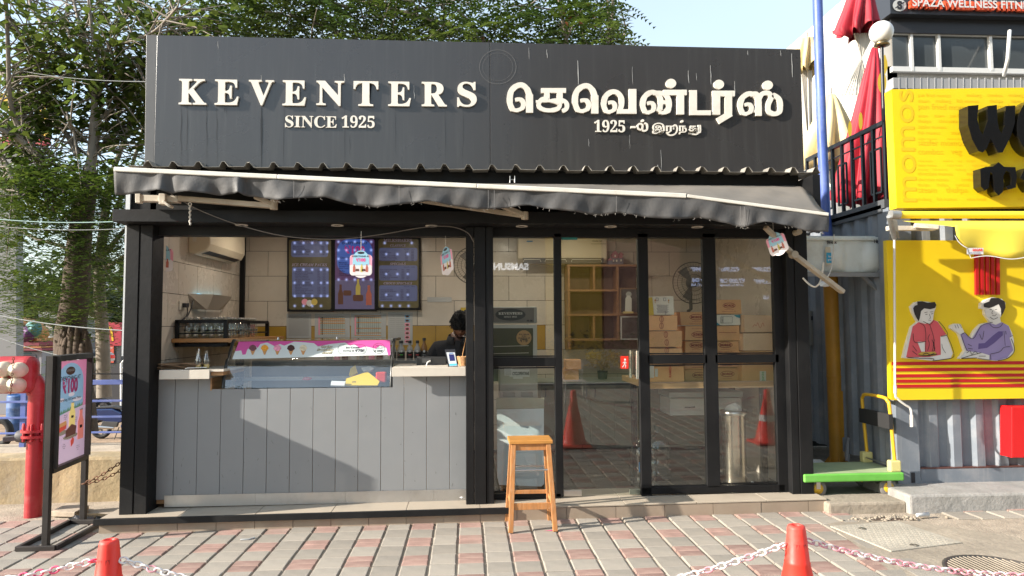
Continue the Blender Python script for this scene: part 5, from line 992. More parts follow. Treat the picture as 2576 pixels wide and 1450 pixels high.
b = MB(); b.lathe(c, [(rb_, 0), (rb_, ht)], 32); b.build('body', mat('bin_steel', (.45, .40, .34), .25, .9, var=.15, stretch=(1, 1, .1)), r); b = MB(); b.lathe(c + Vector((0, 0, ht)), [(rb_ + .012, -.02), (rb_ + .02, 0), (rb_ + .012, .02), (rb_, .02)], 32); b.build('rim', steel, r)
o = crumple('tissues', 'heap of white tissues overflowing the steel bin', 'tissues', c + Vector((0, 0, ht)), .085, .08, .09, paperm, 4, 90)
jug = glassmat('jug_plastic', (.82, .90, .95), .08, 1.45, add=.06)
for (x, Y, lb) in ((1619, .35, 'clear water jug with blue printed label behind the door edge'), (1655, .62, 'clear water jug standing farther in by the foam box')):
    c = PY(x, 1225, Y); c.z = fl + .002; k = .125; r = thing('water_jug', lb, 'water jug', c); b = MB(); hz_ = .50; b.lathe(c, [(k * .9, 0), (k, .02), (k, .08), (k * .95, .09), (k, .10), (k, .18), (k * .95, .19), (k, .20), (k, .30), (k * .9, .35), (k * .5, .41), (k * .22, .43), (k * .22, .48), (k * .26, .485), (k * .26, hz_)], 24); b.build('body', jug, r)
    if Y < .5: P_ = wall(Y - k - .004); b = MB(); P_.rect(b, 1607, 1163, 1632, 1188, 0); lb_ = b.build('label', plain('jug_label', (.1, .3, .6), .5), r); b = MB(); P_.text(b, 'SWEET', 1609, 1176, 7, h=.001, off=.03); b.build('print', paperm, lb_)
crumple('tissue_scrap', 'scrap of white tissue on the floor inside the right pane', 'scrap', PY(1893, 1217, .12) + Vector((0, 0, 0)), .02, .02, .02, paperm, 6)
def skin(name, J, m_, par=None, lv=2):
    me = bpy.data.meshes.new(name); me.from_pydata([p for p, _, _ in J], [(i, k) for i, (_, _, k) in enumerate(J) if k is not None], []); o = bpy.data.objects.new(name, me); COL.objects.link(o)
    md = o.modifiers.new('s', 'SKIN'); sv = me.skin_vertices[0].data
    for i, (_, r_, _) in enumerate(J): sv[i].radius = r_ if isinstance(r_, tuple) else (r_, r_)
    sv[0].use_root = True; sb = o.modifiers.new('u', 'SUBSURF'); sb.levels = lv; sb.render_levels = lv; md.use_smooth_shade = True
    dg = bpy.context.evaluated_depsgraph_get(); m2 = bpy.data.meshes.new_from_object(o.evaluated_get(dg)); o.modifiers.clear(); o.data = m2; m2.materials.clear(); m2.materials.append(m_)
    if par is not None: o.parent = par; o.matrix_parent_inverse = Matrix.Translation(-WORLD[par.name])
    return o
H = PY(1157, 819, .55); hx, hy, hz_ = H
man = thing('person', 'man in a black collared shirt looking down at the till behind the counter', 'person', (hx, hy + .1, fl))
skinm = mat('skin', (.13, .058, .034), .45, var=.08, vs=20); shirt = mat('black_shirt', (.010, .010, .012), .85, var=.2, vs=6, bump=.4, bs=10); hairm = mat('black_hair', (.003, .003, .0032), .6, bump=.8, spec=.25, bs=160)
sx = hx - .04; sh = hz_ - .205        # shoulder height
def V(x, y, z): return (x, y, z)
bodyJ = [(V(sx, hy + .16, fl + .88), (.17, .13), None), (V(sx, hy + .14, fl + 1.05), (.165, .125), 0), (V(sx, hy + .12, sh - .18), (.19, .14), 1), (V(sx, hy + .11, sh - .04), (.16, .12), 2), (V(sx + .01, hy + .075, sh + .06), .068, 3), (V(sx + .035, hy + .05, sh + .12), .062, 4),
         (V(sx - .17, hy + .10, sh - .03), .075, 3), (V(sx - .235, hy + .07, sh - .13), .062, 6), (V(sx - .25, hy + .0, sh - .30), .045, 7), (V(sx - .12, hy - .13, sh - .37), .036, 8), (V(sx - .04, hy - .17, sh - .38), .028, 9),
         (V(sx + .19, hy + .10, sh - .03), .075, 3), (V(sx + .25, hy + .07, sh - .13), .062, 11), (V(sx + .26, hy + .0, sh - .30), .045, 12), (V(sx + .14, hy - .13, sh - .37), .036, 13), (V(sx + .08, hy - .17, sh - .38), .028, 14),
         (V(sx - .10, hy + .17, fl + .78), .10, 0), (V(sx - .10, hy + .15, fl + .45), .075, 16), (V(sx - .10, hy + .18, fl + .10), .05, 17), (V(sx - .10, hy + .06, fl + .05), .045, 18),
         (V(sx + .10, hy + .17, fl + .78), .10, 0), (V(sx + .10, hy + .15, fl + .45), .075, 20), (V(sx + .10, hy + .18, fl + .10), .05, 21), (V(sx + .10, hy + .06, fl + .05), .045, 22)]
body = skin('body', bodyJ, skinm, man)
shJ = [(V(sx, hy + .16, fl + .90), (.19, .15), None), (V(sx, hy + .14, fl + 1.05), (.185, .145), 0), (V(sx, hy + .12, sh - .18), (.21, .155), 1), (V(sx, hy + .11, sh - .02), (.175, .125), 2), (V(sx + .01, hy + .09, sh + .05), .085, 3),
       (V(sx - .17, hy + .10, sh - .025), .092, 3), (V(sx - .24, hy + .07, sh - .13), .080, 5), (V(sx - .255, hy + .03, sh - .23), .072, 6), (V(sx + .19, hy + .10, sh - .025), .092, 3), (V(sx + .255, hy + .07, sh - .13), .080, 8), (V(sx + .265, hy + .03, sh - .23), .072, 9)]
skin('shirt', shJ, shirt, man)
def head():
    import bmesh as bm_
    bm = bm_.new(); bm_.ops.create_icosphere(bm, subdivisions=4, radius=1)
    for v in bm.verts:
        x, y, z = v.co; w = .074 * (1 - .16 * max(0, -z) ** 1.5); px, py, pz = x * w, y * .095, z * .115
        if y < 0:
            f = -y; px *= 1 - .06 * f
            py -= .024 * math.exp(-((x / .17) ** 2 + ((z + .12) / .17) ** 2)) * f            # nose
            py -= .006 * math.exp(-((z - .22) / .09) ** 2) * math.exp(-(x / .6) ** 2) * f      # brow
            for sxx in (-1, 1): py += .012 * math.exp(-(((x - sxx * .34) / .17) ** 2 + ((z - .05) / .10) ** 2)) * f
            py -= .008 * math.exp(-((x / .28) ** 2 + ((z + .47) / .06) ** 2)) * f + .008 * math.exp(-((x / .26) ** 2 + ((z + .60) / .05) ** 2)) * f - .006 * math.exp(-((x / .3) ** 2 + ((z + .535) / .022) ** 2)) * f
            py -= .010 * math.exp(-((x / .3) ** 2 + ((z + .85) / .14) ** 2)) * f
        v.co = (px, py, pz)
    return bm
import bmesh
tilt = Matrix.Rotation(R(33), 4, 'X') ; HM = Matrix.Translation(H) @ Matrix.Rotation(R(6), 4, 'Z') @ tilt
bm = head(); bm.transform(HM); me = bpy.data.meshes.new('head'); bm.to_mesh(me); bm.free(); me.materials.append(skinm); me.polygons.foreach_set('use_smooth', [True] * len(me.polygons)); o = bpy.data.objects.new('head', me); COL.objects.link(o); o.parent = man; o.matrix_parent_inverse = Matrix.Translation(-WORLD[man.name])
b = MB()
for s_ in (-1, 1): b.tube([HM @ Vector((s_ * .072, .005 + .016 * math.cos(a * .9), -.005 + .03 * math.sin(a * .9))) + Vector((s_ * .006, 0, 0)) for a in range(7)], .007, 6, closed=True)
b.build('ears', skinm, man)
b = MB()
for s_ in (-1, 1): b.tube([HM @ Vector((s_ * x, -.083 - .004 * (1 - abs(x - .028) / .02), .006 - abs(x - .028) * .2)) for x in (.014, .024, .034, .044)], .0022, 5)
b.build('eyelid', hairm, man)
b = MB()
for s_ in (-1, 1): b.tube([HM @ Vector((s_ * x, -.094 + x * .35, .026 + .004 * math.sin(x * 70))) for x in (.012, .024, .036, .05)], .0035, 5)
b.build('eyebrow', hairm, man)
b = MB(); b.tube([HM @ Vector((x, -.101 + abs(x) * .45, -.054)) for x in (-.024, -.012, 0, .012, .024)], [.003, .0055, .006, .0055, .003], 6); b.build('lips', mat('lip', (.11, .045, .035), .4), man)
bm = bmesh.new(); bmesh.ops.create_icosphere(bm, subdivisions=4, radius=1); rr = random.Random(2)
for v in list(bm.verts):
    if v.co.z < -.05 and v.co.y < .45 or v.co.z < -.55: bm.verts.remove(v)
for v in bm.verts:
    x, y, z = v.co; k = 1 + .10 * math.sin(x * 17 + z * 5) * math.sin(y * 15) + rr.uniform(-.05, .05); v.co = (x * .087 * k, (y * .108 + .004) * k - (.012 if z > 0 and y < 0 else 0), z * .135 * k + .012)
bm.transform(HM); me = bpy.data.meshes.new('hair'); bm.to_mesh(me); bm.free(); me.materials.append(hairm); me.polygons.foreach_set('use_smooth', [True] * len(me.polygons)); o = bpy.data.objects.new('hair', me); COL.objects.link(o); o.parent = man; o.matrix_parent_inverse = Matrix.Translation(-WORLD[man.name]); sd = o.modifiers.new('s', 'SOLIDIFY'); sd.thickness = .012
b = MB()
for i in range(420):
    a, e = rr.uniform(0, 6.28), rr.uniform(.12, 1.5); d0 = Vector((math.cos(a) * math.cos(e), math.sin(a) * math.cos(e), math.sin(e))); p0_ = Vector((d0.x * .084, d0.y * .106, d0.z * .13 + .01)); dn = Vector((d0.x * .3 + rr.uniform(-.3, .3), -.45 + rr.uniform(-.3, .3), -.5)) * .035
    p1_ = p0_ + d0 * .012 + dn * .4; p2_ = p0_ + d0 * .006 + dn; b.tube([HM @ p0_, HM @ p1_, HM @ p2_], [.0035, .003, .0008], 4, cap=False)
for i in range(60):
    x = -.062 + .124 * i / 59 + rr.uniform(-.004, .004); l = rr.uniform(.02, .042); b.tube([HM @ Vector((x, -.088 + abs(x) * .5, .075)), HM @ Vector((x * 1.02, -.105 + abs(x) * .55, .055)), HM @ Vector((x + rr.uniform(-.01, .01), -.104 + abs(x) * .5, .055 - l))], [.005, .004, .001], 4, cap=False)
b.build('hair_strands', hairm, man, kind='stuff')
b = MB(); rr = random.Random(5)
for i in range(300):
    x = rr.uniform(-1, 1); z = -.62 - .3 * rr.random() + .35 * abs(x); p = Vector((x * .062, -.093 * math.sqrt(max(.02, 1 - x * x * .85)) , z * .105)); p = HM @ p; b.tube([p, p + Vector((rr.uniform(-.002, .002), -.004, -.006))], .0008, 3, cap=False)
b.build('beard', hairm, man, kind='stuff')
nk = Vector((sx + .02, hy + .05, sh + .085))
b = MB(); pts = [nk + Vector((.088 * math.cos(a), .075 * math.sin(a), .02 * math.sin(a) - .0)) for a in [R(-70 + i * 320 / 24 - 0) for i in range(25)]]
v = []; 
for p in pts: v += [p + Vector((0, 0, -.035)) + (p - nk) * .28, p + Vector((0, .0, .028))]
b.add(v, [(2 * i, 2 * i + 2, 2 * i + 3, 2 * i + 1) for i in range(24)], 0, True); b.build('collar', shirt, man, solid=.006)
b = MB(); b.add([nk + Vector(t_) for t_ in ((-.03, -.10, -.02), (.03, -.10, -.02), (.012, -.125, -.13), (-.012, -.125, -.13))], [(0, 1, 2, 3)]); b.build('placket', shirt, man, solid=.006)
for s_ in (-1, 1):
    wx = sx + (.08 if s_ > 0 else -.04); w0 = Vector((wx, hy - .17, sh - .38)); J = [(tuple(w0), .026, None), (tuple(w0 + Vector((-.01 * s_, -.045, -.005))), (.036, .016), 0), (tuple(w0 + Vector((-.01 * s_, -.08, -.012))), (.036, .013), 1)]
    for f in range(4): o_ = Vector(((f - 1.5) * .019, -.09, -.014)); l = (.026, .030, .028, .022)[f]; J += [(tuple(w0 + o_), .0088, 2), (tuple(w0 + o_ + Vector((0, -l, -.008))), .0085, len(J)), (tuple(w0 + o_ + Vector((0, -l * 1.6, -.026))), .0078, len(J) + 1)]
    J += [(tuple(w0 + Vector((-.04 * s_, -.05, -.012))), .0105, 1), (tuple(w0 + Vector((-.055 * s_, -.078, -.022))), .0095, len(J))]
    skin('hand', J, skinm, man, 1)
def gY(x, y, z): return PZ(x, y, z)
YW = .86
stucco = mat('stained_stucco', (.40, .31, .18), .9, var=.3, vs=2.2, bump=.6, bs=18, dirt=.8, dc=(.30, .27, .23), ds=1.7, fine=.15)
r = thing('low_wall', 'low cream stained retaining wall behind the sign stand and hydrant', 'wall', (-4.5, YW, .08)); wz = PY(200, 1152, YW).z
random.seed(2); b = MB(); n = 40; vs = []
for i in range(n + 1):
    x = -9 + i * (6.25) / n; 
    for (yy, zz) in ((YW - .01, .0), (YW, wz * .5), (YW + .01, wz - .02), (YW + .035, wz), (YW + .30, wz + .004)): vs.append((x, yy + random.uniform(-.008, .008), zz + random.uniform(-.006, .006)))
b.add(vs, [(i * 5 + j, (i + 1) * 5 + j, (i + 1) * 5 + j + 1, i * 5 + j + 1) for i in range(n) for j in range(4)]); b.build('face', stucco, r)
b = MB(); b.hexa([(-9, YW + .28, wz - .1), (-2.76, YW + .28, wz - .1), (-2.76, YW + .28, wz + .012), (-9, YW + .28, wz + .012), (-9, YW + .75, wz - .1), (-2.76, YW + .75, wz - .1), (-2.76, YW + .75, wz + .02), (-9, YW + .75, wz + .02)]); b.build('coping', mat('coping', (.40, .33, .25), .9, var=.2, bump=.4, bs=30, dirt=.4, dc=(.5, .45, .38), ds=3), r, bev=.01)
dirtm = mat('dirt_yard', (.34, .235, .15), .95, var=.3, vs=2.2, bump=1., bs=9, fine=.5, dirt=.5, dc=(.16, .11, .07), ds=5)
YZ = -.84
b = MB(); b.add([(-110, YW + .7, wz - .005), (-2.74, YW + .7, wz - .005), (-110, 9.6, YZ), (-2.74, 9.6, YZ), (-110, 130, YZ), (-2.74, 130, YZ), (-2.74, YW + .7, -1.2), (-2.74, 130, -1.2)], [(0, 1, 3, 2), (2, 3, 5, 4), (1, 6, 7, 5, 3)]); b.build('yard_ground', dirtm, kind='structure')
b = MB(); random.seed(14)
for i in range(500):
    x, y = random.uniform(-9.5, -2.8), random.uniform(YW + .8, 9); a = random.uniform(0, 6.3); l = random.uniform(.015, .05) * (1 + y * .15); z = wz + (YZ - wz) * (y - YW - .7) / (9.6 - YW - .7) + .008
    d = Vector((math.cos(a) * l, math.sin(a) * l, 0)); e = Vector((-d.y * .5, d.x * .5, 0)); c = Vector((x, y, z)); b.quad(c - d, c - e + Vector((0, 0, .006)), c + d, c + e + Vector((0, 0, .004)))
b.build('fallen_leaves', mat('dry_litter', (.40, .27, .13), .9, var=.4, vs=9), kind='stuff'); S.objects['fallen_leaves']['label'] = 'dry fallen leaves scattered over the dirt yard'
rail = mat('blue_rail', (.09, .13, .36), .5, var=.2, vs=4, dirt=.4, dc=(.3, .3, .35), ds=9)
r = thing('pipe_fence', 'blue horizontal pipe fence on the low wall left of the kiosk', 'fence', (-3.2, YW + .55, wz)); YR = YW + .55
for ya, w in ((961, .05), (1008, .022), (1048, .02), (1087, .017)):
    b = MB(); A, B_ = PY(0, ya + 4, YR), PY(345, ya, YR); A = A + (A - B_) * .3; b.bar(A, B_, .03, w); b.build('rail', rail, r, bev=.003)
b = MB(); A, B_ = PY(228, 941, YR + .1), PY(345, 941, YR + .1); b.bar(A, B_, .02, .012); b.build('rail', black, r)
for x in (62, 330): b = MB(); p = PY(x, 1000, YR + .03); b.bar((p.x, p.y, wz), (p.x, p.y, PY(x, 958, YR).z), .05); b.build('post', rail, r)
red = mat('hydrant_red', (.36, .018, .024), .38, var=.12, vs=3, dirt=.35, dc=(.55, .22, .18), ds=5)
hp_ = PG(84, 1296); hx_, hy_ = hp_.x, hp_.y; r = thing('fire_inlet', 'thick red fire brigade inlet pipe with four white caps at the left edge', 'hydrant', (hx_, hy_, gz(hx_)))
kh = (hy_ + 5.92) / FX; rad = 19 * kh
b = MB(); ztop_ = PY(84, 985, hy_).z; b.tube([(hx_, hy_, gz(hx_) - .02), (hx_, hy_, ztop_ - .02)], rad, 24); b.build('riser', red, r)
b = MB(); bend = [Vector((hx_, hy_, ztop_ - .03))] + [Vector((hx_ - .16 + .16 * math.cos(R(a)), hy_ - .02 * a / 90, ztop_ + .16 * math.sin(R(a)))) for a in (10, 30, 50, 70, 90)] + [Vector((hx_ - .24, hy_ - .06, ztop_ + .165))]; b.tube(smooth2([tuple(p) for p in bend], 3), rad * 1.03, 24); b.build('bend', red, r)
b = MB(); b.lathe((hx_, hy_, ztop_ - .03), [(rad * 1.1, 0), (rad * 1.14, .01), (rad * 1.1, .02)], 24); b.build('weld', red, r)
for yy in (1086, 1100): b = MB(); z = PY(84, yy, hy_).z; b.lathe((hx_, hy_, z), [(rad * 1.65, 0), (rad * 1.65, .022)], 28); b.build('flange', red, r, bev=.003)
for i in range(8): b = MB(); a = i * math.tau / 8 + .2; z = PY(84, 1102, hy_).z; b.lathe((hx_ + rad * 1.4 * math.cos(a), hy_ + rad * 1.4 * math.sin(a), z), [(.012, -.02), (.012, .11), (.008, .13)], 6); b.build('bolt', red, r)
hc = PY(28, 945, hy_ - .14); b = MB(); hw = 44 * kh; b.lathe((hx_ - .10, hy_ - .02, hc.z), [(rad * 1.9, -.03), (rad * 1.95, 0), (rad * 1.9, .045)], 28, (-1, -.5, 0)); b.build('flange', red, r, bev=.004)
b = MB(); c = Vector((hc.x, hy_ - .06, hc.z)); b.box((c.x - hw * 1.3, c.y - .07, c.z - hw), (c.x + hw, c.y + .10, c.z + hw)); b.build('manifold', red, r, bev=.075, seg=5)
capw = mat('inlet_cap', (.62, .56, .42), .5, var=.1, dirt=.3, dc=(.4, .3, .2), ds=8)
for x, y in ((5, 930), (42, 932), (5, 970), (38, 969)):
    b = MB(); c2 = PY(x, y, hy_ - .17); k2 = kh * 18; b.lathe(c2, [(k2 * .9, .10), (k2, .08), (k2 * 1.02, .02), (k2 * .9, -.025), (k2 * .3, -.03), (k2 * .3, -.06), (.001, -.065)], 20, (0, 1, 0)); b.build('cap', capw, r)
b = MB(); v0 = PY(60, 1098, hy_ - .03); b.tube([v0, v0 + Vector((.12, 0, 0))], .035, 10); b.bar(v0 + Vector((-.02, 0, -.01)), v0 + Vector((-.14, -.05, -.015)), .07, .04); b.lathe(v0, [(.05, -.05), (.06, 0), (.05, .04)], 12, (1, 0, 0)); b.build('valve_handle', mat('grey_iron', (.10, .10, .10), .6, var=.2), r, bev=.006)
lk = plain('rust', (.16, .07, .035), .8)
def chainlinks(pts, L, w, rr, mats_, par, name='link', n=(10, 5), tw=None, kind=None):
    acc = [0.]
    for a, c in zip(pts, pts[1:]): acc.append(acc[-1] + (c - a).length)
    tot = acc[-1]; ms_ = []
    for m_ in mats_:
        b = MB(); b.tube([(math.cos(a * math.tau / n[0]) * L * .62, math.sin(a * math.tau / n[0]) * w * .5, 0) for a in range(n[0])], rr, n[1], closed=True)
        me = bpy.data.meshes.new(name); me.from_pydata(b.v, [], b.f); me.polygons.foreach_set('use_smooth', b.sm); me.materials.append(m_); ms_.append(me)
    k = int(tot / L); i0 = 0
    for i in range(k):
        d = (i + .5) * L; 
        while acc[i0 + 1] < d and i0 < len(acc) - 2: i0 += 1
        t_ = (d - acc[i0]) / (acc[i0 + 1] - acc[i0]); p = pts[i0].lerp(pts[i0 + 1], t_); dr_ = (pts[i0 + 1] - pts[i0]).normalized()
        q_ = dr_.to_track_quat('X', 'Z').to_matrix().to_4x4() @ Matrix.Rotation((math.pi / 2 if i % 2 else 0) + (tw or 0) + random.uniform(-.15, .15), 4, 'X')
        o = bpy.data.objects.new(name, ms_[(i * 7 + i // 3) % len(ms_)] if len(ms_) > 1 else ms_[0]); COL.objects.link(o); o.parent = par; o.matrix_parent_inverse = Matrix.Translation(-WORLD[par.name]); o.matrix_basis = Matrix.Translation(p) @ q_
def sag(a, c, s_, n=30): a, c = Vector(a), Vector(c); return [a.lerp(c, i / n) - Vector((0, 0, s_ * 4 * (i / n) * (1 - i / n))) for i in range(n + 1)]
r = thing('inlet_chain', 'rusty thin chain hanging between the white caps of the fire inlet', 'chain', PY(24, 960, hy_ - .25)); chainlinks(sag(PY(34, 900, hy_ - .2), PY(26, 995, hy_ - .26), .0, 6), .022, .016, .003, [lk], r, n=(8, 4))
f1, f2 = PG(115, 1376), PG(209, 1316); r = thing('sign_stand', 'tall black framed sign stand with a pink and blue milkshake poster', 'sign stand', ((f1.x + f2.x) / 2, (f1.y + f2.y) / 2, .09)); zst = PY(118, 896, f1.y).z; zsl = PY(115, 1182, f1.y).z
dirv = (f2 - f1); dirv.z = 0; Ld = dirv.length; u_ = dirv / Ld; nrm = Vector((u_.y, -u_.x, 0)); up_ = Vector((0, 0, 1))
if nrm.x < 0: nrm = -nrm
frs = mat('stand_frame', (.018, .014, .012), .45, var=.2, dirt=.3, dc=(.06, .045, .035), ds=3)
g0 = Vector((f1.x, f1.y, gz(f1.x))); g1 = Vector((f2.x, f2.y, gz(f2.x)))
for g_ in (g0, g1): b = MB(); b.bar(g_, Vector((g_.x, g_.y, zst)), .042, .042, up=(1, 0, 0)); b.build('post', frs, r, bev=.002)
b = MB()
for z0_, z1_ in ((zsl - .035, zsl), (zst - .04, zst)): b.bar(Vector((f1.x, f1.y, (z0_ + z1_) / 2)) + u_ * .022, Vector((f2.x, f2.y, (z0_ + z1_) / 2)) - u_ * .022, .10 if z1_ == zst else .06, z1_ - z0_)
for g_, s_ in ((g0, 1), (g1, -1)): c = Vector((g_.x, g_.y, 0)) + u_ * .03 * s_; b.bar(c + up_ * zsl, c + up_ * (zst - .04), .10, .02, up=tuple(u_))
b.build('frame', frs, r)
P = Plane(Vector((f1.x, f1.y, zsl)) + nrm * .0, u_, (0, 0, 1)); 
if P.n.dot(nrm) < 0: P = Plane(Vector((f1.x, f1.y, zsl)), -u_, (0, 0, 1))
W_ = Ld - .10; Hh = zst - zsl - .06
o0 = Vector((f1.x, f1.y, zsl)) + u_ * .05 + P.n * .01
def sp(u, v, h=0): return o0 + u_ * (u * W_) + up_ * (v * Hh + .01) + P.n * h
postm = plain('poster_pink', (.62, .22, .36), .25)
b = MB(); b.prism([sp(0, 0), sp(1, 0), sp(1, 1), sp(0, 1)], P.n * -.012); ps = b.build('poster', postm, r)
def pp(nm, pts, h, m_): b = MB(); b.add([sp(u, v, h) for u, v in pts], [tuple(range(len(pts)))]); return b.build(nm, m_, r)
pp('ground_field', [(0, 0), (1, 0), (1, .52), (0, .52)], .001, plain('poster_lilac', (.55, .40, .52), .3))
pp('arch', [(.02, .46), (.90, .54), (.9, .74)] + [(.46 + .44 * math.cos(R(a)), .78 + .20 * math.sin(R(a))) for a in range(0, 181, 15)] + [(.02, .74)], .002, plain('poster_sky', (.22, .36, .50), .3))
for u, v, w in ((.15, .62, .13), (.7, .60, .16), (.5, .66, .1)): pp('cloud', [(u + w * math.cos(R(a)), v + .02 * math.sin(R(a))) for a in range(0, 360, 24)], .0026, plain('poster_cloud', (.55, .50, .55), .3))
b = MB(); random.seed(6)
for i in range(40): u = .03 + i * .0215; v = .47 + u * .06; b.add([sp(u - .02, v, .003), sp(u + .02, v + .002, .003), sp(u + random.uniform(-.03, .03), v + random.uniform(.03, .05), .003)], [(0, 1, 2)])
b.build('palms', plain('poster_green', (.1, .2, .12), .4), r, kind='stuff')
def stext(t_, u, v, cap, m_, off=.0, h=.004, wid=None):
    vs, fs = glyphs(t_, off, 0, 'CENTER', 4); b = MB(); k = cap / .71; kx = k if not wid else wid / (max(q_.x for q_ in vs) - min(q_.x for q_ in vs)); c = sp(u, v, h); b.add([c + u_ * (q_.x * kx) + up_ * (q_.y * k) for q_ in vs], fs); return b.build('lettering', m_, r)
pp('emblem', [(.45 + .15 * math.cos(R(a)), .90 + .042 * math.sin(R(a))) for a in range(0, 360, 18)], .003, pb_b); stext(serif('KEVENTERS'), .45, .895, .018, paperm, 0, .005, .13)
stext('EVERYTHING AT', .45, .81, .032, ink, .02, wid=W_ * .66); stext('₹100', .45, .69, .10, pink, .06, wid=W_ * .5); stext('Cherishing 100 Sweet Years', .45, .605, .022, ink, .01, wid=W_ * .72)
def pbot(u, v, w, h, m_):
    pp('bottle_picture', [(u - w, v), (u + w, v), (u + w, v + h * .6), (u + w * .5, v + h * .8), (u + w * .5, v + h), (u - w * .5, v + h), (u - w * .5, v + h * .8), (u - w, v + h * .6)], .004, m_); pp('bottle_cap', [(u - w * .55, v + h), (u + w * .55, v + h), (u + w * .55, v + h * 1.04), (u - w * .55, v + h * 1.04)], .005, paperm); pp('bottle_mark', [(u - w * .4, v + h * .38), (u + w * .4, v + h * .38), (u + w * .4, v + h * .48), (u - w * .4, v + h * .48)], .0055, ink)
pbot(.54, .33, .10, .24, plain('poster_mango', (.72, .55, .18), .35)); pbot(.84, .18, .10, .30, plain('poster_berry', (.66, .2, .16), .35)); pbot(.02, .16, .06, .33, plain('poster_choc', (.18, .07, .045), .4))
for u, v, w, m_ in ((.5, .24, .24, plain('plate_cream', (.65, .55, .42), .4)), (.2, .30, .2, plain('plate_cream', (.65, .55, .42), .4))): pp('plate_picture', [(u + w * math.cos(R(a)), v + .025 * math.sin(R(a))) for a in range(0, 360, 20)], .0035, m_)
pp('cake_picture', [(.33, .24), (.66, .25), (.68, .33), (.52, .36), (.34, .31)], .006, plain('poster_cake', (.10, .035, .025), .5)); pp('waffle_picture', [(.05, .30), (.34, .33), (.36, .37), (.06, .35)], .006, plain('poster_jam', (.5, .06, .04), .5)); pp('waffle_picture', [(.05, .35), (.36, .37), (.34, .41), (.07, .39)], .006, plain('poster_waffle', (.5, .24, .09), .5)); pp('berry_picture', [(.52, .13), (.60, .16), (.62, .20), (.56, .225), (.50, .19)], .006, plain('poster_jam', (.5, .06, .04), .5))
for u, v, l in ((.32, .46, ('Strawberry', 'Cheesecake', 'Waffle')), (.68, .41, ('Exotic', 'Mango', 'Shake')), (.30, .175, ('Classic', 'Chocochip', 'Waffle')), (.76, .115, ('Strawberry', 'Cheesecake', 'Shake'))):
    for i, t_ in enumerate(l): stext(t_, u, v - i * .02, .009, ink)
for m_ in bpy.data.materials:                        # added glow stands in for sun shining through the poster
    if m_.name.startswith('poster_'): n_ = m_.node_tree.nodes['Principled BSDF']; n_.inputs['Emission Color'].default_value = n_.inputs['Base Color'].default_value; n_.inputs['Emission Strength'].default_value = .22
bp = [PG(42, 1388), PG(140, 1385), PG(262, 1318), PG(176, 1318)]
b = MB()
for a, c in zip(bp, bp[1:] + bp[:1]): a, c = Vector(a), Vector(c); b.bar(a + up_ * .018, c + up_ * .018, .03, .034)
b.build('base', frs, r, bev=.002)
r = thing('rusty_chain', 'two strands of rusty chain from the sign stand to the kiosk post', 'chain', PG(215, 1316)); a0 = Vector((f2.x, f2.y - .03, PY(212, 1216, f2.y).z))
for y_, z_, s_ in ((1136, .0, .03), (1160, .01, .04)): chainlinks(sag(a0, PY(338, y_ - 2, .05), s_), .034, .022, .0042, [lk], r, n=(8, 5))
slabm = mat('stone_slab', (.40, .33, .25), .9, var=.2, bump=.5, bs=25); r0 = [PG(165, 1308), PG(205, 1302), PG(222, 1288), PG(178, 1286)]; r1 = [(130, 1283), (172, 1276), (220, 1268), (205, 1262)]
b = MB(); q1 = [PG(126, 1300), PG(188, 1302), PG(224, 1284), PG(170, 1278)]; b.prism([p + up_ * .045 for p in q1], up_ * -.045); tag(b.build('stone_slab', slabm, bev=.006), 'broken flat stone slab lying behind the sign stand', 'slab')
crumple('plastic_sheet', 'crumpled shiny black plastic bag at the foot of the sign stand', 'plastic bag', PG(222, 1305), .17, .10, .035, mat('black_plastic', (.01, .01, .01), .18, bump=.5, bs=30), 8, 70)
r = thing('side_board', 'narrow white edged board standing upright beside the left kiosk post', 'board', (-2.95, .3, 1.0)); b = MB(); b.box((PY(311, 700, .25).x, .25, PY(316, 896, .25).z), (PY(322, 700, .25).x, .33, PY(316, 480, .25).z)); b.build('edge', plain('board_white', (.6, .62, .62), .5), r); b = MB(); b.box((PY(322.5, 700, .25).x, .27, PY(316, 892, .25).z), (-2.75, .33, PY(316, 480, .25).z)); b.build('face', plain('matt_black', (.004, .004, .004), .95), r)
b = MB(); b.bar(PY(310, 556, .24), PY(345, 556, .2), .03, .035); b.build('clamp', steel, r)
bluep_ = plain('crate_blue', (.02, .10, .55), .45); YC = 9.9
c0 = None
for i in range(8):
    y1 = 1003 - i * 14.6; lb = 'blue plastic crate, ' + ('topmost', 'second from the top', 'third from the top', 'fourth from the top', 'fourth from the bottom', 'third from the bottom', 'second from the bottom', 'lowest')[7 - i] + ' of the stack by the kiosk'
    A, B_ = PY(311, y1 + 5, YC), PY(352, y1 - 8, YC); k = (B_.z - A.z); r = thing('crate', lb, 'crate', (A.x, YC, A.z), 'stack of blue crates'); b = MB(); x0, x1, y0, y1_ = A.x, A.x + .6, YC, YC + .4
    for z in (A.z + .01, A.z + k * .5, A.z + k * .95): 
        b.box((x0, y0, z - .006), (x1, y0 + .01, z + .006)); b.box((x0, y0 + .01, z - .006), (x0 + .01, y1_, z + .006)); b.box((x1 - .01, y0 + .01, z - .006), (x1, y1_, z + .006)); b.box((x0 + .01, y1_ - .01, z - .006), (x1 - .01, y1_, z + .006))
    for j in range(12): xx = x0 + (x1 - x0 - .008) * j / 11; b.box((xx, y0 + .002, A.z), (xx + .006, y0 + .008, A.z + k * .95))
    b.box((x0 + .01, y0 + .01, A.z), (x1 - .01, y1_ - .01, A.z + .006)); b.build('lattice', bluep_, r)
crp = PY(311, 1010, YC)
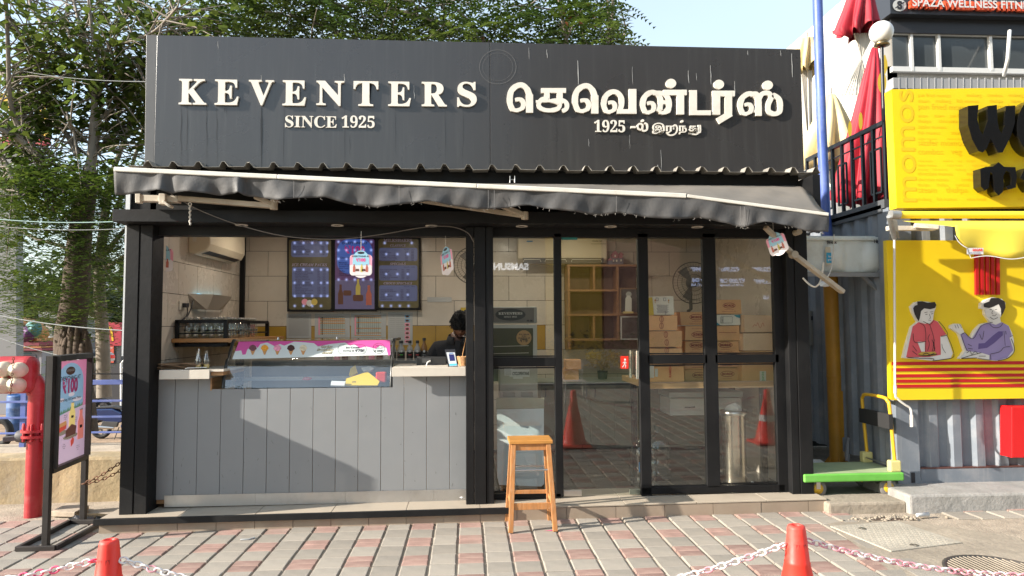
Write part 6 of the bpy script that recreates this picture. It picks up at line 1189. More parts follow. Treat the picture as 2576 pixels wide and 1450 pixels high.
r = thing('crate_pallet', 'low stand under the blue crate stack', 'stand', (crp.x + .17, YC + .15, YZ)); b = MB(); b.box((crp.x - .01, YC, YZ), (crp.x + .6, YC + .4, PY(311, 1009, YC).z)); b.build('box', mat('dark_wood', (.08, .06, .05), .8), r)
def wheel(c, ax, R_, par, w=.045, rim=plain('rim_dark', (.1, .1, .1), .4)):
    b = MB(); ax = Vector(ax).normalized(); h = Vector((0, 0, 1)); s_ = ax.cross(h).normalized(); b.tube([Vector(c) + (s_ * math.cos(a * math.tau / 28) + h * math.sin(a * math.tau / 28)) * (R_ - w) for a in range(28)], w, 8, closed=True); o = b.build('wheel', rubber, par)
    b = MB(); b.tube([Vector(c) + (s_ * math.cos(a * math.tau / 24) + h * math.sin(a * math.tau / 24)) * (R_ - w * 2) for a in range(24)], .012, 6, closed=True)
    for a in range(5): b.bar(Vector(c), Vector(c) + (s_ * math.cos(a * 1.2566) + h * math.sin(a * 1.2566)) * (R_ - w * 2), .025, .02, up=tuple(ax))
    b.lathe(c, [(.04, -.03), (.04, .03)], 12, tuple(ax)); b.build('rim', rim, o)
def scooter(c, label, body, ang=0., k=1., name='scooter'):
    r = thing(name, label, 'scooter', c); wheel(Vector(c) + Vector((0, 0, .24)), (0, 1, 0), .24, r); wheel(Vector(c) + Vector((1.22, 0, .24)), (0, 1, 0), .24, r); C0 = Vector(c); pm = plain('scooter_' + name + str(round(body[2], 2)), body, .22, coat=.6)
    def sh(nm, pts, w, m_, bev=.03): b = MB(); b.prism([C0 + Vector((x, -w, z)) for x, z in pts][::-1], (0, 2 * w, 0)); b.build(nm, m_, r, bev=bev, seg=3)
    sh('rear_body', [(-.22, .62), (-.10, .70), (.30, .70), (.52, .60), (.55, .40), (.35, .34), (.10, .42), (-.12, .46)], .14, pm); sh('seat', [(-.24, .70), (-.05, .745), (.30, .76), (.52, .72), (.55, .66), (.28, .705), (-.10, .70)], .12, plain('seat_black', (.02, .02, .02), .6), .02)
    sh('floor_board', [(.5, .34), (.95, .34), (1.0, .28), (.5, .26)], .15, pm, .02); sh('leg_shield', [(.92, .3), (.98, .3), (1.12, .92), (1.06, .96), (1.0, .80)], .19, plain('shield_beige', (.35, .31, .26), .35), .02); sh('front_body', [(.98, .35), (1.16, .50), (1.22, .72), (1.12, .95), (1.04, .92)], .09, pm, .03)
    sh('front_fender', [(.98, .40), (1.05, .50), (1.22, .52), (1.42, .44), (1.44, .36), (1.24, .46), (1.08, .42)], .06, pm, .01); sh('head_unit', [(.98, .98), (1.02, 1.08), (1.12, 1.08), (1.20, 1.0), (1.12, .94)], .10, MATS['shield_beige'], .03)
    b = MB(); b.tube([C0 + Vector((.98, -.34, 1.08)), C0 + Vector((1.04, -.14, 1.04)), C0 + Vector((1.04, .14, 1.04)), C0 + Vector((.98, .34, 1.08))], .013, 6); b.tube([C0 + Vector((.97, -.36, 1.08)), C0 + Vector((.99, -.24, 1.07))], .02, 8); b.build('handlebar', rubber, r)
    b = MB(); b.lathe(C0 + Vector((.95, -.30, 1.20)), [(.001, -.01), (.05, 0), (.045, .012)], 14, (1, .2, 0)); b.tube([C0 + Vector((.96, -.30, 1.19)), C0 + Vector((1.0, -.26, 1.07))], .006, 5); b.build('mirror', rubber, r)
    b = MB(); b.lathe(C0 + Vector((1.21, 0, 1.0)), [(.07, -.04), (.06, .02), (.001, .03)], 16, (1, 0, 0)); b.build('headlight', trim, r); b = MB(); b.tube([C0 + Vector((.35, -.13, .26)), C0 + Vector((-.15, -.15, .30))], [.035, .05], 10); b.build('exhaust', steel, r)
    b = MB(); b.box(C0 + Vector((-.26, -.05, .56)), C0 + Vector((-.22, .05, .64))); b.build('tail_light', plain('tail_red', (.4, .02, .02), .3), r); b = MB(); b.prism([C0 + Vector((x, -.16, z)) for x, z in ((.05, .30), (.42, .28), (.45, .40), (.1, .42))], (0, .08, 0)); b.build('engine', plain('engine_dark', (.06, .06, .06), .5), r, bev=.01)
    b = MB(); b.tube([C0 + Vector((.45, -.1, .28)), C0 + Vector((.40, -.2, .01))], .01, 5); b.build('kickstand', rubber, r); return r
sc_ = PZ(254, 1104, YZ); scooter((sc_.x, sc_.y, YZ), 'dark blue scooter parked behind the blue rails', (.012, .03, .11))
for i, (x, y, lb, col_) in enumerate(((150, 1040, 'dark scooter parked farther back behind the big tree trunk', (.03, .03, .035)), (262, 1020, 'red and silver scooter parked in the distance left of the blue crates', (.35, .03, .03)), (215, 1012, 'black scooter parked in the distance behind the sign stand', (.02, .02, .02)))):
    p = PY(x, y, 15 + i * 2.2); scooter((p.x, p.y, YZ), lb, col_, name='scooter')
p = PY(276, 900, 14); r = thing('helmet', 'white and red helmet hung on a parked scooter in the distance', 'helmet', p); b = MB(); b.lathe(p - Vector((0, 0, .1)), [(.10, 0), (.13, .05), (.13, .12), (.10, .20), (.05, .24), (.001, .25)], 18); b.build('shell', plain('helmet_white', (.6, .55, .55), .25), r); b = MB(); b.lathe(p - Vector((0, .01, .02)), [(.134, 0), (.136, .06), (.12, .1)], 18); b.build('red_band', redst, r)
r = thing('stair_rail', 'white tube stair rail in front of the parked scooters', 'rail', PY(302, 990, 13)); b = MB(); YS = 13; b.tube([PY(305, 1030, YS), PY(305, 915, YS), PY(318, 900, YS), PY(345, 890, YS)], .03, 8); b.build('tube', white, r); b = MB(); b.tube([PY(305, 928, YS), PY(345, 908, YS)], .02, 8); b.build('tube', white, r)
barm = mat('barrel_blue', (.03, .09, .25), .5, var=.2, dirt=.4, dc=(.3, .35, .4), ds=5); p = PZ(44, 1096, YZ); r = thing('drum', 'blue plastic drum behind the rails left of the hydrant', 'drum', p); kb = (p - CAM).dot(AX) / FX; b = MB(); R1 = 25 * kb; h_ = PY(44, 992, p.y).z - YZ; b.lathe((p.x, p.y, YZ), [(R1 * .92, 0), (R1, .05), (R1, h_ * .3), (R1 * 1.03, h_ * .32), (R1, h_ * .34), (R1, h_ * .66), (R1 * 1.03, h_ * .68), (R1, h_ * .7), (R1, h_ * .95), (R1 * .95, h_), (R1 * .9, h_ - .03), (.001, h_ - .03)], 24); b.build('body', barm, r)
p = PY(2, 1000, 9.5); r = thing('spare_tyre', 'dark tyre leaning at the far left behind the rails', 'tyre', (p.x, 9.5, YZ)); b = MB(); b.tube([(p.x + .22 * math.cos(a * math.tau / 24), 9.5, YZ + .34 + .26 * math.sin(a * math.tau / 24)) for a in range(24)], .075, 8, closed=True); b.build('tyre', rubber, r)
SY = 14.; r = thing('shrine', 'small painted shrine with a carved dome behind the tree on the left', 'shrine', PY(50, 1000, SY)); SPn = wall(SY)
def sl(x0, y0, x1, y1, d, m_, nm): a, c = PY(x0, y1, SY), PY(x1, y0, SY); b = MB(); b.box((a.x, SY - d, a.z), (c.x, SY + 1.2 + d, c.z)); b.build(nm, m_, r, bev=.01)
cg, cp, cr_, ct = plain('shrine_grey', (.26, .26, .28), .7), plain('shrine_purple', (.10, .03, .13), .6), plain('shrine_maroon', (.20, .03, .05), .6), plain('shrine_teal', (.06, .2, .2), .6); co_ = mat('shrine_orange', (.42, .18, .06), .6, var=.4, vs=6); cy_ = plain('shrine_yellow', (.5, .33, .05), .6)
sl(-60, 884, 106, 1045, 0, cg, 'wall'); sl(-70, 877, 112, 884, .10, cr_, 'cornice'); sl(-65, 872, 108, 877, .07, co_, 'cornice'); sl(-62, 860, 100, 872, .02, cr_, 'band'); sl(-60, 851, 90, 860, -.05, co_, 'band'); sl(-20, 888, 80, 891, .03, ct, 'band'); sl(58, 893, 92, 935, .02, plain('shrine_niche', (.12, .12, .14), .8), 'niche'); 
c = PY(40, 851, SY + .5); b = MB(); kk = (c - CAM).dot(AX) / FX; b.lathe((c.x, SY + .6, c.z), [(62 * kk, 0), (66 * kk, 8 * kk), (63 * kk, 20 * kk), (52 * kk, 36 * kk), (36 * kk, 46 * kk), (12 * kk, 52 * kk), (8 * kk, 58 * kk), (9 * kk, 66 * kk), (3 * kk, 74 * kk), (2 * kk, 84 * kk), (.001, 94 * kk)], 24); b.build('dome', co_, r)
for x, y, m_ in ((38, 832, ct), (8, 838, cp), (70, 838, cp), (38, 822, cy_), (-10, 830, cy_), (84, 828, ct)): b = MB(); p = PY(x, y, SY - .05); b.lathe(p, [(.001, -.1), (.24, 0), (.001, .1)], 12, (0, 1, 0)); b.build('carving', m_, r)
for i in range(5): b = MB(); x = -8 + i * 12; a = PY(x, 893, SY - .04); c = PY(x, 925, SY - .04); b.bar(a, c, .04); b.build('grille_bar', trim, r)
AYs = 13.; AP = wall(AYs); pk = plain('sign_red', (.42, .04, .06), .5); yl = plain('arch_yellow', (.75, .45, .02), .5); mcd = thing('drive_through_sign', 'tall pole sign with yellow arches and grey drive through boards behind the tree', 'sign', AP.at(60, 960))
b = MB(); AP.slab(b, -60, 346, 122, 366, -.1, .1); b.build('red_panel', pk, mcd); b = MB()
for s_ in (0, 1):
    cx_ = 10 + s_ * 66; AP.line(b, [(cx_ - 36, 346), (cx_ - 32, 290), (cx_ - 18, 256), (cx_, 246), (cx_ + 18, 256), (cx_ + 30, 290), (cx_ + 34, 346)], 17, h=.1, d=.2, sm=4)
b.build('arches', yl, mcd)
for y0, y1, t_ in ((372, 396, 'Drive Thru'), (400, 424, ''), (428, 446, '')):
    b = MB(); AP.slab(b, -60, y0, 112, y1, -.08, .08); bb = b.build('grey_board', plain('board_grey', (.22, .22, .22), .5), mcd)
    if t_: b = MB(); AP.text(b, t_, -4, 388, 8, h=.09, off=.01); b.build('lettering', paperm, bb)
    else: b = MB(); AP.line(b, [(-20, y0 + 16), (10, y0 + 10), (30, y0 + 16), (60, y0 + 8)], 5, h=.09, sm=4); b.build('drawing', paperm, bb)
b = MB(); b.bar(AP.at(25, 446), AP.at(25, 950), .5, .3); b.build('pole', plain('pole_grey', (.2, .2, .2), .5), mcd)
RY = 17.; RP = wall(RY); r = thing('red_post_sign', 'red and dark pillar sign with a yellow letter behind the scooters', 'sign', RP.at(268, 960)); b = MB(); RP.cut(b, [(240, 870), (242, 825), (248, 810), (300, 812), (304, 825), (304, 870)], -.3, 0); b.build('top', pk, r); b = MB(); RP.slab(b, 240, 870, 303, 1020, -.3, -.02); b.build('body', plain('pillar_dark', (.06, .06, .065), .5), r)
b = MB(); RP.line(b, [(252, 858), (257, 828), (263, 826), (268, 842), (273, 826), (279, 828), (284, 858)], 5, h=.01, sm=3); b.build('arches', yl, r); b = MB(); RP.slab(b, 254, 871, 286, 913, -.02, .0); nb = b.build('notice', plain('notice_red', (.6, .1, .06), .5), r); b = MB(); RP.text(b, 'VACANCY', 270, 878, 4, 'CENTER', h=.006, off=.03); RP.rect(b, 263, 882, 277, 892, .005); b.build('print', paperm, nb)
for k, (x, y) in enumerate(((238, 885), (312, 876))): p = PY(x, y, 7.6 + k * .6)
fb = mat('far_wall', (.50, .50, .50), .8, var=.12); fb2 = mat('far_wall_pink', (.45, .22, .20), .8, var=.2); wd = plain('far_window', (.08, .1, .13), .2)
for x0, x1, y0, yb, Yb, m_, lb in ((-120, 120, 760, 960, 24, fb2, 'low pinkish building far behind the yard at the left'), (110, 240, 800, 960, 22, fb, 'low white building far behind the tree trunk'), (232, 420, 700, 960, 27, mat('far_wall_grey', (.42, .45, .48), .8, var=.15), 'grey building far behind the scooters')):
    A, B_ = PY(x0, yb, Yb), PY(x1, y0, Yb); r = thing('far_building', lb, 'building', (A.x, Yb, 0)); b = MB(); b.box((A.x, Yb, YZ), (B_.x, Yb + 6, B_.z)); b.build('wall', m_, r); b = MB(); b.box((A.x - .2, Yb - .15, B_.z), (B_.x + .2, Yb + 6, B_.z + .25)); b.build('roof_edge', fb, r)
    n = max(2, int((B_.x - A.x) / 1.6))
    for i in range(n):
        for zf in (.3, .68):
            xx = A.x + (B_.x - A.x) * (i + .3) / n; zz_ = B_.z * zf; b = MB(); b.box((xx, Yb - .04, zz_), (xx + .7, Yb, zz_ + .7)); w_ = b.build('window', wd, r); b = MB(); b.box((xx - .05, Yb - .07, zz_ - .06), (xx + .75, Yb, zz_ - .01)); b.build('sill', fb, w_)
for i, (x0, y0, x1, y1, Yw, lb) in enumerate(((-40, 548, 312, 557, 1.4, 'green wire crossing to the kiosk, second lowest'), (-40, 566, 312, 576, 1.5, 'thin wire just below the green wire on the left'), (-40, 786, 312, 832, 1.6, 'grey cable sloping across the tree trunk on the left'), (-40, 836, 232, 912, 2.0, 'thin wire sloping down behind the sign stand'), (60, 180, 366, 206, 2.6, 'thin wire high across the tree near the fascia board'))):
    a, c = PY(x0, y0, Yw + .4), PY(x1, y1, .5 if i < 4 else .3); cable('wire', sag(a, c, .03, 8), .006 if i in (0, 2) else .0035, plain('wire_grey', (.12, .13, .13), .6) if i else plain('wire_green', (.08, .16, .15), .5), lb, 'wire', 5, 1)
conc = mat('concrete', (.31, .265, .205), .92, var=.22, vs=4, bump=.7, bs=22, dirt=.45, dc=(.24, .2, .16), ds=3, fine=.25); concg = mat('concrete_grey', (.31, .30, .28), .92, var=.22, vs=4, bump=.7, bs=22, dirt=.5, dc=(.24, .23, .2), ds=3, fine=.25)
def kerb(name, label, x0, x1, yt, yb, Yf, d, m_, nm='kerb', bev=.02):
    A, B_ = PY(x0, yb, Yf), PY(x1, yt, Yf); b = MB(); random.seed(int(x0)); n = 10; vs = []
    b.box((A.x, Yf, A.z - .05), (B_.x, Yf + d, B_.z)); return tag(b.build(nm, m_, bev=bev), label, 'kerb')
kerb('k', 'short worn concrete kerb block in front of the green trolley', 2085, 2282, 1262, 1292, -.33, .32, conc)
kerb('k', 'long grey concrete kerb in front of the shipping container', 2290, 2760, 1236, 1292, -.38, .75, concg)
b = MB(); A = PY(1990, 1244, .1); b.box((3.025, -.1, .0), (3.75, 3.2, PG(2100, 1240).z + .06)); b.build('gap_slab', conc, kind='structure', bev=.01)
gs = PG(2100, 1240).z + .062
b = MB(); b.box((3.025, -.25, .05), (3.10, -.1, gs + .01)); tag(b.build('broken_step', conc, bev=.02), 'broken rough concrete end of the tiled step', 'step')
random.seed(31); p0 = PG(2230, 1306); b = MB(); b.add([p0 + Vector((.17 * math.cos(a) * random.uniform(.7, 1.1), .07 * math.sin(a) * random.uniform(.7, 1.2), .003)) for a in [i * .524 for i in range(12)]], [tuple(range(12))]); b.build('hole', mat('dark_earth', (.07, .045, .03), .95, var=.4, vs=20), kind='structure')
b = MB()
for i in range(90):
    x, y = p0.x + random.gauss(0, .16), p0.y + random.gauss(.01, .04); s_ = random.uniform(.004, .018); z = gz(x)
    b.lathe((x, y, z - s_ * .2), [(s_ * .8, 0), (s_, s_ * .5), (s_ * .4, s_)], 5)
b.build('rubble', conc, kind='stuff'); S.objects['rubble']['label'] = 'small rubble round the hole by the kerb'
b = MB(); pts = [(2080, 1318), (2180, 1302), (2290, 1312), (2420, 1330), (2560, 1352), (2660, 1420), (2640, 1480), (2300, 1500), (2230, 1430), (2150, 1370)]; b.add([PG(x, y) + Vector((0, 0, .001)) for x, y in pts], [tuple(range(len(pts)))[::-1]]); b.build('concrete_patch', conc, kind='structure')
cov = mat('cover_grey', (.36, .33, .27), .8, var=.15, bump=.3, bs=60, dirt=.3, dc=(.2, .17, .14), ds=5)
r = thing('square_cover', 'grey square inspection cover with a grid pattern near the right cone', 'manhole cover', PG(2290, 1352)); cp_ = [(2088, 1326), (2258, 1314), (2420, 1368), (2242, 1390)]; b = MB(); q_ = [PG(x, y) + Vector((0, 0, .010)) for x, y in cp_]; b.prism(q_, (0, 0, -.012)); pl_ = b.build('plate', cov, r, bev=.003); b = MB()
U0, V0 = (q_[1] - q_[0]), (q_[3] - q_[0])
for i in range(22):
    for j in range(14):
        c = q_[0] + U0 * ((i + .9) / 23.5) + V0 * ((j + .9) / 15.5); a = U0 * .016; v_ = V0 * .022
        if (i + j) % 2: b.prism([c - a - v_ * .4, c + a - v_ * .4, c + a + v_ * .4, c - a + v_ * .4], (0, 0, .0012))
        else: b.prism([c - a * .5 - v_, c + a * .5 - v_, c + a * .5 + v_, c - a * .5 + v_], (0, 0, .0012))
b.build('treads', cov, r, kind='stuff'); 
for x, y in ((2170, 1334), (2300, 1376)): b = MB(); p = PG(x, y); b.lathe(p + Vector((0, 0, .010)), [(.03, 0), (.028, .004), (.012, .001), (.001, .001)], 16); b.build('lift_point', mat('dull_iron', (.2, .18, .15), .5, .6), r)
r = thing('round_grate', 'round dark metal grate cover at the bottom right', 'manhole cover', PG(2515, 1440)); c = PG(2515, 1440); iron = mat('iron', (.07, .065, .06), .45, .5, var=.3, vs=8, dirt=.5, dc=(.3, .25, .2), ds=9); b = MB(); rg = .31; b.lathe(c, [(rg, 0), (rg, .008), (rg * .93, .010), (rg * .92, .004), (.001, .004)], 40); b.build('rim', iron, r); b = MB()
for i in range(-9, 10):
    x = i * rg * .1; h = math.sqrt(max(0, (rg * .9) ** 2 - x * x)); 
    if h > .02: b.bar(c + Vector((x, -h, .007)), c + Vector((x, h, .007)),   .0045, .006)
b.build('bars', conc, r, kind='stuff')
grn = mat('trolley_green', (.13, .42, .06), .5, var=.15, dirt=.25, dc=(.2, .25, .12), ds=4); grt = mat('trolley_deck', (.30, .37, .20), .8, var=.2, dirt=.5, dc=(.26, .23, .16), ds=4); ylw = plain('tube_yellow', (.65, .38, .02), .4)
A, B_, C_, D_ = PG(2028, 1243), PG(2275, 1238), PG(2215, 1170), PG(2050, 1160); zw = gs; zd_ = None
TY = -.12; a = PY(2024, 1212, TY); c = PY(2276, 1212, TY); zt_ = PY(2100, 1193, TY).z; x0, x1 = a.x, c.x; y0, y1 = TY, TY + .50
r = thing('platform_trolley', 'green platform trolley with yellow push handle in the gap right of the kiosk', 'trolley', ((x0 + x1) / 2, y0 + .25, zw)); b = MB(); b.box((x0, y0, zt_ - .07), (x1, y1, zt_)); b.build('deck', grn, r, bev=.012, seg=3); b = MB(); b.box((x0 + .02, y0 + .02, zt_ + .0005), (x1 - .02, y1 - .02, zt_ + .003)); b.build('deck_mat', grt, r)
wr = (zt_ - .07 - zw) * .60
for (xx, yy) in ((x0 + .14, y0 + .06), (x1 - .12, y0 + .06), (x0 + .14, y1 - .06), (x1 - .12, y1 - .06)):
    cw = (xx, yy, zw + wr * .92); b = MB(); b.lathe(cw, [(wr * .55, -.02), (wr * .9, -.018), (wr * .95, 0), (wr * .9, .018), (wr * .55, .02)], 20, (0, 1, 0)); wl = b.build('wheel', plain('tyre_grey', (.16, .15, .14), .7), r); b = MB(); b.lathe(cw, [(.001, -.024), (wr * .55, -.021), (wr * .55, .021), (.001, .024)], 16, (0, 1, 0)); b.build('hub', ylw, wl)
    for s_ in (-.027, .027): b = MB(); b.bar((xx, yy + s_, cw[2]), (xx, yy + s_, zt_ - .055), .035, .004, up=(0, 1, 0)); b.build('caster_fork', steel, r)
hy0, hy1 = y0 + .05, y1 - .03; hx1 = x1 - .05; hz1 = PY(2200, 990, hy1).z; hp0 = PY(2264, 1170, hy0); hb = PY(2168, 1150, hy1)
hT = [Vector((hx1, hy0, zt_ + .06)), Vector((hx1 - .03, hy0, hz1 - .10)), Vector((hx1 - .035, hy0 + .02, hz1 - .03)), Vector((hx1 - .04, hy0 + .08, hz1)), Vector((hx1 - .04, hy1 - .08, hz1)), Vector((hx1 - .035, hy1 - .02, hz1 - .03)), Vector((hx1 - .03, hy1, hz1 - .10)), Vector((hx1, hy1, zt_ + .06))]
b = MB(); b.tube([Vector(p) for p in smooth2([tuple(p) for p in hT], 5)], .0155, 10); b.build('handle', ylw, r)
b = MB(); zc_ = PY(2200, 1080, hy0).z; b.add([Vector((hx1 - .035, hy0 - .02, zc_)), Vector((hx1 - .035, hy1 + .02, zc_)), Vector((hx1 - .035, hy1 + .02, zc_ + .13)), Vector((hx1 - .035, hy0 - .02, zc_ + .13))], [(0, 1, 2, 3)]); b.build('handle_cover', mat('cover_black', (.02, .02, .02), .7), r, solid=.036)
for yy in (hy0, hy1): b = MB(); b.box((hx1 - .06, yy - .03, zt_ + .001), (hx1 + .04, yy + .03, zt_ + .10)); b.build('handle_socket', plain('socket_cream', (.62, .55, .22), .5), r, bev=.012)
b = MB(); b.bar((hx1 - .03, hy0, zt_ + .05), (hx1 - .03, hy1, zt_ + .05), .012); b.build('pedal_bar', steel, r)
crumple('plastic_bag', 'white plastic bag with green print in the gap behind the trolley', 'bag', PY(2045, 1163, .6) - Vector((0, 0, .02)), .13, .08, .05, mat('bag_white', (.55, .56, .54), .5, var=.1), 9, 60)
b = MB(); b.add([PG(2110, 1232) + Vector((0, .15, .05)), PG(2190, 1212) + Vector((0, .1, .05)), PG(2150, 1200) + Vector((0, .1, .05)), PG(2090, 1215) + Vector((0, .1, .05))], [(0, 1, 2, 3)]); 
yp = mat('pipe_ochre', (.42, .20, .015), .5, var=.15, vs=3, dirt=.3, dc=(.2, .1, .03), ds=4); c = PY(2106, 1150, 1.0); r = thing('steel_pole', 'tall leaning steel pole, ochre below and blue above, in the gap right of the kiosk', 'pole', (c.x, 1.0, gs)); post_r = r; c.z = gs; post_top = PY(2086, 625, .97); b = MB(); b.tube([c, c.lerp(post_top, .5), post_top], .072, 20); b.build('lower_shaft', yp, r); b = MB(); b.lathe(c.lerp(post_top, .42), [(.074, -.01), (.078, 0), (.074, .01)], 20); b.build('weld_seam', yp, r); b = MB(); b.box((c.x - .19, .82, gs), (c.x + .19, 1.18, gs + .02)); b.build('base_plate', yp, r)
for a in range(6): t_ = a * math.tau / 6 + .3; b = MB(); d_ = Vector((math.cos(t_), math.sin(t_), 0)); b.prism([c + d_ * .07 + Vector((0, 0, .02)), c + d_ * .16 + Vector((0, 0, .02)), c + d_ * .07 + Vector((0, 0, .15))], d_.cross(Vector((0, 0, 1))) * .01); b.build('gusset', yp, r)
for dx in (-.15, .15):
    for dy in (-.14, .14): b = MB(); b.lathe((c.x + dx, 1 + dy, gs + .02), [(.016, 0), (.016, .03), (.008, .03), (.008, .07)], 6); b.build('bolt', yp, r)
b = MB(); q_ = PY(2113, 1120, .92); b.box((c.x + .0, .918, gs + .35), (c.x + .06, .924, gs + .82)); b.build('hatch', yp, r)
hose = plain('hose_black', (.015, .015, .015), .5)
cable('hose', [PY(2120, 880, 1.1), PY(2135, 960, 1.05), PY(2148, 1040, 1.), PY(2145, 1100, .95), PY(2132, 1115, .95)], .012, hose, 'black hose hanging beside the ochre post', 'hose')
cable('conduit', [PY(2142, 1090, .9), PY(2134, 1115, .85), PY(2131, 1160, .8)], .022, plain('conduit_grey', (.25, .25, .25), .6), 'grey corrugated conduit at the foot of the ochre post', 'conduit')
r = thing('meter_box', 'grey electrical box in the dark gap beside the kiosk', 'electrical box', PY(2050, 870, 1.5)); b = MB(); q5(b, 1.5, 2018, 782, 2085, 870, .2); b.build('case', plain('box_grey', (.24, .24, .23), .5), r, bev=.006); b = MB(); Pm = wall(1.498); Pm.rect(b, 2040, 796, 2052, 806, .002); b.build('window', ink, r)
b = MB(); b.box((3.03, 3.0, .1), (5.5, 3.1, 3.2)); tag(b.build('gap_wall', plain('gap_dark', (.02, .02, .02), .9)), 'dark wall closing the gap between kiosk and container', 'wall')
tankm = mat('tank_white', (.60, .63, .60), .4, var=.08, vs=5, dirt=.4, dc=(.3, .26, .18), ds=4); TYk = .25; r = thing('water_tank', 'old white plastic water tank marked 100 on a bracket above the gap', 'water tank', PY(2120, 690, TYk)); a, c = PY(2022, 684, TYk), PY(2226, 594, TYk)
b = MB(); prf = []; n = 34
for i in range(n + 1):
    t_ = i / n; x = a.x + (c.x - a.x) * t_; rib = .0 if not (.28 < t_ < .96) else -.038 * max(0, math.sin((t_ - .28) / .68 * math.pi * 3)) ** .6; prf.append((x, TYk + .012 + rib))
m_ = len(prf); vs = [(x, y, z) for z in (a.z, a.z + .03, c.z - .06, c.z - .03, c.z) for x, y in prf]
vs = []
for z, kx in ((a.z, 0.), (a.z + .05, 1), (c.z - .10, 1), (c.z - .05, 0.), (c.z, 0.)): vs += [(x, TYk + .012 + (y - TYk - .012) * kx, z) for x, y in prf]
b.add(vs, [(j * m_ + i, j * m_ + i + 1, (j + 1) * m_ + i + 1, (j + 1) * m_ + i) for j in range(4) for i in range(m_ - 1)], 0, True); b.box((a.x, TYk + .013, a.z), (c.x, TYk + .45, c.z - .002)); b.build('body', tankm, r, bev=.008)
b = MB(); b.box((a.x - .015, TYk - .012, c.z - .045), (c.x + .015, TYk + .46, c.z - .012)); b.build('rim', tankm, r, bev=.008)
Pt = wall(TYk - .010); b = MB(); Pt.text(b, '100', 2196, 612, 9, h=.004, off=.02); Pt.text(b, 'Sintex', 2080, 613, 7, h=.004, off=.05); b.build('lettering', ink, r); b = MB()
for i in range(9): Pt.line(b, [(2208, 618 + i * 5), (2216, 618 + i * 5)], .8, h=.002)
b.build('scale_marks', plain('faint_print', (.05, .05, .05), .5), r); b = MB(); Pt.rect(b, 2076, 622, 2102, 668, .004); st = b.build('sticker', mat('old_sticker', (.45, .4, .3), .7, var=.2), r); b = MB(); Pt.rect(b, 2078, 636, 2100, 662, .006); b.build('blue_field', plain('sticker_blue', (.03, .3, .5), .5), st); b = MB(); Pt.text(b, 'food', 2089, 648, 5, 'CENTER', h=.008, off=.02); Pt.text(b, 'grade', 2089, 656, 5, 'CENTER', h=.008, off=.02); b.build('print', paperm, st)
brk = plain('bracket_grey', (.22, .23, .24), .5); b = MB(); b.bar(PY(2000, 690, .22), PY(2228, 692, .22), .04); b.bar(PY(2000, 690, .7), PY(2228, 692, .7), .04); b.bar(PY(2170, 694, .25), PY(2228, 752, .3), .03); b.build('bracket', brk, r)
cable('rope', [PY(2020, 700, -.2), PY(2035, 715, -.25), PY(2050, 722, -.28), PY(2062, 712, -.3), PY(2068, 690, -.3), PY(2072, 660, -.3)], .008, thr, 'knotted pale rope round the loose awning arm', 'rope')
crumple('torn_plastic', 'torn clear plastic tied to the loose awning arm', 'plastic scrap', PY(2072, 722, -.34), .05, .03, .05, plain('film', (.5, .52, .52), .3), 12, 30)
cable('rope', [PY(2098, 590, .1), PY(2096, 640, .1), PY(2090, 680, .05), PY(2080, 700, .0)], .005, thr, 'thin pale rope hanging in front of the water tank', 'rope')
CXc = PY(2232, 900, .12).x; CFy = .05; cont = thing('shipping_container', 'blue-grey corrugated shipping container right of the kiosk', 'container', (5, 1, .3)); cb = mat('container_blue', (.17, .195, .225), .5, var=.12, vs=3, dirt=.5, dc=(.34, .33, .32), ds=3, streak=.5)
ct0 = PY(2400, 1206, CFy).z; ctop_ = 2.78; b = MB(); x = CXc + .22; prf = []
while x < 9:
    prf += [(x, CFy + .035), (x + .075, CFy + .035), (x + .11, CFy), (x + .185, CFy), (x + .22, CFy + .035)]; x += .22
m_ = len(prf); z0_ = PY(2400, 1178, CFy).z; b.add([(x, y, z) for z in (z0_, ctop_) for x, y in prf], [(i, i + 1, m_ + i + 1, m_ + i) for i in range(m_ - 1)]); b.build('front_sheet', cb, cont)
b = MB(); y = CFy + .12; prf = []
while y < 6: prf += [(CXc + .035, y), (CXc + .035, y + .07), (CXc, y + .11), (CXc, y + .18), (CXc + .035, y + .22)]; y += .22
m_ = len(prf); b.add([(x, y, z) for z in (z0_, ctop_) for x, y in prf], [(i, i + 1, m_ + i + 1, m_ + i) for i in range(m_ - 1)]); b.build('side_sheet', cb, cont)
b = MB(); b.box((CXc - .005, CFy - .03, PY(2260, 1222, CFy).z), (CXc + .21, CFy + .14, ctop_)); b.build('corner_post', cb, cont, bev=.006)
b = MB(); b.box((CXc + .215, CFy - .02, PY(2400, 1214, CFy).z), (9, CFy + .1, z0_)); b.build('bottom_rail', cb, cont, bev=.004); b = MB(); b.box((CXc + .215, CFy - .022, z0_ + .002), (9, CFy + .034, z0_ + .012)); b.build('rail_lip', plain('lip', (.4, .4, .4), .5), cont)
b = MB(); p = PY(2297, 1202, CFy - .032); b.lathe(p, [(.016, -.001), (.016, .003)], 12, (0, 1, 0)); b.add([p + Vector((dx, -.002, dz)) for dx, dz in ((-.018, -.045), (.018, -.045), (.018, .045), (-.018, .045))], [(0, 1, 2, 3)]); b.build('corner_slot', ink, cont)
b = MB(); b.box((CXc - .02, CFy, ctop_), (9, 6, ctop_ + .08)); b.build('roof', plain('roof_dark', (.07, .075, .08), .7), cont)
MYs = -.03; MP = wall(MYs); yel2 = mat('mural_yellow', (.78, .57, .015), .35, var=.03); r = thing('mural_panel', 'yellow mural panel with two cut-out diners above red stripes', 'mural panel', MP.at(2400, 1000)); b = MB(); b.hexa([MP.at(2242, 1007), MP.at(2700, 1001), MP.at(2700, 605), MP.at(2230, 605), MP.at(2242, 1007, -.05), MP.at(2700, 1001, -.05), MP.at(2700, 605, -.05), MP.at(2230, 605, -.05)]); b.build('panel', yel2, r)
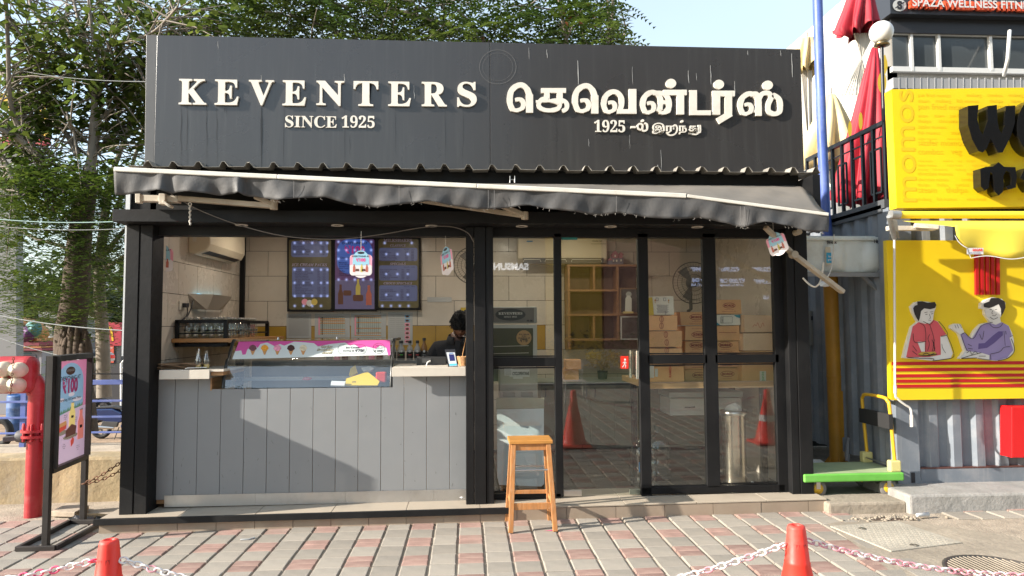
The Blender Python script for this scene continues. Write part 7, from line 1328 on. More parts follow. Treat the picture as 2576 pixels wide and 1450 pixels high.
mr = plain('stripe_red', (.45, .01, .012), .4)
for i, y in enumerate((915, 930.5, 946, 959, 972)): b = MB(); k0 = 2243 + i * 2.5; MP.cut(b, [(k0, y + 4), (2700, y + 1), (2700, y - 7), (k0, y - 4)][::-1], 0, .006); b.build('stripe', mr, r)
for i in range(5): b = MB(); x = 2450 + i * 13.2; MP.cut(b, [(x, 640), (x + 8, 640), (x + 9, 742), (x + 1, 742)], 0, .02); b.build('stripe', mr, r)
wcut = plain('cut_white', (.66, .65, .62), .5); coral = plain('coral', (.60, .09, .11), .5); lilac = plain('lilac', (.27, .22, .42), .5); viol = plain('violet', (.10, .07, .22), .5); hairb = plain('hair_ink', (.015, .012, .012), .5)
def Z3(pts): return [((3500 + x * .345) * .6289, (1100 + y * .345) * .6289) for x, y in pts]
def cutout(label, outline, parts_, lines):
    q_ = thing('cutout_figure', label, 'cut-out', MP.at(*Z3([outline[0]])[0]), 'cut-out diners on the mural'); b = MB(); MP.cut(b, Z3(outline)[::-1], .0, .03); b.build('backing', wcut, q_); h = .031
    for nm, pts, m_ in parts_: b = MB(); MP.poly(b, Z3(smooth2(pts + [pts[0]], 3))[::1] if 0 else Z3(pts), h); b.build(nm, m_, q_); h += .0012
    b = MB()
    for pts, w in lines: MP.line(b, Z3(smooth2(pts, 4) if len(pts) > 2 else pts), w * .217, h=.045)
    b.build('outline', hairb, q_, kind='stuff')
cutout('cut-out of a dark haired diner in a coral shirt with a steaming bowl', [(300, 962), (340, 800), (400, 600), (470, 545), (410, 440), (390, 370), (440, 320), (500, 305), (600, 315), (680, 330), (680, 380), (660, 430), (645, 520), (700, 540), (800, 690), (840, 800), (875, 910), (850, 965), (640, 995), (470, 975)],
    [('shirt', [(335, 955), (380, 740), (410, 600), (480, 548), (560, 570), (640, 515), (700, 545), (800, 690), (735, 712), (735, 930), (640, 950), (340, 955)], coral), ('arm', [(465, 775), (550, 772), (550, 890), (510, 890)], wcut), ('arm', [(728, 715), (795, 700), (872, 905), (850, 960), (640, 992), (600, 950), (735, 925)], wcut), ('face', [(500, 400), (560, 390), (655, 410), (640, 530), (600, 570), (520, 540), (480, 505), (470, 470)], wcut), ('hair', [(460, 310), (520, 308), (580, 325), (660, 315), (682, 350), (665, 385), (610, 400), (540, 390), (505, 420), (490, 500), (475, 540), (430, 460), (412, 390), (430, 360), (462, 350)], hairb), ('bowl', [(465, 915), (510, 895), (660, 890), (685, 915), (660, 935), (500, 940)], cy_)],
    [([(405, 680), (425, 780), (550, 770)], 7), ([(595, 575), (640, 720), (650, 880)], 6), ([(480, 560), (545, 620), (548, 890)], 6), ([(595, 690), (575, 740), (592, 800), (570, 880)], 7), ([(620, 750), (640, 800), (625, 885)], 7), ([(650, 750), (640, 800), (655, 850), (640, 885)], 7), ([(400, 820), (450, 885)], 7), ([(395, 880), (450, 925)], 7), ([(335, 957), (470, 962)], 9), ([(470, 925), (560, 935), (680, 915)], 9), ([(520, 920), (560, 905), (600, 925), (650, 905)], 8), ([(470, 965), (640, 970), (640, 992), (850, 962), (873, 910)], 8), ([(795, 700), (840, 800), (873, 905)], 7), ([(590, 455), (605, 500), (590, 505)], 5), ([(545, 462), (570, 458)], 6), ([(610, 455), (635, 450)], 6), ([(535, 440), (570, 432)], 6), ([(600, 432), (635, 430)], 6), ([(580, 525), (610, 528)], 5), ([(520, 540), (600, 572), (640, 530)], 6), ([(700, 540), (760, 610), (800, 690), (725, 712)], 8), ([(735, 800), (745, 850), (780, 905)], 5)])
cutout('cut-out of a diner in a lilac sweater with one raised hand', [(945, 970), (1010, 880), (960, 720), (940, 680), (855, 620), (850, 590), (900, 565), (960, 570), (1000, 660), (1080, 730), (1130, 640), (1200, 570), (1310, 550), (1245, 460), (1240, 400), (1195, 390), (1200, 330), (1260, 290), (1340, 262), (1440, 280), (1485, 330), (1460, 440), (1420, 500), (1430, 545), (1520, 590), (1560, 680), (1580, 760), (1580, 900), (1500, 970), (1380, 995), (1250, 985), (1140, 965)],
    [('sweater', [(960, 690), (1000, 670), (1095, 740), (1190, 590), (1290, 552), (1370, 580), (1440, 548), (1520, 595), (1555, 700), (1530, 730), (1572, 870), (1500, 960), (1380, 992), (1290, 985), (1180, 900), (1030, 880)], lilac), ('fold', [(1165, 860), (1170, 795), (1240, 790), (1340, 700), (1400, 655), (1450, 655), (1450, 700), (1350, 790), (1270, 845)], viol), ('face', [(1250, 400), (1400, 330), (1430, 400), (1440, 450), (1415, 500), (1420, 550), (1370, 578), (1325, 545), (1330, 510), (1290, 490), (1250, 440)], wcut), ('hair', [(1225, 335), (1290, 310), (1310, 270), (1400, 270), (1470, 310), (1480, 380), (1450, 450), (1430, 480), (1425, 395), (1400, 340), (1340, 370), (1290, 385), (1230, 375)], hairb), ('hand', [(860, 600), (900, 572), (960, 572), (1000, 660), (955, 690), (900, 650)], wcut), ('plate', [(960, 965), (1020, 900), (1190, 900), (1290, 930), (1290, 985), (1150, 965)], wcut)],
    [([(960, 690), (1000, 668)], 7), ([(1000, 670), (1095, 740), (1190, 590), (1320, 550)], 7), ([(960, 700), (1000, 820), (1030, 880)], 7), ([(1170, 685), (1200, 750), (1220, 650)], 6), ([(1035, 800), (1080, 825)], 6), ([(1035, 850), (1090, 858)], 6), ([(1285, 570), (1330, 610), (1400, 605), (1440, 560)], 6), ([(1450, 650), (1465, 820)], 5), ([(1470, 650), (1475, 690)], 6), ([(1555, 700), (1520, 722)], 5), ([(1535, 740), (1572, 870), (1500, 960), (1380, 992)], 8), ([(1295, 915), (1400, 890), (1450, 840), (1520, 830)], 6), ([(1295, 920), (1300, 985)], 6), ([(960, 965), (1060, 935), (1190, 900)], 7), ([(960, 968), (1140, 960)], 8), ([(1020, 905), (1060, 880), (1080, 920), (1120, 885), (1150, 915)], 6), ([(1160, 940), (1240, 940)], 6), ([(1150, 965), (1240, 978), (1290, 985)], 6), ([(885, 580), (900, 620)], 5), ([(910, 572), (930, 620)], 5), ([(940, 572), (965, 615)], 5), ([(1325, 410), (1310, 445), (1325, 448)], 5), ([(1285, 405), (1310, 402)], 6), ([(1345, 405), (1370, 402)], 6), ([(1315, 470), (1345, 475), (1365, 455)], 5), ([(1290, 490), (1330, 515), (1380, 495)], 6)])
b = MB(); MP.slab(b, 2528, 1021, 2640, 1148, -.06, .08); tag(b.build('red_box', mat('box_red', (.62, .01, .012), .35), bev=.006), 'bright red metal box on the container at the right edge', 'box')
rod = mat('rod_white', (.62, .60, .55), .4); cable('crank_rod', [PY(2250, 600, -.2), PY(2250, 700, -.2), PY(2251, 860, -.2), PY(2252, 985, -.2), PY(2258, 1003, -.2), PY(2276, 1018, -.2), PY(2290, 1028, -.2), PY(2293, 1046, -.2)], .010, rod, 'white awning crank rod hanging in front of the mural', 'crank rod', 8)
b = MB(); b.tube([PY(2293, 1044, -.2), PY(2293.5, 1074, -.2)], .014, 10)
b.tube([PY(2252, 970, -.2), PY(2252, 990, -.2)], .014, 10); o = b.build('sleeves', rod, S.objects['crank_rod']); o.matrix_parent_inverse = Matrix(); o['kind'] = 'stuff'
YB = -.30; YP = wall(YB); r = thing('yellow_sign', 'yellow sign box with thick black raised letters above the container', 'sign', YP.at(2400, 520)); ysm = mat('sign_yellow', (.85, .60, .01), .35, var=.02)
tl_, tr_, br_, bl_ = YP.at(2243, 225), YP.at(2720, 219), YP.at(2720, 519), YP.at(2256, 524); bk = [PY(2230, 232, YB + .32), None, None, PY(2240, 527, YB + .32)]
b = MB(); f = [bl_, br_, tr_, tl_]; b.hexa(f + [p + Vector((0, .10, 0)) for p in f]); b.build('box', ysm, r)
faint = plain('sign_print', (.82, .49, .015), .4); b = MB(); random.seed(17)
YP.text(b, 'momos', 2312, 514, 56, h=.002, rot=math.pi / 2, wid=286); b.build('vertical_print', faint, r)
b = MB(); fl_ = plain('sign_print_pale', (.83, .55, .012), .4); wl_ = ['thukpa', 'fish momos', 'chocolate momos', 'super meals', 'moburg', 'combos', 'pan fried momos', 'value meals', 'sizzler momos', 'veg', 'steam']
y = 240
while y < 515:
    cap = random.choice((6, 7, 8, 15, 9)); y += cap * .35; x = 2308
    while x < 2600: t_ = random.choice(wl_); YP.text(b, t_, x, y, cap, h=.002); x += len(t_) * cap * .86 + 6
    y += cap * .95 + 3
b.build('small_print', fl_, r, kind='stuff')
gb = mat('gloss_black', (.006, .006, .006), .12, coat=.5)
def Zb(pts): return [((3550 + x * .4136) * .6289, (300 + y * .4136) * .6289) for x, y in pts]
b = MB(); HB = .11
YP.cut(b, Zb([(690, 340), (790, 330), (780, 470), (800, 560), (830, 615), (850, 560), (880, 470), (875, 340), (965, 330), (970, 480), (985, 560), (1010, 605), (1040, 520), (1050, 340), (1140, 335), (1135, 500), (1100, 620), (1060, 700), (1020, 780), (975, 785), (935, 700), (905, 650), (870, 740), (830, 782), (790, 770), (730, 660), (690, 520)])[::-1], .0, HB); b.build('letter', gb, r)
b = MB(); oc = Zb([(1340, 530)])[0]; YP.cut(b, [(oc[0] + 47 * math.cos(-a), oc[1] + 70 * math.sin(-a)) for a in [i * math.tau / 36 for i in range(36)]], 0, HB); lo = b.build('letter', gb, r); b = MB(); YP.cut(b, [(oc[0] + 22 * math.cos(-a), oc[1] + 43 * math.sin(-a)) for a in [i * math.tau / 30 for i in range(30)]], HB + .001, HB + .012); b.build('centre', redst, lo)
b = MB(); YP.cut(b, Zb([(825, 930), (880, 912), (945, 910), (1000, 868), (1050, 912), (1160, 915), (1172, 1000), (1165, 1110), (1090, 1130), (1070, 1100), (1120, 1080), (1130, 1030), (1110, 965), (1070, 950), (1045, 1000), (1050, 1080), (1040, 1150), (1000, 1186), (965, 1150), (955, 1050), (945, 980), (920, 965), (912, 1040), (905, 1110), (870, 1140), (830, 1100)])[::-1], 0, HB * .8); b.build('letter', gb, r)
b = MB(); YP.cut(b, Zb([(1205, 1020), (1250, 925), (1320, 905), (1400, 905), (1400, 1150), (1300, 1140), (1262, 1090), (1250, 1050)])[::-1], 0, HB * .8); b.build('letter', gb, r)
b = MB(); b.box((CXc + .03, YB + .105, ctop_ - .1), (8, YB + .16, tl_.z + .0)); b.build('backing', black, r)
r = thing('yellow_awning', 'rolled yellow fabric awning with hanging flap on the container', 'awning', PY(2400, 560, -.3)); ya = mat('awning_yellow', (.80, .60, .04), .7, var=.06, vs=4); yt_ = plain('flap_yellow', (.78, .60, .06), .7)
b = MB(); b.tube([PY(2262, 541, -.45), PY(2720, 541, -.45)], .032, 16); b.build('roll', ya, r); b = MB(); b.tube([PY(2240, 540, -.45), PY(2262, 541, -.45)], .038, 12); b.tube([PY(2236, 545, -.45), PY(2250, 600, -.3)], .02, 8); b.build('end_bracket', mat('galvanised', (.4, .4, .38), .4, .6, var=.3), r)
b = MB(); b.add([PY(2270, 556, -.45), PY(2700, 556, -.45), PY(2700, 580, -.75), PY(2400, 570, -.75)], [(0, 1, 2, 3)]); b.build('canopy', yt_, r, solid=.003)
n = 30; vs = []
for i in range(n + 1):
    x = 2402 + (2720 - 2402) * i / n; yb_ = 646 if x > 2470 else 590 + 50 * ((x - 2402) / 68) ** .6; yb_ += 4 * math.sin(x * .05)
    for j in range(6): f = j / 5; p = PY(x, 566 + (yb_ - 566) * f, -.76); vs.append(p + Vector((0, -.02 * math.sin(x * .045) * f, 0)))
b = MB(); b.add(vs, [(i * 6 + j, (i + 1) * 6 + j, (i + 1) * 6 + j + 1, i * 6 + j + 1) for i in range(n) for j in range(5)], 0, True); b.build('valance', yt_, r, solid=.003)
PVv = wall(-.79); b = MB(); PVv.line(b, [(x, 648 + 4 * math.sin(x * .05)) if x > 2440 else (x, 590 + 50 * (max(0, x - 2402) / 68) ** .6 + 4 * math.sin(x * .05)) for x in range(2402, 2700, 8)], 2, h=.0, sm=0); b.build('piping', white, r)
b = MB(); PVv.rect(b, 2432, 624, 2474, 640, .0); tg = b.build('maker_tag', paperm, r); b = MB(); PVv.text(b, 'SAGAR', 2446, 632, 6, h=.003, off=.04); b.build('lettering', redst, tg); b = MB(); PVv.text(b, 'THE AWNING', 2436, 638, 3.5, h=.003); b.build('lettering', plain('navy', (.02, .04, .2), .5), tg)
b = MB(); b.bar(PY(2232, 575, -.2), PY(2350, 575, -.2), .05, .04); b.bar(PY(2300, 568, -.25), PY(2360, 572, -.3), .04); b.build('arm', MATS['cream_metal'], r, bev=.004)
b = MB(); b.add([PY(2232, 540, -.33), PY(2256, 556, -.33), PY(2262, 600, -.33), PY(2240, 590, -.33)], [(0, 1, 2, 3)]); b.build('gusset', MATS['galvanised'], r, solid=.01)
blp = mat('pole_blue', (.07, .12, .38), .4, var=.2, vs=4, dirt=.35, dc=(.25, .3, .45), ds=6); b = MB(); b.tube([post_top, PY(2077, 545, .95), PY(2066, 300, .95), PY(2056, -20, .95), PY(2052, -160, .95)], .050, 16); b.build('upper_shaft', blp, post_r)
DZ = ctop_ + .08; r = thing('deck_railing', 'black metal railing along the roof deck of the container', 'railing', (CXc, 2, DZ)); blk2 = plain('rail_black', (.012, .012, .014), .4)
RX = CXc + .02; RT_ = PX(2225, 308, RX); yN = RT_.y; zR = RT_.z; yF = PX(2030, 405, RX).y; zB = PX(2225, 508, RX).z
b = MB(); b.bar((RX, yN, zR), (RX, yF, zR), .04); b.bar((RX, yN, zB), (RX, yF, zB), .035); b.bar((RX, yN, zR - .12), (RX, yF, zR - .12), .012); b.build('rails', blk2, r)
for i in range(9): yy = yN + (yF - yN) * i / 8; b = MB(); b.bar((RX, yy, zB), (RX, yy, zR), .028); b.build('baluster', blk2, r)
for i in range(5):
    ya_ = yN + (yF - yN) * (i + .25) / 5; b = MB()
    for p, q_ in (((RX, ya_, zB + .1), (RX, ya_, zR - .22)), ((RX, ya_ + .16, zB + .1), (RX, ya_ + .16, zR - .22)), ((RX, ya_, zR - .22), (RX, ya_ + .16, zR - .22)), ((RX, ya_, zB + .1), (RX, ya_ + .16, zB + .1))): b.bar(p, q_, .016)
    b.build('ornament', blk2, r)
b = MB(); b.box((CXc - .02, .1, zB - .10), (CXc + .6, yF + 1, zB - .03)); tag(b.build('deck_edge', plain('roof_dark', (.07, .075, .08), .7)), 'dark edge slab of the container roof deck', 'deck')
redf = mat('umbrella_red', (.33, .012, .025), .65, var=.25, vs=3); cre = mat('umbrella_cream', (.62, .50, .26), .75, var=.15, vs=4)
def umbrella(label, top, bot, Y, m_, rt, rb, nf=9, pole=True, marks=None, up=True):
    p0, p1 = PY(*top, Y), PY(*bot, Y); r = thing('umbrella', label, 'umbrella', p1); n, mseg = 72, 12; vs = []; random.seed(int(top[0]))
    for j in range(mseg + 1):
        f = j / mseg; c = p0.lerp(p1, f); rad_ = (rt + (rb - rt) * f ** .8)
        for i in range(n): a = i * math.tau / n; k = 1 + .30 * math.sin(nf * a + f * 2) * (.2 + f); vs.append(c + Vector((math.cos(a) * rad_ * k, math.sin(a) * rad_ * k, -.05 * f * math.sin(nf * a) - (.06 * math.sin(a * 2) if j == mseg else 0))))
    b = MB(); b.add(vs, [(j * n + i, j * n + (i + 1) % n, (j + 1) * n + (i + 1) % n, (j + 1) * n + i) for j in range(mseg) for i in range(n)], 0, True); b.build('canopy', m_, r, solid=.003)
    if pole: b = MB(); b.tube([p0 + Vector((0, 0, .1)), Vector((p1.x, p1.y, DZ))], .02, 8); b.build('pole', trim, r)
    return r, p0, p1
r, p0, p1 = umbrella('tall closed red umbrella with yellow print beside the globe lamp', (2200, 120), (2168, 505), 1.7, redf, .03, .27)
pr = wall(1.42)
b = MB()
for pts in ([(2222, 185), (2228, 165), (2222, 140)],): pr.line(b, pts, 10, sm=4)
pr.disc(b, 2219, 208, 11, 26, h=.0); pr.disc(b, 2138, 325, 5, 20, h=0); pr.disc(b, 2165, 305, 5, 22, h=0); b.build('print', plain('umb_yellow', (.6, .42, .03), .6), r, kind='stuff')
umbrella('closed red umbrella hanging highest above the globe lamp', (2165, -30), (2155, 85), 2.6, redf, .12, .22, pole=False)
b = MB()
for i in range(9): a = PY(2150 + i * 6, 84, 2.6); c = PY(2190 - i * 9, 240, 2.7); b.bar(a, c, .02)
tag(b.build('umbrella_ribs', trim), 'bare pale umbrella ribs under the highest red canopy', 'umbrella ribs')
umbrella('closed cream umbrella with dark print behind the railing', (2090, 240), (2085, 420), 2.6, cre, .05, .38)
umbrella('small cream canopy at the corner of the fascia board', (2030, 100), (2028, 175), 3.2, cre, .10, .17)
b = MB(); 
for i in range(7): b.bar(PY(2016 + i * 4, 178, 3.2), PY(2030 + i * 2, 330, 3.2), .025)
tag(b.build('umbrella_ribs', trim), 'bare pale ribs of the small cream canopy by the fascia board', 'umbrella ribs')
b = MB(); q5(b, 2.4, 2060, 470, 2105, 545, .3); tag(b.build('white_box', white), 'white box standing on the roof deck behind the railing', 'box')
GP = .25; r = thing('globe_lamp', 'white globe lamp on a thin black pole in front of the red umbrella', 'lamp', PY(2225, 520, GP)); c = PY(2217, 82, GP); kg = (GP + 5.92) / FX
b = MB(); b.lathe(c, [(.001, -30 * kg)] + [(30 * kg * math.sin(R(a)), -30 * kg * math.cos(R(a))) for a in range(15, 180, 15)] + [(.001, 30 * kg)], 28); b.build('globe', plain('globe_white', (.72, .70, .66), .3), r); b = MB(); b.lathe(c - Vector((0, 0, 36 * kg)), [(.03, -.01), (20 * kg, 0), (17 * kg, .025), (15 * kg, .04)], 20); b.build('collar', mat('brass', (.3, .22, .12), .3, 1.), r); b = MB(); b.tube([c - Vector((0, 0, 38 * kg)), PY(2228, 520, GP)], .016, 10); b.build('pole', blk2, r)
WB = 7.; wb = mat('plaster_white', (.66, .62, .55), .8, var=.06); r = thing('white_building', 'white building with roof parapet behind the umbrellas', 'building', (8, 8, 0))
a = PY(2130, 300, 9.); b = MB(); xw = PY(2150, 300, 9.).x; b.prism([PY(2036, 560, 9.), PY(2270, 560, 9.), PY(2270, 20, 9.), PY(2236, 30, 9.), PY(2130, 90, 9.), PY(2036, 160, 9.)], (0, 8, 0)); b.build('wall', wb, r)
b = MB(); b.bar(PY(2034, 164, 8.95), PY(2238, 26, 8.95), .12, .25); b.build('parapet', plain('parapet', (.6, .55, .45), .8), r); b = MB(); q5(b, 8.95, 2178, 240, 2196, 330, .1); b.build('window', wd, r)
DB = 5.2; r = thing('dark_sign_building', 'grey building with dark fascia sign and ribbon windows behind the yellow sign', 'building', (7, DB, 0)); wbm = mat('grey_plaster', (.48, .47, .45), .8, var=.08)
b = MB(); q5(b, DB + .1, 2246, 178, 2760, 560, 4); b.build('wall', wbm, r); b = MB(); q5(b, DB + .1, 2236, -80, 2247, 560, 4); b.build('corner', wb, r); b = MB(); q5(b, DB + .1, 2246, 60, 2760, 84, 4); b.build('band', wbm, r)
b = MB(); q5(b, DB - .2, 2240, -60, 2760, 34, .5); fs_ = b.build('fascia', mat('fascia_dark', (.03, .033, .04), .4), r); b = MB(); q5(b, DB - .05, 2242, 36, 2760, 82, .3); b.build('fascia', plain('fascia_dark2', (.025, .025, .028), .4), r)
FPn = wall(DB - .2); b = MB(); FPn.disc(b, 2261, 15, 17, 15, h=.02, n=28); em_ = b.build('emblem', plain('emblem_silver', (.5, .5, .48), .3), fs_); b = MB(); FPn.text(b, 'S', 2261, 24, 19, 'CENTER', h=.03, off=.06); FPn.line(b, [(2249, 23), (2273, 7)], 2.4, h=.032); b.build('letter', ink, fs_)
b = MB(); FPn.text(b, 'SPAZA WELLNESS FITNESS', 2284, 24, 20, h=.04, off=.05, ext=.15, wid=330); b.build('lettering', plain('letter_orange', (.65, .10, .04), .4), fs_); b = MB(); FPn.text(b, 'SPAZA WELLNESS FITNESS', 2286, 22, 20, h=.10, off=.02, wid=330); b.build('lettering', paperm, fs_)
glz = glassmat('far_glass', (.25, .3, .32), 0, 1.5, add=.12)
for x0, x1 in ((2248, 2294), (2296, 2363), (2365, 2493), (2495, 2602), (2604, 2720)): b = MB(); q5(b, DB + .04, x0, 86, x1, 176, .02); w_ = b.build('window_pane', mat('dark_pane', (.06, .07, .075), .08), r)
b = MB()
for x in (2295, 2364, 2494, 2603): q5(b, DB - .02, x - 1.3, 84, x + 1.3, 178, .08)
for y in (84, 178): q5(b, DB - .015, 2246, y - 1.2, 2740, y + 1.2, .08)
b.build('window_frame', plain('frame_white', (.62, .62, .6), .4), r); b = MB(); b.tube([PY(2540, 78, DB - .3), PY(2535, 150, DB - .5), PY(2526, 190, DB - .1)], .03, 8); b.build('open_sash', plain('frame_white', (.62, .62, .6), .4), r)
b = MB(); q5(b, DB - .3, 2248, 205, 2740, 222, .3); 
for i in range(24): 
    x = 2262 + i * 18; b.bar(PY(x, 196, DB - .3), PY(x, 225, DB - .3), .012)
b.build('parapet_grille', plain('parapet_grey', (.3, .3, .3), .6), r)
pine = mat('stool_wood', (.48, .22, .05), .42, var=.18, vs=3, stretch=(3, 12, 12), dirt=.35, dc=(.22, .1, .04), ds=6, bump=.1, bs=30, spec=.4)
pineL = mat('stool_leg', (.42, .18, .055), .5, var=.25, vs=3, stretch=(14, 14, 2), dirt=.5, dc=(.45, .33, .22), ds=7)
fA, fB, fC, fD = PG(1285, 1341), PG(1397, 1337), PG(1276, 1311), PG(1384, 1309); r = thing('bar_stool', 'worn wooden bar stool in front of the left window pane', 'stool', ((fA.x + fB.x) / 2, (fA.y + fC.y) / 2, gz(.5)))
sz = PY(1335, 1117, fA.y + .06).z; yf_ = fA.y + .045; yb__ = fC.y - .035; sA, sB = PY(1281, 1110, yf_), PY(1391, 1110, yf_); b = MB(); dd_ = .012; b.box((sA.x, yf_, sz - .0), (sB.x, yb__ + .01, sz + .028)); b.build('seat', pine, r, bev=.005)
b = MB(); b.box((sA.x + .02, yf_ + .015, sz - .05), (sB.x - .02, yf_ + .035, sz - .001)); b.build('apron', pineL, r); b = MB(); b.box((sA.x + .02, yb__ - .03, sz - .05), (sB.x - .02, yb__ - .01, sz - .001)); b.build('apron', pineL, r)
tops = [(sA.x + .035, yf_ + .025), (sB.x - .035, yf_ + .025), (sA.x + .035, yb__ - .02), (sB.x - .035, yb__ - .02)]; feet = [fA, fB, fC, fD]; legs = []
for t_, f_ in zip(tops, feet): b = MB(); a = Vector((f_.x, f_.y, gz(f_.x) + .001)); c = Vector((t_[0], t_[1], sz - .001)); legs.append((a, c)); b.bar(a, c, .038, .036, up=(0, 1, 0)); b.build('leg', pineL, r, bev=.003)
def onleg(i, z): a, c = legs[i]; return a.lerp(c, (z - a.z) / (c.z - a.z))
zA = PY(1335, 1272, yf_).z; zBk = PY(1335, 1238, yb__).z; zs1 = PY(1335, 1172, yb__).z; zs2 = PY(1335, 1193, yf_).z
for i, j, z, hh_ in ((0, 1, zA, .05), (2, 3, zBk, .03), (0, 2, zA + .02, .03), (1, 3, zA + .02, .03)): b = MB(); b.bar(onleg(i, z), onleg(j, z), .018, hh_); b.build('stretcher', pineL, r, bev=.002)
for i, j, z in ((2, 3, zs1), (0, 1, zs2 + .03)): b = MB(); b.tube([onleg(i, z), onleg(j, z)], .008, 8); b.build('foot_rod', steel, r)
cred = mat('cone_red', (.78, .035, .02), .42, var=.1, vs=3, dirt=.35, dc=(.62, .2, .16), ds=7, bump=.12, bs=14)
def cone(label, x, y, zt_, group='traffic cones', band=False, pos=None):
    p = PZ(x, y, zt_) if pos is None else Vector((pos[0], pos[1], zt_)); p.z = gz(p.x); h = zt_ - p.z; r = thing('traffic_cone', label, 'traffic cone', p, group); t0 = h / .74
    def rd(z): return .19 + (.040 - .19) * ((z) / (.72 * t0)) if z > .05 else .19
    b = MB(); prof_ = [(.185, .035), (.165, .05), (.150, .10)] + [(.150 + (.052 - .150) * f, .10 + (.58 * t0 - .10) * f) for f in (.25, .5, .75, 1)] + [(.053, .585 * t0), (.050, .59 * t0), (.037, .725 * t0), (.034, .735 * t0), (.022, .74 * t0), (.018, .737 * t0), (.016, .70 * t0), (.001, .69 * t0)]; b.lathe(p, prof_, 40); b.build('body', cred, r)
    b = MB(); b.prism([p + Vector((sx_ * .21, sy_ * .21, .001)) for sx_, sy_ in ((-1, -1), (1, -1), (1, 1), (-1, 1))], (0, 0, .034)); b.build('base', cred, r, bev=.02)
    if band: b = MB(); b.lathe(p, [(.1095, .30), (.0965, .38)], 32); b.build('white_band', paperm, r)
    b = MB()
    for a in (-1.9, -1.2, 1.3, 2.0): c = p + Vector((.0455 * math.cos(a), .0455 * math.sin(a), .645 * t0)); d_ = Vector((math.cos(a), math.sin(a), 0)); s2 = d_.cross(Vector((0, 0, 1))) * .007; b.add([c - s2 - Vector((0, 0, .022)), c + s2 - Vector((0, 0, .022)), c + s2 + Vector((0, 0, .022)) - d_ * .003, c - s2 + Vector((0, 0, .022)) - d_ * .003], [(0, 1, 2, 3)])
    b.build('slots', plain('slot_dark', (.25, .01, .01), .6), r); return p
cL = cone('red traffic cone at the bottom left corner', 275, 1357, .845); cR = cone('red traffic cone at the bottom right', 2003, 1320, .865)
cX = cone('red traffic cone with a white band standing out of view on the right', 0, 0, .86, band=True, pos=(3.95, -2.95)); 
cw = plain('chain_white', (.72, .68, .66), .4); cpk = plain('chain_pink', (.66, .06, .16), .4); cpl = plain('chain_faded', (.66, .30, .34), .45)
random.seed(44)
def pchain(label, a, c, s_, mats_, cols=None):
    r = thing('plastic_chain', label, 'chain', a); chainlinks(sag(a, c, s_, 60), .030, .026, .0041, mats_, r, n=(12, 6), tw=.6)
zc = .70
tL = Vector((cL.x, cL.y, cL.z + .655)); tR = Vector((cR.x, cR.y, cR.z + .655)); tX = Vector((cX.x, cX.y, cX.z + .655))
pchain('red and white plastic chain leaving the left cone to the left', tL + Vector((-.045, 0, 0)), tL + Vector((-1.5, -.1, -.04)), .07, [cpk, cw, cw], None)
pchain('long white and pink plastic chain sagging between the two front cones', tL + Vector((.045, 0, 0)), tR + Vector((-.045, 0, 0)), .235, [cw, cpl, cw, cw])
pchain('faded pink and white plastic chain leaving the right cone to the right', tR + Vector((.045, 0, .012)), tX + Vector((-.045, 0, 0)), .20, [cpl, cw, cpl])
for i, (x, y, s_, lb) in enumerate(((622, 1357, .035, 'folded white paper scrap on the paving below the counter'), (1607, 1297, .03, 'crumpled white tissue beside the step under the door'), (2322, 1302, .045, 'white paper cup lying beside the kerb'), (1162, 1253, .02, 'white crumpled scrap at the foot of the middle post'))):
    p = PG(x, y) if i != 3 else PY(x, y, -.1)
    if i == 0: b = MB(); b.tube([p + Vector((-.045, -.02, .004)), p + Vector((.015, -.015, .004)), p + Vector((.045, .03, .004))], .006, 5); tag(b.build('paper_scrap', paperm), lb, 'litter')
    elif i == 2: b = MB(); b.lathe(p + Vector((-.05, 0, .02)), [(.014, 0), (.02, .10), (.001, .1)], 12, (1, .1, 0)); tag(b.build('paper_cup', paperm), lb, 'litter')
    else: crumple('paper_scrap', lb, 'litter', p, s_, s_ * .6, s_ * .6, paperm, i + 30, 30)
b = MB(); p = PG(1385, 1336); b.add([p + Vector(v) for v in ((-.05, 0, .002), (0, .008, .004), (.05, .004, .002), (0, -.004, .004))], [(0, 1, 2, 3)]); tag(b.build('pink_ribbon', pink), 'thin pink ribbon lying on the paving beside the stool', 'litter')
def inview(p):
    v = p - CAM; z = v.dot(AX); return (CX + FX * v.dot(RT) / z, CY - FX * v.dot(UP) / z)
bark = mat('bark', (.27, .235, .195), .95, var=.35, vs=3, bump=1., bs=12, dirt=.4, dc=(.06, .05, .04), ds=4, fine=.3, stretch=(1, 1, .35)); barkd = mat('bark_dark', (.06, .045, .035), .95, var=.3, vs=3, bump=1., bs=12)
def leafmat(name, c, tr_=.35):
    m = bpy.data.materials.new(name); m.use_nodes = True; t = m.node_tree; N = t.nodes; L = t.links; p = N['Principled BSDF']; p.inputs['Roughness'].default_value = .45; out = N['Material Output']
    at = N.new('ShaderNodeAttribute'); at.attribute_name = 'v'; hs = N.new('ShaderNodeMix'); hs.data_type = 'RGBA'; hs.inputs[6].default_value = (c[0] * .55, c[1] * .6, c[2] * .6, 1); hs.inputs[7].default_value = (min(1, c[0] * 2.0), min(1, c[1] * 1.5), c[2] * 1.1, 1); L.new(at.outputs['Fac'], hs.inputs[0])
    L.new(hs.outputs[2], p.inputs['Base Color']); tl_ = N.new('ShaderNodeBsdfTranslucent'); L.new(hs.outputs[2], tl_.inputs[0]); mx = N.new('ShaderNodeMixShader'); mx.inputs[0].default_value = tr_; L.new(p.outputs[0], mx.inputs[1]); L.new(tl_.outputs[0], mx.inputs[2]); L.new(mx.outputs[0], out.inputs[0]); return m
leafA = leafmat('leaf_broad', (.085, .145, .032), .45); leafB = leafmat('leaf_feather', (.065, .125, .022), .42); leafC = leafmat('leaf_dry', (.16, .07, .035))
import array
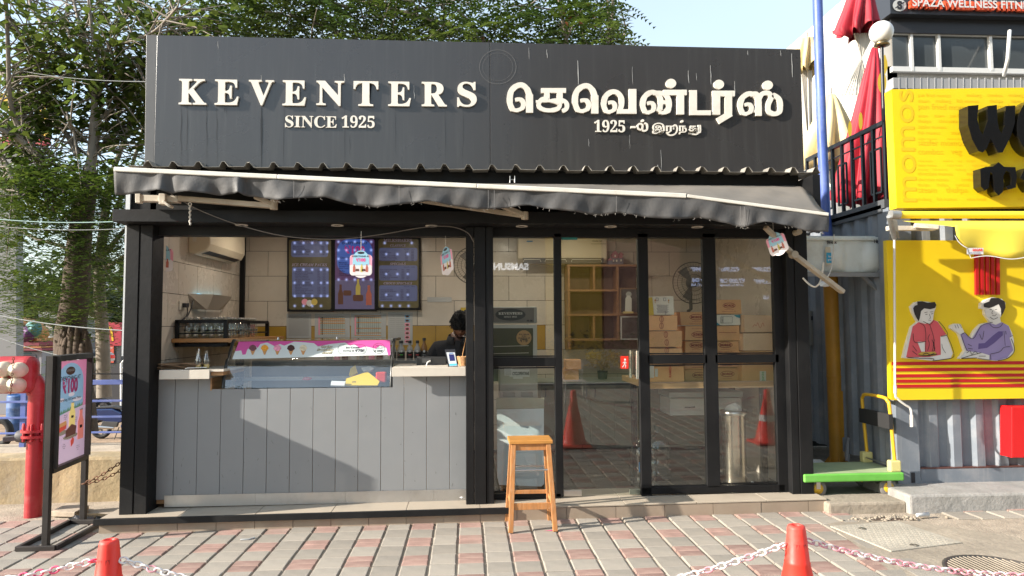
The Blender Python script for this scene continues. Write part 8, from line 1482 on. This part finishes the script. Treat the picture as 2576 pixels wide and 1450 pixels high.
def leaves(name, par, pts, m_, size, kind, seed, clus=7, spread=.16):
    rr = random.Random(seed); V = []; F = []; A = []; g = rr.gauss; u = rr.uniform
    for c, rad_ in pts:
        tone = rr.random() * .7
        if kind == 'broad':
            for _ in range(clus):
                x, y, z = c.x + g(0, rad_), c.y + g(0, rad_), c.z + g(0, rad_ * .8); s_ = size * u(.6, 1.2); a = u(0, 6.283); ca, sa = math.cos(a), math.sin(a); dz = u(-.9, -.1); tl_ = u(-.6, .6); b0 = len(V)
                ex, ey = -sa * s_ * .42, ca * s_ * .42; ez = tl_ * s_ * .42; dx, dy, dzz = ca * s_, sa * s_, dz * s_
                V += [(x, y, z), (x + dx * .35 + ex, y + dy * .35 + ey, z + dzz * .35 + ez), (x + dx, y + dy, z + dzz), (x + dx * .35 - ex, y + dy * .35 - ey, z + dzz * .35 - ez)]; F.append((b0, b0 + 1, b0 + 2, b0 + 3)); t_ = min(1, max(0, tone + u(-.2, .3))); A += [t_] * 4
        else:
            for _ in range(clus):
                x, y, z = c.x + g(0, rad_), c.y + g(0, rad_), c.z + g(0, rad_ * .8); a = u(0, 6.283); ca, sa = math.cos(a), math.sin(a); L_ = size * u(2.2, 3.6); n = 6; t_ = min(1, max(0, tone + u(-.2, .3)))
                for k in range(n):
                    f = (k + .5) / n; px, py, pz = x + ca * L_ * f, y + sa * L_ * f, z - L_ * .5 * f * f; w = size * .7 * (1 - .4 * f); h = L_ / n * .36
                    b0 = len(V)
                    V += [(px - ca * h, py - sa * h, pz), (px - sa * w + ca * h * .6, py + ca * w + sa * h * .6, pz - w * .25), (px + ca * h, py + sa * h, pz), (px + sa * w + ca * h * .6, py - ca * w + sa * h * .6, pz - w * .25)]; F.append((b0, b0 + 1, b0 + 2, b0 + 3)); A += [t_] * 4
    me = bpy.data.meshes.new(name); me.from_pydata(V, [], F); at = me.attributes.new('v', 'FLOAT', 'POINT'); at.data.foreach_set('value', array.array('f', A)); me.materials.append(m_); o = bpy.data.objects.new(name, me); COL.objects.link(o)
    if par is not None: o.parent = par; o.matrix_parent_inverse = Matrix.Translation(-WORLD[par.name])
    return o
def K1(pts): return [(x * .4337, y * .4337) for x, y in pts]
def limb(b, pts, rs, Y, dy=0.):
    P = []
    for i, (x, y) in enumerate(pts): P.append(tuple(PY(x, y, Y + dy * i / max(1, len(pts) - 1))))
    P = smooth2(P, 5); k = (Y + 5.92) / FX; n = len(P); R_ = []
    for i in range(n): t_ = i / (n - 1) * (len(rs) - 1); j = min(int(t_), len(rs) - 2); R_.append((rs[j] + (rs[j + 1] - rs[j]) * (t_ - j)) * k)
    b.tube([Vector(p) for p in P], R_, 10); return [Vector(p) for p in P]
TYr = 3.6
tree = thing('peepal_tree', 'large broad-leaved tree with pale crooked limbs left of the kiosk', 'tree', PY(188, 1000, TYr)); tree_pts = []
b = MB(); t0 = PY(190, 1000, TYr); t0.z = .2; k = (TYr + 5.92) / FX
limb(b, [(188, 1090), (184, 1000), (182, 930), (176, 850), (188, 760), (196, 650), (205, 560), (222, 470), (225, 430)], [50, 46, 38, 34, 31, 28, 25, 21, 18], TYr); 
for i in range(14): a = i * .45; rr_ = random.Random(i); limb(b, [(150 + i * 6, 960 + (i % 3) * 12), (155 + i * 5, 880), (160 + i * 4.4, 820 + (i % 4) * 14)], [12, 11, 4], TYr - .25 - .02 * (i % 3))
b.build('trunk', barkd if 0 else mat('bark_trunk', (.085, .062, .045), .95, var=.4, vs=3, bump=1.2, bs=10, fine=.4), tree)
limbs = [([(520, 1000), (535, 900), (540, 780), (548, 640), (545, 560)], [24, 22, 19, 16, 14], 0), ([(545, 560), (575, 420), (560, 300), (535, 180), (510, -40)], [12, 10, 9, 8, 6], -.3), ([(525, 540), (520, 430), (480, 300), (455, 130), (420, -40)], [11, 9, 8, 7, 6], .4), ([(450, 900), (400, 800), (350, 740), (230, 620), (100, 500), (-40, 370)], [16, 13, 11, 10, 9, 8], .8),
    ([(250, 960), (235, 920), (150, 840), (60, 780), (-60, 720)], [14, 13, 12, 11, 9], -.5), ([(230, 950), (130, 800), (62, 600), (50, 400), (40, 100), (28, -60)], [13, 11, 10, 9, 8, 7], -1.), ([(400, 330), (310, 250), (235, 130), (180, 40), (160, -60)], [8, 7, 6.5, 6, 5], .5), ([(540, 720), (640, 640), (720, 560), (800, 470)], [11, 8, 6, 3], .4), ([(560, 400), (640, 270), (760, 240), (880, 190), (960, 120), (1030, 40)], [6, 5.5, 5, 5, 4.5, 4], -.9),
    ([(490, 980), (560, 880), (640, 800), (760, 720), (850, 660)], [11, 8, 7, 6, 4], .6), ([(-60, 780), (20, 920), (70, 1030), (115, 1150)], [9, 9, 8, 5], -.6), ([(440, 850), (430, 770), (395, 700)], [9, 7, 4], -.4), ([(580, 380), (640, 250), (720, 120), (810, 0)], [5, 4.5, 4, 3.5], .5), ([(440, 290), (400, 200), (385, 80), (390, -40)], [7, 6, 6, 5], .9), ([(570, 560), (640, 440), (740, 350), (830, 320)], [5, 5, 4, 3], -.2), ([(250, 980), (240, 1060), (280, 1160)], [10, 8, 5], -.3), ([(340, 480), (240, 380), (120, 410), (60, 500)], [4, 4, 4, 3], -.3), ([(900, 190), (960, 250), (1060, 240), (1200, 160)], [3, 3, 3, 2], .2)]
LB = MB()
for pts, rs, dy in limbs:
    P = limb(LB, K1(pts), [q_ * .52 for q_ in rs], TYr - .1, dy); tree_pts.append(P)
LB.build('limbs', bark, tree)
random.seed(77); pts = []; TB = MB()
for P in tree_pts:
    L_ = len(P)
    for i in range(3, L_, 1):
        for _ in range(2):
            p = P[i]; d_ = Vector((random.gauss(0, .5), random.gauss(.42, .5), random.gauss(.05, .45))); e = p + d_
            TB.tube([p, p + d_ * .55 + Vector((0, 0, .05)), e], [.012, .008, .003], 4, cap=False)
            for f in (.45, .7, 1.): pts.append((p + d_ * f, .13))
TB.build('twigs', bark, tree, kind='stuff')
import mathutils
pts = [q_ for q_ in pts if mathutils.noise.noise(q_[0] * 1.1) < .03 or inview(q_[0])[1] > 420]
pts = [q_ for q_ in pts if not (460 < inview(q_[0])[0] and inview(q_[0])[1] > 120 and q_[0].y < 2.3)]
leaves('crown', tree, pts, leafA, .115, 'broad', 5, clus=6)
TY2 = 5.6; tree2 = thing('feathery_tree', 'dense green tree with feathery drooping leaves behind the sign stand', 'tree', PY(260, 960, TY2)); b = MB(); limb(b, [(262, 1000), (258, 850), (250, 700), (262, 560), (280, 430)], [17, 15, 13, 10, 7], TY2)
tp = []
for pts_ in ([(255, 760), (190, 640), (90, 600), (10, 560)], [(250, 700), (180, 560), (100, 470)], [(262, 600), (310, 480), (350, 360), (380, 240)], [(270, 520), (230, 400), (260, 280)], [(255, 680), (320, 640), (360, 600)], [(255, 800), (150, 760), (40, 740)], [(262, 640), (330, 560), (370, 520)], [(280, 440), (330, 300), (350, 160)]): tp.append(limb(b, pts_, [7, 5, 4, 3], TY2, random.uniform(-1, 1)))
b.build('trunk', bark, tree2); random.seed(12); pts = []
for P in tp:
    for p in P[2:]:
        for _ in range(3): pts.append((p + Vector((random.gauss(0, .45), random.gauss(0, .6), random.gauss(0, .4))), .22))
pts = [q_ for q_ in pts if inview(q_[0])[1] > 400]
for _ in range(520):
    y_ = 430 + 380 * random.random() ** 1.2; x_ = random.uniform(-20, 325); mathutils.noise.noise(Vector((x_ * .022, y_ * .022, 3))) < .1 and pts.append((PY(x_, y_, random.choice((2.7, 3.1, 4.3, 4.8, 5.3, 5.8)) + random.uniform(-.2, .2)), .17))
leaves('crown', tree2, pts, leafB, .11, 'feather', 6, clus=7)
TY3 = 5.2; tree3 = thing('rain_tree', 'broad feathery tree rising behind the kiosk roof', 'tree', PY(1500, 900, TY3)); b = MB(); base = Vector((PY(1480, 400, TY3).x, TY3, .1)); tp = []
limb(b, [(1480, 1250), (1490, 900), (1500, 500), (1480, 330)], [26, 24, 20, 17], TY3)
for pts_, r0_ in (([(1490, 330), (1380, 200), (1230, 110), (1050, 40), (880, 0)], 9), ([(1490, 330), (1450, 200), (1420, 80), (1400, -40)], 8), ([(1490, 330), (1620, 220), (1790, 130), (1900, 60)], 8), ([(1500, 330), (1700, 250), (1950, 160), (2120, 70)], 8), ([(1380, 200), (1180, 190), (980, 150), (780, 110)], 7), ([(1230, 110), (1100, -20), (960, -90)], 6), ([(1790, 130), (1860, -20), (1900, -90)], 5), ([(1950, 160), (2150, 130), (2340, 110)], 5), ([(1700, 250), (1760, 60), (1700, -60)], 5), ([(980, 150), (800, 60), (660, 30)], 5), ([(1900, 60), (2020, 90), (2160, 60)], 4), ([(880, 20), (700, -30), (560, -60)], 5), ([(780, 110), (620, 100), (500, 60)], 4)):
    pts_ = [(x * .12 + 1320 if x > 1500 else x, y) for x, y in pts_]; tp.append(limb(b, pts_, [r0_, r0_ * .75, r0_ * .5, r0_ * .35], TY3, random.uniform(-1.2, 1.2)))
b.build('trunk', bark, tree3); random.seed(13); pts = []; TB = MB()
for P in tp:
    for i, p in enumerate(P[4:]):
        f = i / len(P)
        for _ in range(9):
            q_ = p + Vector((random.gauss(0, .55), random.gauss(0, .7), random.gauss(.02, .42)))
            x, y = inview(q_)
            if x > 1530 + random.uniform(-40, 40) or (x > 1320 and random.random() < .45): continue
            pts.append((q_, .17)); 
            if random.random() < .3 and x < 1540: TB.tube([p, (p + q_) / 2 + Vector((0, 0, .04)), q_], [.014, .009, .004], 4, cap=False)
TB.build('twigs', bark, tree3, kind='stuff')
leaves('crown', tree3, pts, leafB, .125, 'feather', 8, clus=8)
leaves('seed_pods', tree3, [q_ for q_ in pts if inview(q_[0])[0] > 1200][::5], leafC, .06, 'broad', 9, clus=5)
hm = leafmat('hedge_leaf', (.03, .06, .018)); pts = []; random.seed(3)
for i in range(260): pts.append((Vector((random.uniform(-26, -8), random.uniform(22, 25), random.uniform(-.5, 4.6))), .45))
o = leaves('far_foliage', None, pts, hm, .42, 'broad', 4, clus=34); o['kind'] = 'stuff'; o['label'] = 'dark far-off foliage beyond the yard'
lawnm = mat('lawn', (.05, .09, .02), .95, var=.4, vs=5, bump=.8, bs=40); b = MB(); b.quad((-30, -20, .14), (30, -20, .14), (30, -11.2, .14), (-30, -11.2, .14)); b.build('lawn', lawnm, kind='structure')
b = MB(); b.box((-30, -11.3, 0), (30, -11.05, .28)); b.build('far_kerb', concg, kind='structure')
b = MB(); b.quad((-30, -19.2, .15), (30, -19.2, .15), (30, -26, .16), (-30, -26, .16)); b.build('road', mat('asphalt', (.05, .05, .05), .9, var=.2), kind='structure')
pts = []; random.seed(5)
for i in range(240): pts.append((Vector((random.uniform(-14, 14), random.uniform(-18.6, -17.6), random.uniform(.3, 1.3))), .28))
o = leaves('hedge', None, pts, hm, .13, 'broad', 4, clus=26); tag(o, 'clipped green hedge across the street, out of view', 'hedge')
OY = -27.; shop = thing('electronics_shop', 'dark electronics shop across the street, seen mirrored in the glass', 'building', (2, OY, .1))
def mx(x, y): return PY(x, y, 27.)
XA, XB_ = mx(1215, 700).x, mx(2300, 700).x; b = MB(); b.box((XA, OY - 8, 0), (XB_, OY, 9.5)); b.build('wall', mat('shop_wall', (.10, .092, .094), .6), shop)
b = MB(); b.box((mx(1215, 0).x, OY, mx(1300, 700).z), (mx(1365, 0).x, OY + .3, mx(1300, 600).z)); b.build('grey_band', mat('grey_band', (.30, .26, .2), .5), shop); b = MB(); b.box((mx(1505, 0).x, OY, .1), (mx(1690, 0).x, OY + .5, mx(1500, 600).z)); b.build('pink_pier', mat('pier', (.50, .24, .2), .8, var=.1), shop); b = MB(); b.box((mx(1366, 0).x, OY, .1), (mx(1498, 0).x, OY + .7, 9.4)); b.build('yellow_pier', mat('yellow_pier', (.85, .50, .04), .7), shop)
refl_block = thing('reflection_block', 'unseen tall block added behind the camera to darken the fascia reflection', 'building', (20, -42, .1)); b = MB(); b.box((3, -54, 0), (70, -42, 27)); b.build('wall', mat('reflection_block_wall', (.14, .12, .11), .8, var=.15), refl_block); b = MB()  # unseen block, added so the right of the fascia reflects something dark
for i in range(14):
    for j in range(7): b.box((6 + i * 4.5, -42, 2 + j * 3.6), (8.2 + i * 4.5, -41.95, 3.8 + j * 3.6))
b.build('windows', plain('far_window', (.08, .1, .13), .2), refl_block, kind='stuff')
def btext(t_, x, y, cap, m_, off=.03): vs, fs = glyphs(t_, off, 0, 'LEFT', 4); b = MB(); c = mx(x, y); k = cap / .71 * (c - CAM).dot(AX) / FX; b.add([(c.x - v.x * k, OY + .76, c.z + v.y * k) for v in vs], fs); b.build('lettering', m_, shop)
wl2 = plain('lit_letter', (.6, .6, .6), .5, emit=(1, 1, 1), es=1.6); btext('SAMSUNG', 1326, 682, 16, wl2, .05)
lp_ = plain('lit_price', (.3, .35, .6), .5, emit=(.6, .7, 1), es=1.1)
for t_, x, y, c_ in (('₹27,990*', 1775, 686, 10), ('₹25,990*', 1845, 686, 10), ('₹23,990*', 1925, 686, 10), ('Easy EMI', 1772, 712, 9), ('₹7,000 Off', 1858, 714, 10), ('₹3,999*', 1924, 716, 10), ('starting ₹1,500', 1776, 722, 6), ('on Old AC Exchange', 1856, 722, 5)): btext(t_, x, y, c_, lp_, .04)
btext('LG', 1917, 754, 8, lp_, .05)
tr4 = thing('street_tree', 'round leafy tree across the street, out of view', 'tree', (-10, -22, .1)); b = MB(); b.tube([(-10, -22, 0), (-10.1, -22, 2.2), (-9.8, -22, 4)], [.22, .17, .1], 10); b.build('trunk', bark, tr4); random.seed(2); leaves('crown', tr4, [(Vector((-10 + random.gauss(0, 1.5), -22 + random.gauss(0, 1.3), 5 + random.gauss(0, 1.2))), .4) for _ in range(150)], hm, .2, 'broad', 3, clus=26)
chp = Vector((2.2, -8.2, gz(2.2))); r = thing('plastic_chair', 'white patterned plastic chair behind the photographer, out of view', 'chair', chp); cwm = plain('chair_white', (.7, .66, .6), .4)
for dx, dy in ((-.2, -.2), (.2, -.2), (-.2, .2), (.2, .2)): b = MB(); b.tube([chp + Vector((dx * 1.15, dy * 1.15, 0)), chp + Vector((dx, dy, .43))], .014, 8); b.build('leg', cwm, r)
b = MB(); b.box(chp + Vector((-.22, -.22, .43)), chp + Vector((.22, .22, .455))); b.build('seat', cwm, r, bev=.02); b = MB(); random.seed(1)
fr0 = [chp + Vector(v) for v in ((-.2, -.2, .455), (-.23, -.26, .85), (.23, -.26, .85), (.2, -.2, .455))]; b.tube(fr0, .014, 8)
for i in range(10): a = fr0[0].lerp(fr0[1], random.random()) if i % 2 else fr0[1].lerp(fr0[2], random.random()); c = fr0[3].lerp(fr0[2], random.random()) if i % 3 else fr0[0].lerp(fr0[3], random.random()); b.tube([a, c], .008, 6)
b.build('backrest', cwm, r)
